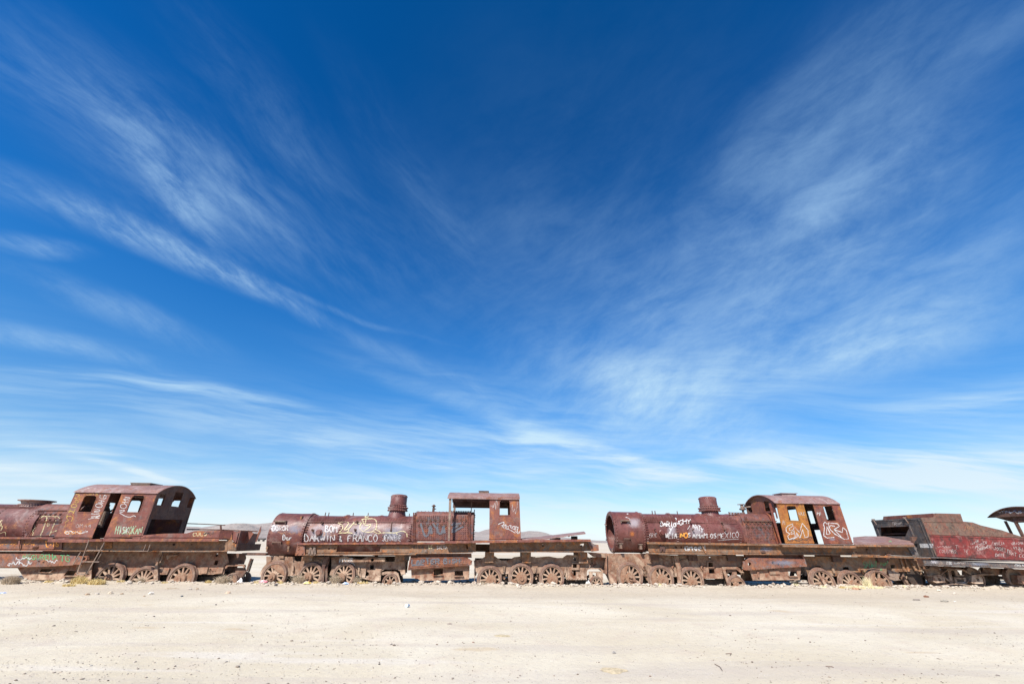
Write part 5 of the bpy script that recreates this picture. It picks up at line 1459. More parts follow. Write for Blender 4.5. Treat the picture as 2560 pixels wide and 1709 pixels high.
# rear frame C
mb = MB()
mb.plate(r7, '1105,990 2091,1004 2091,1258 1500,1250 1450,1242 1110,1246', .17, .03,
         holes=['1240,1120 1315,1120 1315,1172 1250,1172', '1605,1132 1680,1132 1688,1200 1615,1200', '1968,1145 2040,1145 2045,1200 1975,1205'])
mb.plate(r8, '-5,1004 200,1012 300,1018 750,1030 792,1190 452,1192 440,1296 350,1296 330,1260 -5,1250', .171, .03, holes=['80,1145 150,1145 150,1185 85,1185', '345,1102 402,1104 400,1150 352,1148'])
for x, w_ in ((470, 20), (530, 14)): mb.plate(r8, f'{x},1030 {x+w_},1030 {x+w_+60},1190 {x+w_+35},1190', .10, .06)
mb.plate(r8, '585,1030 625,1032 680,1110 665,1130 720,1190 680,1190 640,1120 650,1110', .02, .06)
mb.plate_raw([rects(X(r7, 1110, 1200, .2), X(r8, 780, 1200, .2), .45, 1.0)], 1.0, .03)
for g, x in ((r7, 1120), (r7, 1560), (r8, -10), (r8, 430), (r8, 740)): s_ = X(g, x, 1200, .2); mb.box(s_, s_ + .04, .2, 1.0, .45, .95)
for x, y in ((1480, 1175), (1860, 1185)): mb.plate(r7, f'{x-18},{y-25} {x+10},{y-25} {x+28},{y+30} {x+8},{y+40}', .08, .08)
mb.build('rear_frame', M['girder'], C)
mb = MB(); mb.plate(r8, '300,1165 440,1200 470,1215 455,1290 340,1250', .05, .04); mb.plate(r8, '340,1255 490,1300 400,1310 340,1290', -.1, .2)
mb.build_each('bent_plate', M['steel'], C)
# belly C
mb = MB(); mb.plate(r7, '372,1014 430,1006 1075,1020 1134,1124 840,1142 500,1166 350,1176 320,1130 340,1050', -.22, .2, circ=[(388, 1095, 24), (690, 1076, 15), (765, 1095, 14)])
rivrow_px(mb, r7, 360, 1165, 1120, 1118, 24, onplane(-.22, 0), r=.014)
mb.plate(r7, '1075,975 1095,978 1140,1124 1118,1126', -.24, .22); mb.plate(r7, '300,1050 330,1052 350,1175 305,1165', -.26, .03)
mb.plate(r7, '340,960 1090,970 1080,1024 340,1020', -.05, .2)
mb.build('firebox_skirt', M['belly'], C, label='lower firebox plate streaked orange, red and grey')
mb = MB(); mb.plate(r7, '388,1172 500,1162 840,1140 1062,1128 1058,1180 1044,1300 430,1306', -.08, .03, holes=['890,1190 1005,1186 1012,1248 905,1250'])
mb.plate(r7, '640,1175 765,1170 790,1225 652,1228', -.12, .03); mb.plate(r7, '485,1195 512,1195 515,1272 500,1272', -.14, .04); mb.plate(r7, '900,1252 1020,1250 1018,1260 912,1264', -.14, .06)
mb.plate_raw([rects(X(r7, 430, 1200, .2), X(r7, 1040, 1200, .2), .1, .62)], 1.25, .03)
mb.build('ashpan', M['frameC'], C)
mb = MB(); s_ = X(r7, 200, 960, .1)
for g, x in ((r7, 1500), (r8, 200), (r7, 140), (r6, 700), (r6, 1200)):
    s_ = X(g, x, 960, .1); mb.box(s_ - .2, s_ + .2, .05, 1.15, .95, Z(g, x, 965, -.3))
mb.build_each('pivot_block', M['darkrust'], C)
# lettering C
def fC1(mb):
    c = cylC
    text(mb, r6, 'DARIO', 790, 600, 1000, 605, 58, 7, c, gap=.85, jit=1); text(mb, r6, 'NGHY', 985, 590, 1190, 560, 66, 6, c, gap=.85, jit=1); stroke(mb, r6, '980,490 1000,500 990,520', 6, c)
    stroke(mb, r6, '1145,640 1175,590', 5, c); text(mb, r6, 'NATY', 1215, 620, 1350, 690, 70, 6, c, gap=.85, jit=1)
    stroke(mb, r6, '905,620 930,650', 8, c); stroke(mb, r6, '955,600 905,690', 8, c); text(mb, r6, 'VEIA', 855, 755, 1010, 760, 72, 8, c, gap=.8, jit=1)
    text(mb, r6, 'S', 1155, 740, 1190, 740, 60, 6, c); text(mb, r6, 'AMAM', 1210, 755, 1410, 755, 62, 7, c, gap=.8); text(mb, r6, 'OS', 1445, 755, 1530, 755, 56, 6, c)
    stroke(mb, r6, '350,440 370,436', 5, cylSC); stroke(mb, r6, '335,480 395,500 385,540 355,560', 6, cylSC)
graf(C, 'white', fC1)
def fC2(mb):
    c = cylC
    text(mb, r6, 'MEXICO', 1540, 765, 1820, 742, 74, 3.2, c, gap=.86, jit=.6); stroke(mb, r6, '1540,785 1680,772 1815,765', 3, c, 1); stroke(mb, r6, '1625,685 1645,660', 2.5, c, 1)
    text(mb, r6, 'ERIC', 648, 750, 750, 738, 54, 2.2, c)
graf(C, 'white', fC2)
graf(C, 'orange', lambda mb: text(mb, r6, 'NO', 1052, 745, 1150, 750, 62, 8, cylC, gap=.85))
graf(C, 'yellow', lambda mb: stroke(mb, r6, '1058,740 1062,690 1095,740 1098,690', 5, lambda x, y: hit_cyl(x, y, zcC, rc2 + .052)))
graf(C, 'white', lambda mb: text(mb, r6, 'angel', 1110, 912, 1400, 915, 84, 8, onplane(-.275), gap=.8, jit=.5))
def fC3(mb):
    s = onplane(CAB_N)
    for q in ('948,566 885,595 862,625 868,670 912,700 885,725 900,770 1010,735', '948,566 945,600 905,630 908,655 970,640', '925,690 955,645 975,690 925,705', '955,590 1040,680 1075,560',
              '955,590 985,740 1010,745 1000,680 1045,755 1080,640 1110,745 1155,735', '1075,560 1150,650 1155,735', '1010,735 960,765 905,772'):
        ribbon(mb, PT(r7, q), 5 / K, s)
    for q in ('1350,575 1370,542 1400,570', '1350,575 1365,610 1355,720 1400,752 1495,742', '1398,600 1390,700 1420,705 1440,690 1400,610', '1410,555 1535,565 1560,600 1490,640 1600,755', '1410,555 1440,640 1500,700 1545,725 1600,755',
              '1420,620 1450,585 1480,600', '1600,755 1620,768 1680,765 1650,650 1605,615 1600,680 1490,640', '1470,590 1500,600'):
        ribbon(mb, PT(r7, q), 5 / K, s)
graf(C, 'white', fC3)
graf(C, 'pale', lambda mb: (text(mb, r7, 'SOLE', 1020, 450, 1115, 455, 36, 3, onplane(CAB_N)), text(mb, r7, 'PI', 820, 580, 860, 580, 50, 2.5, onplane(CAB_N)), scribble(mb, r7, 1260, 395, 1320, 480, 12, 2.5, onplane(CAB_N), 3)))
graf(C, 'black', lambda mb: (stroke(mb, r7, '870,740 900,790 960,760 1010,800 1080,770 1130,790 1180,720 1210,780', 4, onplane(CAB_N)), scribble(mb, r7, 870, 745, 1200, 800, 10, 3.5, onplane(CAB_N), 5)))
graf(C, 'green', lambda mb: (text(mb, r7, 'SPUNT', 1875, 1145, 2060, 1150, 85, 3.5, onplane(.17), jit=1), text(mb, r8, 'ROP', 215, 1110, 320, 1115, 75, 3.5, onplane(.17), jit=1),
                             stroke(mb, r7, '1870,1180 1895,1220 1920,1180', 5, onplane(.15), 0), stroke(mb, r8, '200,1175 240,1165 215,1155 225,1190 200,1175', 4, onplane(.15), 0), stroke(mb, r8, '325,800 350,790 360,805', 4, onplane(-.6), 0)))
patch('overspray', r6, 850, 560, 1030, 770, cylC, H['white'], baC); patch('overspray', r6, 1120, 560, 1400, 790, cylC, H['white'], baC)
patch('overspray', r6, 330, 460, 560, 650, cylSC, H['white'], smC); patch('rust_patch', r6, 380, 650, 460, 750, cylSC, H['rust'], smC)
patch('overspray', r7, 480, 850, 720, 950, onplane(-.275), H['blue'], C); patch('overspray', r7, 560, 1030, 1080, 1120, onplane(-.222), H['blue'], C)
patch('overspray', r6, 770, 840, 870, 940, onplane(-.275), H['dark'], C); patch('overspray', r7, 900, 560, 1060, 680, onplane(CAB_N), H['rust'], C)
patch('overspray', r7, 1410, 745, 1530, 795, onplane(CAB_N), H['blue'], C)

# ============================================================ TENDER
DT = -.72
T = root('locomotive_tender', 2400, 'red and black coal tender with slatted front opening, standing on rails at the right', 'tender')
TF = 1.92
side = [(740, 487), (905, 481), (928, 430), (1262, 437), (1296, 537), (1345, 541), (1420, 548), (1520, 585), (1700, 628), (1800, 650), (1900, 685), (2091, 742), (2300, 805), (2300, 1068), (955, 998)]
upper = '740,487 905,481 918,470 924,432 932,429 1262,437 1296,537 1345,541 1420,548 1520,585 1700,628 1800,650 1900,685 2091,745 2700,800 2700,800 2091,757 855,712'
lower = '855,712 2091,757 2700,800 2700,1092 2091,1050 955,998'
mb = MB(); mb.plate(r8, upper, DT, .03)
n1 = hit_d(*r8(775, 536), DT)
for (xa, ya, xb, yb) in ((775, 540, 1295, 545), (845, 703, 2091, 742)):
    a_, b_ = hit_d(*r8(xa, ya), DT), hit_d(*r8(xb, yb), DT)
    mb.add([(a_.x, DT - .012, a_.z - .02), (b_.x, DT - .012, b_.z - .02), (b_.x, DT - .012, b_.z + .02), (a_.x, DT - .012, a_.z + .02), (a_.x, DT, a_.z - .02), (b_.x, DT, b_.z - .02), (b_.x, DT, b_.z + .02), (a_.x, DT, a_.z + .02)],
           [(0, 1, 2, 3), (0, 4, 5, 1), (3, 2, 6, 7)])
rivrow_px(mb, r8, 760, 500, 945, 985, 60, onplane(DT, 0)); rivrow_px(mb, r8, 845, 700, 2080, 744, 110, onplane(DT, 0)); rivrow_px(mb, r8, 780, 540, 1290, 545, 50, onplane(DT, 0))
a_, b_ = hit_d(*r8(1296, 537), DT), hit_d(*r8(2091, 745), DT)
tU = mb.build('upper_side', M['brownten'], T)
L = [(hit_d(*p, DT).x, hit_d(*p, DT).z) for p in PT(r8, upper)]
mb = MB(); mb.plate_raw([L], TF, .03); mb.build('far_side', M['brownten'], T)
mb = MB(); mb.plate(r8, lower, DT + .002, .03)
for q in range(2): rivrow_px(mb, r8, 1345 + q * 22, 740, 1395 + q * 22, 1000, 24, onplane(DT, 0), r=.02)
rivrow_px(mb, r8, 865, 726, 2080, 770, 100, onplane(DT, 0)); rivrow_px(mb, r8, 960, 985, 2080, 1035, 100, onplane(DT, 0))
tL = mb.build('red_side_panel', M['redpaint'], T, label='faded red lower side covered in scratched names')
L = [(hit_d(*p, DT).x, hit_d(*p, DT).z) for p in PT(r8, lower)]
mb = MB(); mb.plate_raw([L], TF, .03); mb.build('far_side', M['redpaint'], T)
sT = X(r8, 740, 487, DT); sTb = X(r8, 955, 998, DT)
zT0, zT1 = Z(r8, 955, 998, DT), Z(r8, 740, 487, DT)
fe = hit_s(*r8(115, 505), sT); print('tender end far', fe, 'z', zT0, zT1, 's', sT, sTb)
mb = MB()
ho = endloop(r8, '218,612 595,604 540,732 190,728', sT)
hz_ = (ho[0][1], ho[2][1])
out_ = [(DT + .03, zT0), (TF, zT0), (TF, zT1), (DT + .03, zT1)]
ins = [(min(1.7, ho[0][0]), ho[0][1]), (ho[1][0], ho[1][1]), (ho[2][0], ho[2][1]), (min(1.7, ho[3][0]), ho[3][1])]
print('tender hole', ins)
mb.wall_s([out_, ins], sT, .03)
for y in (540,): 
    z_ = hit_s(*r8(400, 540), sT).z; mb.box(sT - .012, sT - .001, DT + .03, TF, z_ - .02, z_ + .02)
for i in range(60): mb.rivet((sT, DT + .1 + i * .043, hit_s(*r8(400, 520), sT).z), (-1, 0, 0), .014)
for i in range(30): mb.rivet((sT, DT + .12, zT0 + (zT1 - zT0) * i / 30), (-1, 0, 0), .018)
tE = mb.build('end_wall', M['blackpaint'], T)
mb = MB(); dl, zl_, dh, zh = min(p[0] for p in ins), min(p[1] for p in ins), max(p[0] for p in ins), max(p[1] for p in ins)
mb.box(sT - .04, sT - .001, dl - .06, dl, zl_, zh + .04); mb.box(sT - .05, sT - .001, dl, dh, zh + .0, zh + .05); mb.box(sT - .04, sT - .001, dh, dh + .05, zl_, zh + .04)
mb.build('opening_frame', M['greyband'], tE)
mb = MB(); mb.box(sT + .9, sT + .93, DT + .03, TF, zT0, zT1 - .02)
for k in range(4): mb.box(sT + .2 + k * .17, sT + .24 + k * .17, DT + .04, TF - .01, zl_ + .1, zl_ + .14)
mb.build('inner_bulkhead', M['darkrust'], T)
mb = MB()
for (x, y) in ((160, 522), (572, 498)):
    p = hit_s(*r8(x, y), sT); mb.tube([p + Vector((0, .08, .04)), p + Vector((-.14, .08, .04)), p + Vector((-.14, -.0, 0)), p + Vector((-.10, -.04, -.2))], .028)
mb.build_each('lamp_iron', M['steel'], tE)
mb = MB()      # coal board across the top and tank top
sc_ = X(r8, 915, 440, DT); zc_ = Z(r8, 928, 430, DT)
mb.box(sc_ + .0, sc_ + .03, DT + .03, TF, zT1 - .05, zc_); mb.build('coal_board', M['cab'], T)
mb = MB(); mb.box(sT + .03, X(r8, 1290, 540, DT), DT + .03, TF, zT1 - .06, zT1 - .03)
P_ = [hit_d(*r8(x, y), DT) for x, y in ((1296, 541), (1420, 552), (1520, 589), (1700, 632), (1900, 689), (2091, 749), (2600, 790))]
vs = [(p.x, DT + .03, p.z - .01) for p in P_] + [(p.x, TF, p.z - .01) for p in P_]
n = len(P_); mb.add(vs, [(i, i + 1, n + i + 1, n + i) for i in range(n - 1)])
mb.build('tank_top', M['brownten'], T)
mb = MB()      # sole bar
mb.plate(r8, '955,1000 2091,1052 2700,1086 2700,1102 2091,1066 950,1014', DT - .06, .2); mb.plate(r8, '700,1000 955,1004 950,1016 700,1010', DT - .06, .2)
mb.plate(r8, '770,1036 2091,1086 2700,1112 2700,1172 2091,1146 1400,1124 800,1106', DT + .04, .04)
rivrow_px(mb, r8, 800, 1090, 2080, 1135, 60, onplane(DT + .04, 0))
mb.plate(r8, '770,1100 2091,1142 2091,1152 800,1112', DT - .02, .1)
L = rects(sT - .1, X(r8, 2700, 1100, DT), zT0 - .42, zT0 - .03); 
mb.build('sole_bar', M['greyband'], T)
mb = MB(); mb.box(sT - .1, sT, DT + .1, TF - .1, zT0 - .40, zT0 - .02); mb.box(sT, X(r8, 2700, 1060, 0), DT + .1, TF - .05, zT0 - .16, zT0 - .12); mb.build('under_frame', M['darkrust'], T)
# bogies
def bogie(x0, y0, name='bogie', xs=(980, 1485)):
    pass
mb = MB()
for q in ('985,1240 1092,1160 1300,1162 1420,1232 1415,1244 1295,1176 1098,1174 995,1250', '1028,1262 1040,1250 1188,1348 1340,1336 1418,1240 1428,1248 1345,1350 1180,1362', '1095,1165 1130,1165 1172,1340 1130,1345', '1178,1165 1215,1165 1235,1240 1205,1245', '1200,1236 1315,1236 1300,1250 1205,1250'):
    mb.plate(r8, q, -.12, .05)
for q in ('905,1242 985,1230 1050,1270 1066,1330 950,1340 905,1320', '1410,1240 1490,1225 1545,1290 1562,1345 1450,1352 1402,1335'): mb.plate(r8, q, -.2, .25, circ=[((990 if '905' in q else 1490), 1295, 20)])
mb.plate(r8, '1175,1265 1330,1270 1340,1330 1200,1340', -.1, .3, holes=['1210,1290 1310,1292 1312,1325 1225,1328'])
mb.plate(r8, '780,1110 860,1150 920,1235 900,1250 840,1250 790,1160', -.05, .05); mb.plate(r8, '775,1155 910,1158 910,1168 780,1168', -.2, .2)
mb.plate(r8, '830,1240 990,1245 990,1254 830,1250', -.2, .2)
mb.plate(r8, '1480,1225 1800,1225 1800,1236 1480,1240', -.1, .3); mb.plate(r8, '1500,1160 1515,1160 1530,1205 1520,1210', -.1, .03); mb.plate(r8, '1555,1140 1572,1140 1580,1170 1565,1170', -.1, .03)
boT = mb.build('bogie', M['frame'], T)
mb = MB(); mb.plate(r8, '880,1395 1160,1348 1195,1355 960,1400', -.25, .04); mb.plate(r8, '1190,1340 1560,1392 1562,1408 1500,1400 1200,1352', -.28, .04); mb.build_each('brake_rod', M['steel'], boT)
bo2 = MB(); bo2.plate(r8, '2000,1240 2140,1240 2140,1360 2020,1345', -.2, .25); bo2.plate(r8, '1560,1150 1700,1145 2700,1190 2700,1240 1520,1235', .25, .05); bo2.plate(r8, '830,1115 1420,1135 1400,1165 850,1150', .3, .06)
bo2.build('bogie', M['frameC'], T)
for (g, x, y, rr, dd) in ((r8, 960, 1265, 120, .02), (r8, 1460, 1278, 118, .02), (r8, 1985, 1285, 115, .02), (r8, 640, 1270, 112, .25)):
    wheel(T, g, x, y, rr, 10, None, None, d=dd, key=('solid', 10))
mb = MB()
for x, y in ((960, 1265), (1460, 1278), (1985, 1285)):
    c = hit_d(*r8(x, y), 0); mb.tube([(c.x, .1, c.z), (c.x, 1.1, c.z)], .07, 8)
mb.build_each('axle', M['frame'], T)
graf(T, 'pale', lambda mb: text(mb, r8, 'TRIP', 365, 588, 500, 580, 36, 2.8, lambda x, y: hit_s(x, y, sT - .01)))
def fT(mb):
    s = onplane(DT)
    text(mb, r8, '!VIVA', 1390, 862, 1500, 800, 34, 2.8, s); text(mb, r8, 'MEXICO', 1455, 890, 1610, 820, 36, 2.8, s); text(mb, r8, 'CABRONES!', 1485, 922, 1670, 870, 34, 2.6, s)
    text(mb, r8, 'FAMILIA', 1672, 850, 1840, 842, 44, 2.4, s); text(mb, r8, 'JOSE', 1700, 905, 1830, 925, 36, 2.6, s); text(mb, r8, 'CHILE', 1715, 995, 1845, 1000, 42, 2.4, s)
    text(mb, r8, 'TTRAT', 1830, 940, 2000, 1000, 50, 2.6, s); text(mb, r8, 'OBIOMA', 1930, 840, 2091, 838, 34, 2.2, s); text(mb, r8, 'VIX', 1950, 910, 2050, 905, 44, 2.4, s)
    scribble(mb, r8, 965, 850, 1150, 880, 22, 1.8, s, 41); text(mb, r8, 'COLUMBO', 985, 945, 1210, 950, 42, 2, s); text(mb, r8, 'T', 1190, 900, 1240, 900, 60, 2, s)
    text(mb, r8, 'MIA', 2030, 935, 2120, 930, 50, 2.4, s); text(mb, r8, 'CO', 2030, 1005, 2110, 1005, 36, 2.4, s); text(mb, r8, 'TE', 1300, 935, 1370, 950, 44, 2, s)
graf(T, 'pale', fT)
graf(T, 'chalk', lambda mb: (scribble(mb, r8, 1310, 575, 1450, 690, 30, 2, onplane(DT), 21), stroke(mb, r8, '860,570 905,665', 2, onplane(DT)), stroke(mb, r8, '950,590 1000,700 1030,600', 1.6, onplane(DT)), stroke(mb, r8, '1150,600 1190,690', 1.6, onplane(DT)), stroke(mb, r8, '1480,580 1600,700', 1.6, onplane(DT))))
def fT2(mb):
    s = onplane(DT + .04)
    scribble(mb, r8, 880, 1045, 950, 1085, 9, 3.5, s, 4); text(mb, r8, 'THX', 1070, 1098, 1150, 1100, 40, 3, s); scribble(mb, r8, 1180, 1065, 1330, 1095, 26, 1.6, s, 6); text(mb, r8, 'CHINA', 1970, 1130, 2130, 1134, 36, 3.5, s)
    scribble(mb, r8, 1420, 1070, 1480, 1120, 9, 3, s, 7)
graf(T, 'white', fT2)
patch('overspray', r8, 1340, 1065, 1680, 1125, onplane(DT + .038), H['blue'], T); patch('overspray', r8, 840, 1035, 1000, 1100, onplane(DT + .038), H['white'], T)
mb = MB(); mb.wall_s([[(p[0], p[1]) for p in endloop(r8, '720,826 930,826 930,882 740,880', sT)]], sT - .004, .003)
q_ = endloop(r8, '725,826 905,826 905,882 740,880', sT); mb = MB(); mb.wall_s([q_], sT - .006, .004)
mb.build('white_band', P['white'], tE)

# brake gear added between the wheels, coloured near-black to deepen the shade there
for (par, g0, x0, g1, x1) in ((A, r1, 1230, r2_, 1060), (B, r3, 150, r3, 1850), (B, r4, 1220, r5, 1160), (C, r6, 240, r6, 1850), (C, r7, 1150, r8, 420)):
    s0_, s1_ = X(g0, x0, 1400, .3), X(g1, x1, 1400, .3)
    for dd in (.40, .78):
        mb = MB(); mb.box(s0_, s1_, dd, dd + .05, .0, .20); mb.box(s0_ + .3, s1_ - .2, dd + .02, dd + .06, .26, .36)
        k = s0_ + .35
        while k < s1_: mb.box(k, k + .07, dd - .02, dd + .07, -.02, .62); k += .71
        mb.build('shade_dark_rigging', M['shade_black'], par)

# ============================================================ CAB SHELTER at the right edge (mostly out of frame)
E = root('locomotive_cab', 2700, 'dark arched cab roof on bare posts at the right edge, behind the tender', 'locomotive cab')
sR = X(r8, 1605, 485, 1.95)
sR = hit_d(*r8(1605, 488), 1.95).x
crE = hit_s(*r8(1900, 343), sR); feE = hit_s(*r8(1605, 488), sR)
print('E', sR, crE, feE)
dn_, df_ = 1.2 - 1.95, 1.95
mb = MB(); arch_roof(mb, sR, sR + 3.2, dn_, df_, feE.z, crE.z, .05, 20, .02); roE = mb.build('cab_roof', M['darkrust'], E, smooth=True)
arcE = arch_pts(dn_ + .05, df_ - .03, feE.z + .0, crE.z - .03, 16)
mb = MB(); mb.wall_s([arcE], sR + .10, .03); gaE = mb.build('gable_plate', M['darkrust'], E)
bz = hit_s(*r8(1860, 555), sR + .2).z
mb = MB(); mb.wall_s([[(df_ - .06, feE.z), (1.2, bz), (0.0, bz), (dn_ + .06, feE.z)]], sR + .45, .05); mb.box(sR + .2, sR + 2.8, .2, 1.0, bz + .02, feE.z + .02); mb.build('roof_brace', M['darkrust'], E)
mb = MB()
sp_ = hit_d(*r8(1845, 550), 1.6)
q1, q2 = hit_d(*r8(1850, 560), 1.6), hit_d(*r8(1970, 545), 1.0)
zfl = 1.55
mb.box(q1.x, q1.x + .08, 1.56, 1.64, zfl, bz + .1); mb.box(q2.x, q2.x + .10, .95, 1.05, zfl, bz + .1)
mb.box(q1.x, q1.x + .08, -.44, -.36, zfl, feE.z); mb.box(sR + 2.7, sR + 2.78, -.44, -.36, zfl, feE.z); mb.box(sR + 2.7, sR + 2.78, 1.56, 1.64, zfl, feE.z)
mb.build_each('cab_post', M['darkrust'], E)
mb = MB(); mb.box(q1.x - .2, q1.x + 3.2, -.6, 1.8, zfl - .12, zfl); mb.build('cab_floor', M['girder'], E)
mb = MB(); mb.box(q1.x - .1, q1.x + 3.1, .1, .16, .35, zfl - .12); mb.box(q1.x - .1, q1.x + 3.1, 1.04, 1.1, .35, zfl - .12); mb.build_each('frame', M['frame'], E)
for dx in (.6, 2.2):
    sp, ty, cwm, cbm = wheel_meshes(.48, 12, (.48, 12))
    for dd, fl in ((-.05, 1), (1.25, -1)):
        o = bpy.data.objects.new('wheel', sp); COL.objects.link(o); o.parent = E; o.location = (q1.x + dx - E['_s0'], dd, .5); o.scale = (1, fl, 1)
        t = bpy.data.objects.new('tyre', ty); COL.objects.link(t); t.parent = o
def fE(mb):
    s = lambda x, y: hit_s(x, y, sR + .092)
    scribble(mb, r8, 1750, 390, 2091, 435, 34, 3.6, s, 31)
graf(E, 'white', fE)
graf(E, 'blue', lambda mb: scribble(mb, r8, 1850, 380, 2091, 425, 16, 4, lambda x, y: hit_s(x, y, sR + .085), 33))

# ============================================================ ground, hills, rubble, plants, litter
def structure(name, vs, fs, mat, smooth=True, kind='structure'):
    me = bpy.data.meshes.new(name); me.from_pydata([tuple(v) for v in vs], [], fs); me.update()
    if smooth:
        for p in me.polygons: p.use_smooth = True
    me.materials.append(mat)
    o = bpy.data.objects.new(name, me); COL.objects.link(o); o['kind'] = kind
    return o

m, t, b = newmat('dry_ground')
tcn = t.node('ShaderNodeTexCoord'); co = tcn.outputs['Object']
n1 = t.noise(co, .22, 5, .6, .4); n2 = t.noise(co, 1.3, 6, .65, .3); n3 = t.noise(co, 9, 6, .7); n4 = t.noise(co, 55, 4, .7)
col = t.mix(t.mapr(n1, .36, .64), (0.517, 0.452, 0.335, 1), (0.586, 0.532, 0.421, 1))
col = t.mix(t.mapr(n2, .5, .74, 0, .5), col, (0.464, 0.374, 0.301, 1))
# faint broad tyre and foot-worn bands along the train
tw = t.noise(t.mapping(co, (.10, 1.1, 1)), 1.0, 4, .55, .4)
col = t.mix(t.mapr(tw, .52, .66, 0, .5), col, (0.432, 0.377, 0.322, 1))
col = t.mix(t.mapr(tw, .30, .42, .45, 0), col, (0.603, 0.564, 0.510, 1))
# shallow damp-yellow scrapes
yl = t.noise(t.mapping(co, (.5, 1.2, 1), loc=(3.3, 7.7, 0)), .8, 3, .5)
col = t.mix(t.mapr(yl, .66, .73, 0, .6), col, (0.455, 0.349, 0.215, 1))
col = t.mix(t.mapr(n3, .48, .72, 0, .40), col, (0.407, 0.357, 0.318, 1))
col = t.mix(t.mapr(n4, .52, .70, 0, .45), col, (0.342, 0.289, 0.259, 1))
col = t.mix(t.mapr(n4, .30, .44, .5, 0), col, (0.570, 0.547, 0.537, 1))
for (sc_v, th, cc_) in ((9.0, .070, (0.163, 0.133, 0.117, 1)), (23.0, .12, (0.211, 0.183, 0.161, 1)), (15.0, .09, (0.634, 0.614, 0.609, 1))):
    vo = t.node('ShaderNodeTexVoronoi'); vo.inputs['Scale'].default_value = sc_v; t.put(vo.inputs['Vector'], co)
    vo.inputs['Randomness'].default_value = 1.0
    pick = t.math('GREATER_THAN', t.noise(t.mapping(co, loc=(sc_v, 0, 0)), 3.0, 3, .7), .56)
    col = t.mix(t.math('MULTIPLY', t.mapr(vo.outputs['Distance'], th, th * 1.6, 1.0, 0.0), pick), col, cc_)
sp = t.node('ShaderNodeSeparateXYZ'); t.put(sp.inputs[0], co)
# a band of coarser, darker gravel kicked out along the train
bn = t.math('ADD', sp.outputs['Y'], t.math('MULTIPLY', t.math('SUBTRACT', t.noise(t.mapping(co, (.25, .6, 1)), 1.0, 5, .6), .5), 3.4))
band = t.math('MULTIPLY', t.mapr(bn, 13.8, 17.2), t.mapr(bn, 21.5, 24.0, 1, 0))
col = t.mix(t.math('MULTIPLY', band, .62), col, t.mix(t.mapr(n3, .4, .62), (0.455, 0.394, 0.309, 1), (0.382, 0.324, 0.251, 1)))
# scrub and straw-coloured flats beyond the train
far = t.mapr(sp.outputs['Y'], 24, 60)
fn = t.noise(t.mapping(co, (.03, .10, 1)), 1.0, 6, .65)
col = t.mix(t.math('MULTIPLY', far, .85), col, t.mix(t.mapr(fn, .38, .62), (0.455, 0.381, 0.278, 1), (0.505, 0.448, 0.376, 1)))
t.put(b.inputs['Base Color'], col); b.inputs['Roughness'].default_value = .95; b.inputs['Specular IOR Level'].default_value = .1
bp = t.node('ShaderNodeBump'); bp.inputs['Strength'].default_value = .8; bp.inputs['Distance'].default_value = .02
t.put(bp.inputs['Height'], t.math('ADD', t.math('MULTIPLY', n3, .9), t.math('ADD', t.math('MULTIPLY', n4, .5), t.math('MULTIPLY', n2, 1.5))))
t.l.new(bp.outputs[0], b.inputs['Normal'])
M['ground'] = m

def gh(x, y):
    """height of the ground"""
    d = (Vector((x, y, 0)) - O).dot(DV)
    h = .030 * noise.noise(Vector((x * .35, y * .5, 1))) + .012 * noise.noise(Vector((x * 1.7, y * 1.7, 4)))
    k = math.exp(-((d + .30) / .22) ** 2)
    h += k * (.045 + .06 * noise.noise(Vector((x * 1.1, 0, 9))) + .03 * noise.noise(Vector((x * 4.1, y * 4, 2))))
    if d > -.3: h += -.03 * min(1, (d + .3)) + (.05 * noise.noise(Vector((x * 1.9, y * 1.9, 7))) if d < 2 else 0)
    if d < -.5: h += -.05 * min(1, (-.5 - d) / 1.5) * math.exp(-((d + 2.2) / 2.0) ** 2)
    if y > 30: h *= max(0, 1 - (y - 30) / 20)
    return h
def lin(a, b, n): return [a + (b - a) * i / n for i in range(n)]
xs = [-9000, -4000, -1500, -600, -250, -120, -70, -45] + lin(-32, 32, 300) + [32, 45, 70, 120, 250, 600, 1500, 4000, 9000]
ys = [-60, -20, -5, 2] + lin(4, 17, 70) + lin(17, 22.5, 70) + lin(22.5, 45, 24) + [45, 60, 90, 140, 220, 350, 600, 1000, 2000, 4000, 9000]
vs = [(x, y, gh(x, y) if abs(x) < 40 and 2 < y < 60 else 0) for y in ys for x in xs]
nx = len(xs)
fs = [(j * nx + i, j * nx + i + 1, (j + 1) * nx + i + 1, (j + 1) * nx + i) for j in range(len(ys) - 1) for i in range(nx - 1)]
structure('ground', vs, fs, M['ground'])

# hills far behind: ridge heights read along the skyline
m, t, b = newmat('hill_earth')
tcn = t.node('ShaderNodeTexCoord'); co = tcn.outputs['Object']
n1 = t.noise(co, .004, 8, .68, .6); n2 = t.noise(co, .02, 8, .7, .5); n3 = t.noise(t.mapping(co, (1, 1, 3)), .05, 6, .7)
col = t.mix(t.mapr(n1, .4, .6), (0.272, 0.226, 0.202, 1), (0.324, 0.280, 0.246, 1))
col = t.mix(t.mapr(n2, .52, .66, 0, .6), col, (0.405, 0.378, 0.329, 1)); col = t.mix(t.mapr(n3, .5, .7, 0, .45), col, (0.154, 0.135, 0.127, 1))
t.put(b.inputs['Base Color'], col); b.inputs['Roughness'].default_value = .95
bp = t.node('ShaderNodeBump'); bp.inputs['Strength'].default_value = 1.0; bp.inputs['Distance'].default_value = 9.0
t.put(bp.inputs['Height'], n2); t.l.new(bp.outputs[0], b.inputs['Normal'])
M['hill'] = m
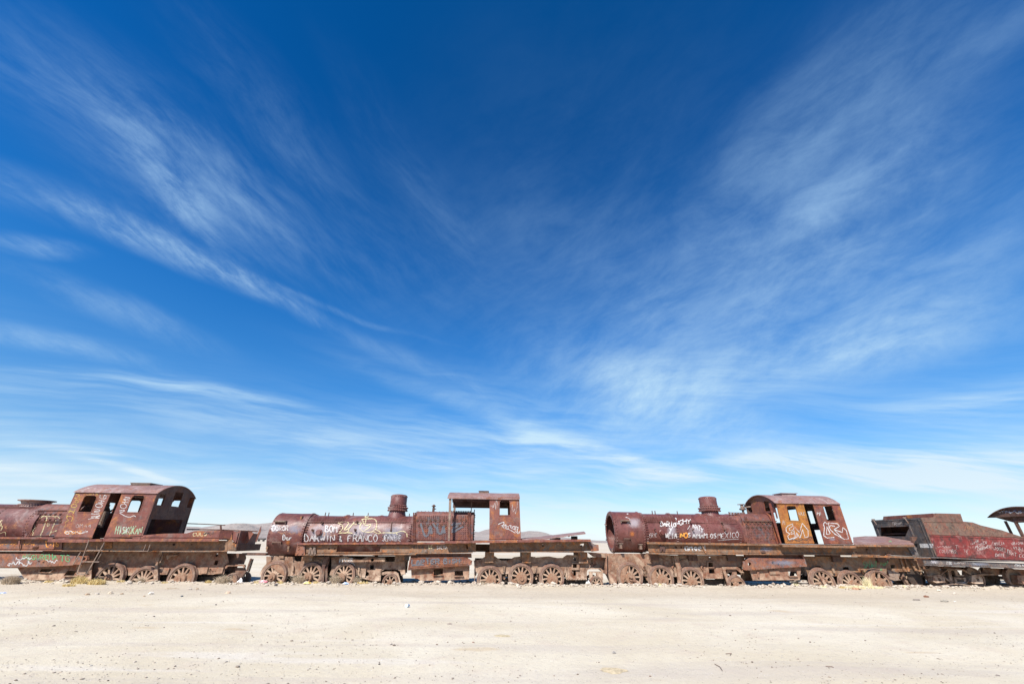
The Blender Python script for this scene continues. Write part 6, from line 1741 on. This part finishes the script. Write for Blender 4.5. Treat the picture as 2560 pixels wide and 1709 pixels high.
SKYL = [(-700, 1300), (-300, 1312), (0, 1306), (200, 1312), (380, 1318), (470, 1315), (500, 1316), (517, 1321), (535, 1318), (560, 1312), (585, 1309), (610, 1307), (640, 1309), (665, 1307), (700, 1303),
        (760, 1306), (850, 1316), (950, 1322), (1050, 1326), (1120, 1330), (1180, 1327), (1196, 1329), (1215, 1323), (1240, 1317), (1280, 1322), (1305, 1329), (1322, 1326), (1345, 1327), (1362, 1330), (1378, 1336),
        (1420, 1343), (1470, 1349), (1490, 1350), (1515, 1355), (1600, 1357), (1800, 1352), (2000, 1358), (2300, 1362), (2700, 1372), (3200, 1380)]
DH = 1500.0
prof = []
for (px, py) in SKYL:
    r_ = ray(px, py); tt = DH / r_.y; prof.append((r_.x * tt, max(1.0, EYE + r_.z * tt)))
def ridge(x):
    if x <= prof[0][0]: return prof[0][1]
    for (a, b_) in zip(prof, prof[1:]):
        if x <= b_[0]:
            f = (x - a[0]) / (b_[0] - a[0]); f = f * f * (3 - 2 * f) * .5 + f * .5
            return a[1] + (b_[1] - a[1]) * f
    return prof[-1][1]
HX = [prof[0][0] + (prof[-1][0] - prof[0][0]) * i / 500 for i in range(501)]
HR = 26
vs, fs = [], []
for j in range(HR + 1):
    f = j / HR
    for x in HX:
        H_ = ridge(x)
        if f <= .62:
            g_ = f / .62; y = DH - 520 * (1 - g_); z = H_ * (g_ ** 1.25)
            sp_n = noise.fractal(Vector((x * .006, y * .004, 2)), .9, 2.1, 5)
            z = z + sp_n * H_ * .40 * math.sin(math.pi * min(1, g_)) * (1 if g_ < .97 else .2) - (1 if j == 0 else 0)
        else:
            g_ = (f - .62) / .38; y = DH + 500 * g_; z = H_ * (1 - g_) ** 1.3
        vs.append((x, y, z if j else -1))
n_ = len(HX)
fs = [(j * n_ + i, j * n_ + i + 1, (j + 1) * n_ + i + 1, (j + 1) * n_ + i) for j in range(HR) for i in range(n_ - 1)]
structure('hills', vs, fs, M['hill'])

# pebbles and rubble
def stonemat(name, c1, c2, c3):
    m, t, b = newmat(name)
    tcn = t.node('ShaderNodeTexCoord')
    vo = t.node('ShaderNodeTexVoronoi'); vo.inputs['Scale'].default_value = 11; t.put(vo.inputs['Vector'], tcn.outputs['Object'])
    sp = t.node('ShaderNodeSeparateColor'); t.put(sp.inputs[0], vo.outputs['Color'])
    col = t.ramp(sp.outputs[0], [(0, c1), (.45, c2), (.8, c2), (1, c3)])
    col = t.mix(t.mapr(t.noise(tcn.outputs['Object'], 40, 4, .7), .4, .7, 0, .5), col, t.mix(1.0, col, (.6, .55, .5, 1), 'MULTIPLY'))
    t.put(b.inputs['Base Color'], col); b.inputs['Roughness'].default_value = .9
    return m
M['rubble'] = stonemat('pale_rubble', (0.344, 0.271, 0.205), (0.492, 0.435, 0.361), (0.246, 0.180, 0.131))
M['pebble'] = stonemat('pebble', (0.164, 0.127, 0.102), (0.328, 0.279, 0.230), (0.508, 0.467, 0.410))
ICO = [(0, 0, -1), (.723, -.525, -.447), (-.276, -.85, -.447), (-.894, 0, -.447), (-.276, .85, -.447), (.723, .525, -.447), (.276, -.85, .447), (-.723, -.525, .447), (-.723, .525, .447), (.276, .85, .447), (.894, 0, .447), (0, 0, 1)]
ICF = [(0, 1, 2), (1, 0, 5), (0, 2, 3), (0, 3, 4), (0, 4, 5), (1, 5, 10), (2, 1, 6), (3, 2, 7), (4, 3, 8), (5, 4, 9), (1, 10, 6), (2, 6, 7), (3, 7, 8), (4, 8, 9), (5, 9, 10), (6, 10, 11), (7, 6, 11), (8, 7, 11), (9, 8, 11), (10, 9, 11)]
def add_stone(V, F, x, y, z, r, q, flat=.6):
    o = len(V); a = q.uniform(0, 6.28); sx, sy, sz = r * q.uniform(.7, 1.35), r * q.uniform(.6, 1.1), r * flat * q.uniform(.6, 1.1)
    ca, sa = math.cos(a), math.sin(a)
    for p in ICO:
        k = q.uniform(.72, 1.15); px, py = p[0] * sx * k, p[1] * sy * k
        V.append((x + px * ca - py * sa, y + px * sa + py * ca, z + p[2] * sz * k))
    F += [tuple(i + o for i in f) for f in ICF]
q = random.Random(5)
V, F = [], []
for i in range(6500):         # rubble strewn in front of and under the train
    s = q.uniform(-31, 34); d = q.choice((q.gauss(-.38, .16), q.gauss(-.30, .25), q.uniform(-.5, 1.9)))
    if noise.noise(Vector((s * .5, d, 3))) < -.25 and q.random() < .7: continue
    if s < -4 and q.random() < .35: continue
    p = O + SV * s + DV * d; r = min(.13, (.026 if s < -2 else .034) * math.exp(q.gauss(0, .6)) + .006)
    add_stone(V, F, p.x, p.y, gh(p.x, p.y) + r * .25, r, q)
for i in range(700):
    s = q.uniform(-31, 34); d = -.6 - abs(q.gauss(0, 1.0)); p = O + SV * s + DV * d; r = .012 * math.exp(q.gauss(0, .5)) + .003
    add_stone(V, F, p.x, p.y, gh(p.x, p.y) + r * .2, r, q)
structure('rubble', V, F, M['rubble'], False, 'stuff')
V, F = [], []
for i in range(15000):
    y = 5.2 + 14.5 * q.random() ** 1.35; x = q.uniform(-1.42 * y - 1, 1.42 * y + 1)
    dens = noise.noise(Vector((x * .35, y * .5, 11)))
    if dens < -.05 and q.random() < .75: continue
    r = .0052 * math.exp(q.gauss(0, .55)) + .002
    add_stone(V, F, x, y, gh(x, y) + r * .35, min(r, .032), q, .55)
structure('gravel', V, F, M['pebble'], False, 'stuff')

# stones one can point at
def tagged(o, label, cat, group=None):
    o['label'] = label; o['category'] = cat
    if group: o['group'] = group
    return o
def rock(px, py, wpx, label, c, hk=.6, name='stone', cat='stone', group='loose stones on the flat', seed=0):
    import bmesh
    g = hit_ground(px, py); sc_ = (g - CPOS).length
    pxm = (ray(px + 1, py) - ray(px, py)).length * sc_
    r = wpx * pxm / 2; g.z = gh(g.x, g.y)
    bm = bmesh.new(); bmesh.ops.create_icosphere(bm, subdivisions=3, radius=1)
    for v in bm.verts:
        n = noise.noise(v.co * 1.4 + Vector((seed, 0, 0))) * .45 + noise.noise(v.co * 3.5 + Vector((seed, 5, 0))) * .16
        v.co *= 1 + n
        v.co = Vector((v.co.x * r, v.co.y * r * .8, v.co.z * r * hk + r * hk * .45))
    me = bpy.data.meshes.new(name); bm.to_mesh(me); bm.free()
    m, t, b = newmat(name + '_surface'); tcn = t.node('ShaderNodeTexCoord')
    n1 = t.noise(tcn.outputs['Object'], 14, 6, .7)
    t.put(b.inputs['Base Color'], t.mix(t.mapr(n1, .35, .68), (*c, 1), (*[x * .55 for x in c], 1))); b.inputs['Roughness'].default_value = .9
    me.materials.append(m)
    o = bpy.data.objects.new(name, me); COL.objects.link(o); o.location = g
    return tagged(o, label, cat, group)
pale, dark, tan = (.55, .48, .40), (.09, .08, .08), (.42, .30, .20)
ROCKS = [
 (690, 1463, 9, 'small dark stone by the middle locomotive front wheel', dark, .9), (571, 1478, 15, 'pale broken brick-like stone right of the left locomotive', (.62, .46, .33), .45),
 (219, 1486, 14, 'flat tan stone below the left cab, leftmost of the scattered row', tan, .5), (243, 1484, 12, 'pale grey stone second in the scattered row below the left cab', pale, .6),
 (276, 1482, 16, 'large pale stone in the middle of the scattered row below the left cab', (.60, .50, .38), .6), (305, 1483, 9, 'small rounded stone just right of the large pale one', tan, .6),
 (378, 1482, 14, 'smooth pale stone at the right end of the scattered row', (.62, .57, .50), .6), (361, 1488, 7, 'small brown stone below the smooth pale stone', tan, .6),
 (455, 1489, 7, 'dark blue-grey stone below the third wheel of the left locomotive', (.07, .09, .11), .7), (540, 1511, 5, 'lone tiny dark stone out on the flat left of centre', dark, .7),
 (476, 1470, 10, 'pale stone between two others below the third left wheel', pale, .5), (494, 1469, 8, 'dusty stone right beside the pale one below the third left wheel', tan, .5),
 (1535, 1630, 9, 'grey pebble on the empty flat right of centre', (.28, .26, .24), .7), (1183, 1605, 5, 'tiny reddish pebble in the middle foreground', (.30, .18, .12), .6),
 (1092, 1612, 5, 'tiny brown pebble left of the reddish pebble in the middle foreground', (.25, .19, .14), .6), (948, 1663, 5, 'tiny dark pebble near the bottom, left of centre', dark, .7),
 (1625, 1688, 6, 'brown pebble near the bottom, right of centre', (.24, .18, .14), .6), (160, 1694, 6, 'dark pebble at the bottom left', dark, .7), (152, 1676, 11, 'reddish clod at the lower left', (.50, .38, .28), .12),
 (2315, 1489, 14, 'rust-brown lump on the ground in front of the tender', (.20, .09, .05), .5), (2362, 1503, 20, 'flat grey slab lying in front of the tender', (.30, .27, .22), .35), (2388, 1504, 8, 'white stone beside the flat grey slab', (.65, .62, .56), .5),
 (2291, 1497, 20, 'thin dark scrap left of the grey slab', (.18, .15, .13), .2), (2494, 1687, 12, 'dark rough clod at the lower right corner', (.25, .21, .18), .4),
 (1124, 1559, 13, 'flat brown chip of rust on the flat near the middle', (.28, .20, .17), .12), (1255, 1588, 42, 'shallow yellow mound of earth in the middle foreground', (.56, .46, .29), .03),
 (1535, 1673, 66, 'large shallow yellow mound of earth at the bottom right of centre', (.58, .47, .30), .03), (1530, 1454, 10, 'pale stone at the foot of the right locomotive front wheel', pale, .7), (1352, 1461, 13, 'white stone beside the small rear wheel of the middle locomotive', (.66, .61, .54), .6),
 (1424, 1456, 14, 'pale rock wedged below the rear bogie of the middle locomotive', (.6, .53, .45), .7), (1640, 1458, 12, 'tan rock between the first two wheels of the right locomotive', tan, .7),
 (2140, 1472, 22, 'flat reddish stone under the yellow grass at the right', (.45, .26, .16), .3), (2348, 1476, 14, 'pale cobble below the tender bogie', (.6, .53, .44), .6), (2385, 1480, 11, 'small pale cobble right below the tender bogie', (.58, .50, .42), .6)]
for i, (px, py, wp, lb, c, hk) in enumerate(ROCKS):
    nm, ct = ('stone', 'stone')
    if 'mound' in lb: nm, ct = 'earth_mound', 'mound of earth'
    elif 'scrap' in lb or 'chip' in lb: nm, ct = 'scrap', 'scrap'
    rock(px, py, wp, lb, c, hk, nm, ct, None if ct != 'stone' else 'loose stones on the flat', i * 3.1)

# dry tufts and shrubs
def plantmat(name, c1, c2):
    m, t, b = newmat(name); tcn = t.node('ShaderNodeTexCoord')
    t.put(b.inputs['Base Color'], t.mix(t.mapr(t.noise(tcn.outputs['Object'], 22, 4, .7), .35, .65), (*c1, 1), (*c2, 1))); b.inputs['Roughness'].default_value = .8
    return m
M['straw'] = plantmat('straw_grass', (.55, .40, .14), (.68, .55, .28)); M['bush'] = plantmat('dry_bush_twigs', (.36, .28, .19), (.52, .42, .30)); M['pale_straw'] = plantmat('pale_straw', (.66, .57, .33), (.76, .69, .46))
def tuft(px, py, wpx, hpx, n, mat, label, name='grass_tuft', cat='grass', group='dry plants along the train', seed=0, spread=.7, d=None, wd=.008):
    q = random.Random(seed + 50); g = hit_ground(px, py)
    if d is not None: h_ = hit_d(px, py, d); g = O + SV * h_.x + DV * d
    k = (ray(px + 1, py) - ray(px, py)).length * (g - CPOS).length
    g.z = gh(g.x, g.y) - .01; W, Hh = wpx * k / 2, hpx * k * .92
    V, F = [], []
    for i in range(n):
        a = q.uniform(0, 6.28); rr = W * math.sqrt(q.random()) * .75
        bx, by = math.cos(a) * rr, math.sin(a) * rr * .45
        ln = Hh * q.uniform(.35, 1.0) * (1 - .5 * (rr / W)); a2 = q.uniform(0, 6.28); sp_ = spread * q.uniform(.1, 1.0)
        pts = []
        for s_ in range(4):
            f = s_ / 3; pts.append((bx + math.cos(a2) * sp_ * ln * f ** 1.5 + q.uniform(-.1, .1) * ln * f * .6, by + math.sin(a2) * sp_ * ln * f ** 1.5 * .6, ln * f * (1 - .25 * f * sp_)))
        o = len(V); ax = q.uniform(0, 3.14)
        for s_, p in enumerate(pts):
            ww = wd * (1 - s_ / 3.6); V += [(p[0] - math.cos(ax) * ww, p[1] - math.sin(ax) * ww, p[2]), (p[0] + math.cos(ax) * ww, p[1] + math.sin(ax) * ww, p[2])]
        F += [(o + 2 * s_, o + 2 * s_ + 1, o + 2 * s_ + 3, o + 2 * s_ + 2) for s_ in range(3)]
    me = bpy.data.meshes.new(name); me.from_pydata(V, [], F); me.update(); me.materials.append(mat)
    o = bpy.data.objects.new(name, me); COL.objects.link(o); o.location = g
    return tagged(o, label, cat, group)
bsh = dict(name='dry_shrub', cat='shrub', spread=1.0, wd=.007)
tuft(25, 1458, 78, 46, 1500, M['bush'], 'big grey-brown dry shrub at the left edge under the ash pan', seed=1, **bsh)
tuft(196, 1458, 70, 36, 900, M['straw'], 'yellow grass under the foot of the ladder of the left locomotive', seed=2)
tuft(240, 1460, 76, 27, 800, M['straw'], 'low golden grass in front of the first spoked wheel at the left', seed=3)
tuft(172, 1463, 56, 15, 420, M['straw'], 'flattened straw left of the ladder foot', seed=4, spread=1.2)
tuft(352, 1450, 34, 26, 500, M['bush'], 'small pale shrub growing through the second wheel at the left', seed=5, d=-.25, **bsh)
tuft(556, 1456, 56, 32, 1100, M['bush'], 'round dry shrub between the left and middle locomotives', seed=6, d=-.3, **bsh)
tuft(745, 1455, 40, 34, 700, M['bush'], 'dry shrub between the first two wheels of the middle locomotive', seed=7, d=-.2, **bsh)
tuft(838, 1452, 30, 34, 600, M['bush'], 'dry shrub left of the third wheel of the middle locomotive', seed=8, d=-.2, **bsh)
tuft(892, 1450, 18, 28, 260, M['bush'], 'thin dry shrub right of the third wheel of the middle locomotive', seed=9, d=-.2, **bsh)
tuft(1208, 1455, 24, 12, 200, M['bush'], 'low twiggy tuft between two rear wheels of the middle locomotive', seed=10, d=-.35, **bsh)
tuft(2172, 1470, 40, 44, 260, M['pale_straw'], 'tall pale grass between the last two wheels of the right locomotive', seed=11, spread=.5, d=-.3, wd=.007)
tuft(2140, 1473, 84, 15, 1000, M['pale_straw'], 'flattened pale yellow grass in front of the right locomotive rear wheels', seed=12, spread=1.3, d=-.6)
tuft(2186, 1474, 60, 12, 500, M['pale_straw'], 'flattened straw right of the tall pale grass', seed=13, spread=1.3, d=-.5)
tuft(2107, 1474, 22, 10, 200, M['straw'], 'small yellow tuft left of the flattened straw at the right', seed=14, spread=1.0, d=-.6)
tuft(432, 1468, 60, 8, 160, M['bush'], 'thin trailing weeds on the flat below the third left wheel', seed=15, spread=1.3, wd=.005)
tuft(908, 1453, 40, 10, 160, M['straw'], 'sparse yellow grass under the front frame of the middle locomotive', seed=16, spread=1.0, d=-.4)

# litter
def litter(px, py, wpx, hpx, c, label, name, cat, d=None, seed=0, rough=.5):
    g = hit_ground(px, py)
    if d is not None: h_ = hit_d(px, py, d); g = O + SV * h_.x + DV * d
    k = (ray(px + 1, py) - ray(px, py)).length * (g - CPOS).length
    g.z = gh(g.x, g.y); q = random.Random(seed)
    V, F = [], []; n = 10; W, Hh = wpx * k, hpx * k
    for j in range(n + 1):
        for i in range(n + 1):
            u, v = i / n - .5, j / n - .5
            z = Hh * (.55 + .45 * noise.noise(Vector((u * 4 + seed, v * 4, seed)))) * (1 - 3.2 * max(abs(u), abs(v)) ** 2)
            V.append((u * W * (1 + .2 * noise.noise(Vector((v * 5, seed, 0)))), v * W * .7, max(.002, z)))
    F = [(j * (n + 1) + i, j * (n + 1) + i + 1, (j + 1) * (n + 1) + i + 1, (j + 1) * (n + 1) + i) for j in range(n) for i in range(n)]
    m, t, b = newmat(name + '_surface'); tcn = t.node('ShaderNodeTexCoord')
    cs_ = c if isinstance(c[0], tuple) else (c, tuple(x * .7 for x in c))
    t.put(b.inputs['Base Color'], t.mix(t.mapr(t.noise(tcn.outputs['Object'], 16, 3, .6), .46, .54), (*cs_[0], 1), (*cs_[1], 1))); b.inputs['Roughness'].default_value = rough
    me = bpy.data.meshes.new(name); me.from_pydata(V, [], F); me.update(); me.materials.append(m)
    o = bpy.data.objects.new(name, me); COL.objects.link(o); o.location = g
    return tagged(o, label, cat)
litter(8, 1479, 18, 8, ((.10, .22, .60), (.55, .62, .75)), 'crumpled blue and white wrapper at the left edge', 'wrapper', 'litter', seed=1)
litter(605, 1436, 15, 17, ((.75, .74, .72), (.60, .58, .58)), 'white plastic bag between the left and middle locomotives', 'plastic_bag', 'litter', d=.1, seed=2)
litter(659, 1450, 22, 10, ((.72, .66, .64), (.62, .12, .16)), 'crumpled red and white wrapper under the front of the middle locomotive', 'wrapper', 'litter', d=-.3, seed=3)
litter(769, 1456, 18, 9, ((.70, .52, .14), (.60, .40, .12)), 'yellow crumpled packet in front of the second wheel of the middle locomotive', 'packet', 'litter', d=-.4, seed=4)
litter(864, 1456, 16, 7, ((.72, .74, .78), (.25, .38, .65)), 'white and blue scrap of paper under the third middle wheel', 'paper_scrap', 'litter', d=-.4, seed=5)
litter(1470, 1452, 12, 13, ((.78, .75, .70), (.66, .60, .54)), 'white torn rag beside the small rear wheel of the middle locomotive', 'rag', 'litter', d=-.3, seed=6)
# plastic bottle end lying on the flat
g = hit_ground(1015, 1518); me_b = MB()
m, t, b = newmat('pale_blue_plastic'); b.inputs['Base Color'].default_value = (.55, .66, .74, 1); b.inputs['Roughness'].default_value = .25
me_b.ring('s', [(0, 0), (0, .045), (.02, .05), (.15, .05), (.19, .018), (.22, .018), (.22, 0)], (0, 0, .05), 16)
me = bpy.data.meshes.new('bottle'); me.from_pydata(me_b.v, [], me_b.f); me.update(); me.materials.append(m)
for p in me.polygons: p.use_smooth = True
o = bpy.data.objects.new('bottle', me); COL.objects.link(o); o.location = (g.x, g.y, gh(g.x, g.y) - .01); o.rotation_euler = (0, 0, R(70)); o.scale = (.6, .9, .9)
tagged(o, 'crushed pale blue plastic bottle on the flat below the middle locomotive', 'bottle')
m, t, b = newmat('blue_cap'); b.inputs['Base Color'].default_value = (.08, .16, .45, 1)
mc = MB(); mc.ring('s', [(0, 0), (0, .024), (.03, .024), (.03, 0)], (.22, 0, .05), 12)
me = bpy.data.meshes.new('cap'); me.from_pydata(mc.v, [], mc.f); me.update(); me.materials.append(m)
c_ = bpy.data.objects.new('cap', me); COL.objects.link(c_); c_.parent = o
# sticks and wires on the flat
def twig(px, py, dx, dy, label, bend=.1):
    a, b_ = hit_ground(px, py), hit_ground(px + dx, py + dy); mid = (a + b_) / 2 + Vector((bend * .3, bend * .2, .0))
    mm = MB(); pts = [p + Vector((0, 0, gh(p.x, p.y) + .012)) for p in (a, mid, b_)]
    mm.tube([p - pts[0] for p in pts], .0045, 5)
    me = bpy.data.meshes.new('wire'); me.from_pydata(mm.v, [], mm.f); me.update(); me.materials.append(M['darkrust'])
    o = bpy.data.objects.new('wire', me); COL.objects.link(o); o.location = pts[0]; tagged(o, label, 'wire')
twig(1787, 1661, 19, 16, 'straight thin wire lying at the bottom right of centre'); twig(1815, 1637, 11, 3, 'short bent wire above the straight one', .3); twig(2066, 1671, 20, 3, 'short wire lying flat at the lower right'); twig(1786 + 0, 1664 - 2, -0.1, 0, 'x') if False else None

# railway under the tender
rl = MB()
a_, b_ = X(r8, 250, 1402, 0), X(r8, 2900, 1402, 0)
for dd in (0.0, 1.13):
    for (z0, z1, w_) in ((.0, .025, .06), (.026, .085, .012), (.086, .12, .033)): rl.box(a_, b_, dd + .03 - w_, dd + .03 + w_, z0 - .03, z1 - .03)
ro = root('railway_track', 2400, 'rusty railway track under the tender at the right', 'railway track')
for part_ in rl.pieces(): pass
rr1, rr2 = MB(), MB()
for dd, mm in ((0.0, rr1), (1.13, rr2)):
    for (z0, z1, w_) in ((.0, .025, .06), (.026, .085, .012), (.086, .12, .033)): mm.box(a_, b_, dd + .03 - w_, dd + .03 + w_, z0 - .03, z1 - .03)
    mm.build('rail', M['steel'], ro)
m, t, b = newmat('weathered_sleeper'); tcn = t.node('ShaderNodeTexCoord')
t.put(b.inputs['Base Color'], t.mix(t.noise(t.mapping(tcn.outputs['Object'], (20, 1.5, 20)), 1.0, 5, .6), (.16, .12, .09, 1), (.34, .27, .21, 1))); b.inputs['Roughness'].default_value = .9
M['wood'] = m
for k in range(14):
    mm = MB(); s_ = a_ + .4 + k * .72; mm.box(s_, s_ + .2, -.35, 1.6, -.12, -.035 + .01 * (k % 3)); mm.build('sleeper', M['wood'], ro)
# stacked planks under the right engine
pk = root('plank_stack', 2005, 'small stack of tan blocks and planks under the cab of the right locomotive', 'plank stack')
for (x0, x1, y0, y1, dd) in ((945, 1010, 1322, 1338, .1), (1010, 1140, 1305, 1320, .05), (1025, 1150, 1322, 1338, .0), (1065, 1148, 1340, 1354, .05), (1075, 1160, 1356, 1370, .0)):
    mm = MB(); p, q_ = hit_d(*r7(x0, y0), dd), hit_d(*r7(x1, y1), dd); mm.box(p.x, q_.x, dd, dd + .5, q_.z, p.z); mm.build('plank', M['rubble'], pk)

# distant goods wagon on the plain
dw_ = bpy.data.objects.new('goods_wagon', None); COL.objects.link(dw_)
g = hit_ground(650, 1352.5); g.z = 0; dw_.location = g; tagged(dw_, 'tiny dark flat wagon far off on the plain between the left and middle locomotives', 'wagon')
k = (g - CPOS).length / FPX
def wpart(name, boxes):
    mm = MB()
    for b_ in boxes: mm.box(*b_)
    me = bpy.data.meshes.new(name); me.from_pydata(mm.v, [], mm.f); me.update(); me.materials.append(M['blackpaint'])
    o = bpy.data.objects.new(name, me); COL.objects.link(o); o.parent = dw_
W_ = 7 * k
wpart('body', [(-W_, W_, 0, 2.2, .9, 1.9)]); wpart('bogie', [(-W_ * .8, -W_ * .5, .3, 1.8, 0, .89)]); wpart('bogie', [(W_ * .5, W_ * .8, .3, 1.8, 0, .89)])

q = random.Random(77)
for i, (px, wp) in enumerate([(120, 40), (300, 34), (410, 30), (520, 26), (640, 22), (700, 24), (790, 20), (1650, 22), (1990, 26), (2060, 24), (2205, 26), (2260, 22)]):
    LB = {120: 'straw tuft under the ash pan at the left, right of the big shrub', 300: 'straw tuft between the first two wheels at the left', 410: 'straw tuft beside the iron hanger left of the third wheel', 520: 'thin straw left of the round dry shrub',
          640: 'straw at the gap before the middle locomotive', 700: 'straw right of the first wheel of the middle locomotive', 790: 'straw between second and third wheel of the middle locomotive', 1650: 'tiny straw tuft at the second wheel of the right locomotive',
          1990: 'straw beside the plank stack', 2060: 'straw between the first two rear wheels of the right locomotive', 2205: 'straw right of the last wheel of the right locomotive', 2260: 'straw beside the first tender wheel'}
    tuft(px, 1457 + (px > 1500) * 12, wp, q.uniform(9, 15), 160, M['straw'] if px < 1000 else M['pale_straw'], LB[px], seed=100 + i, spread=.9, d=q.uniform(-.5, -.35))
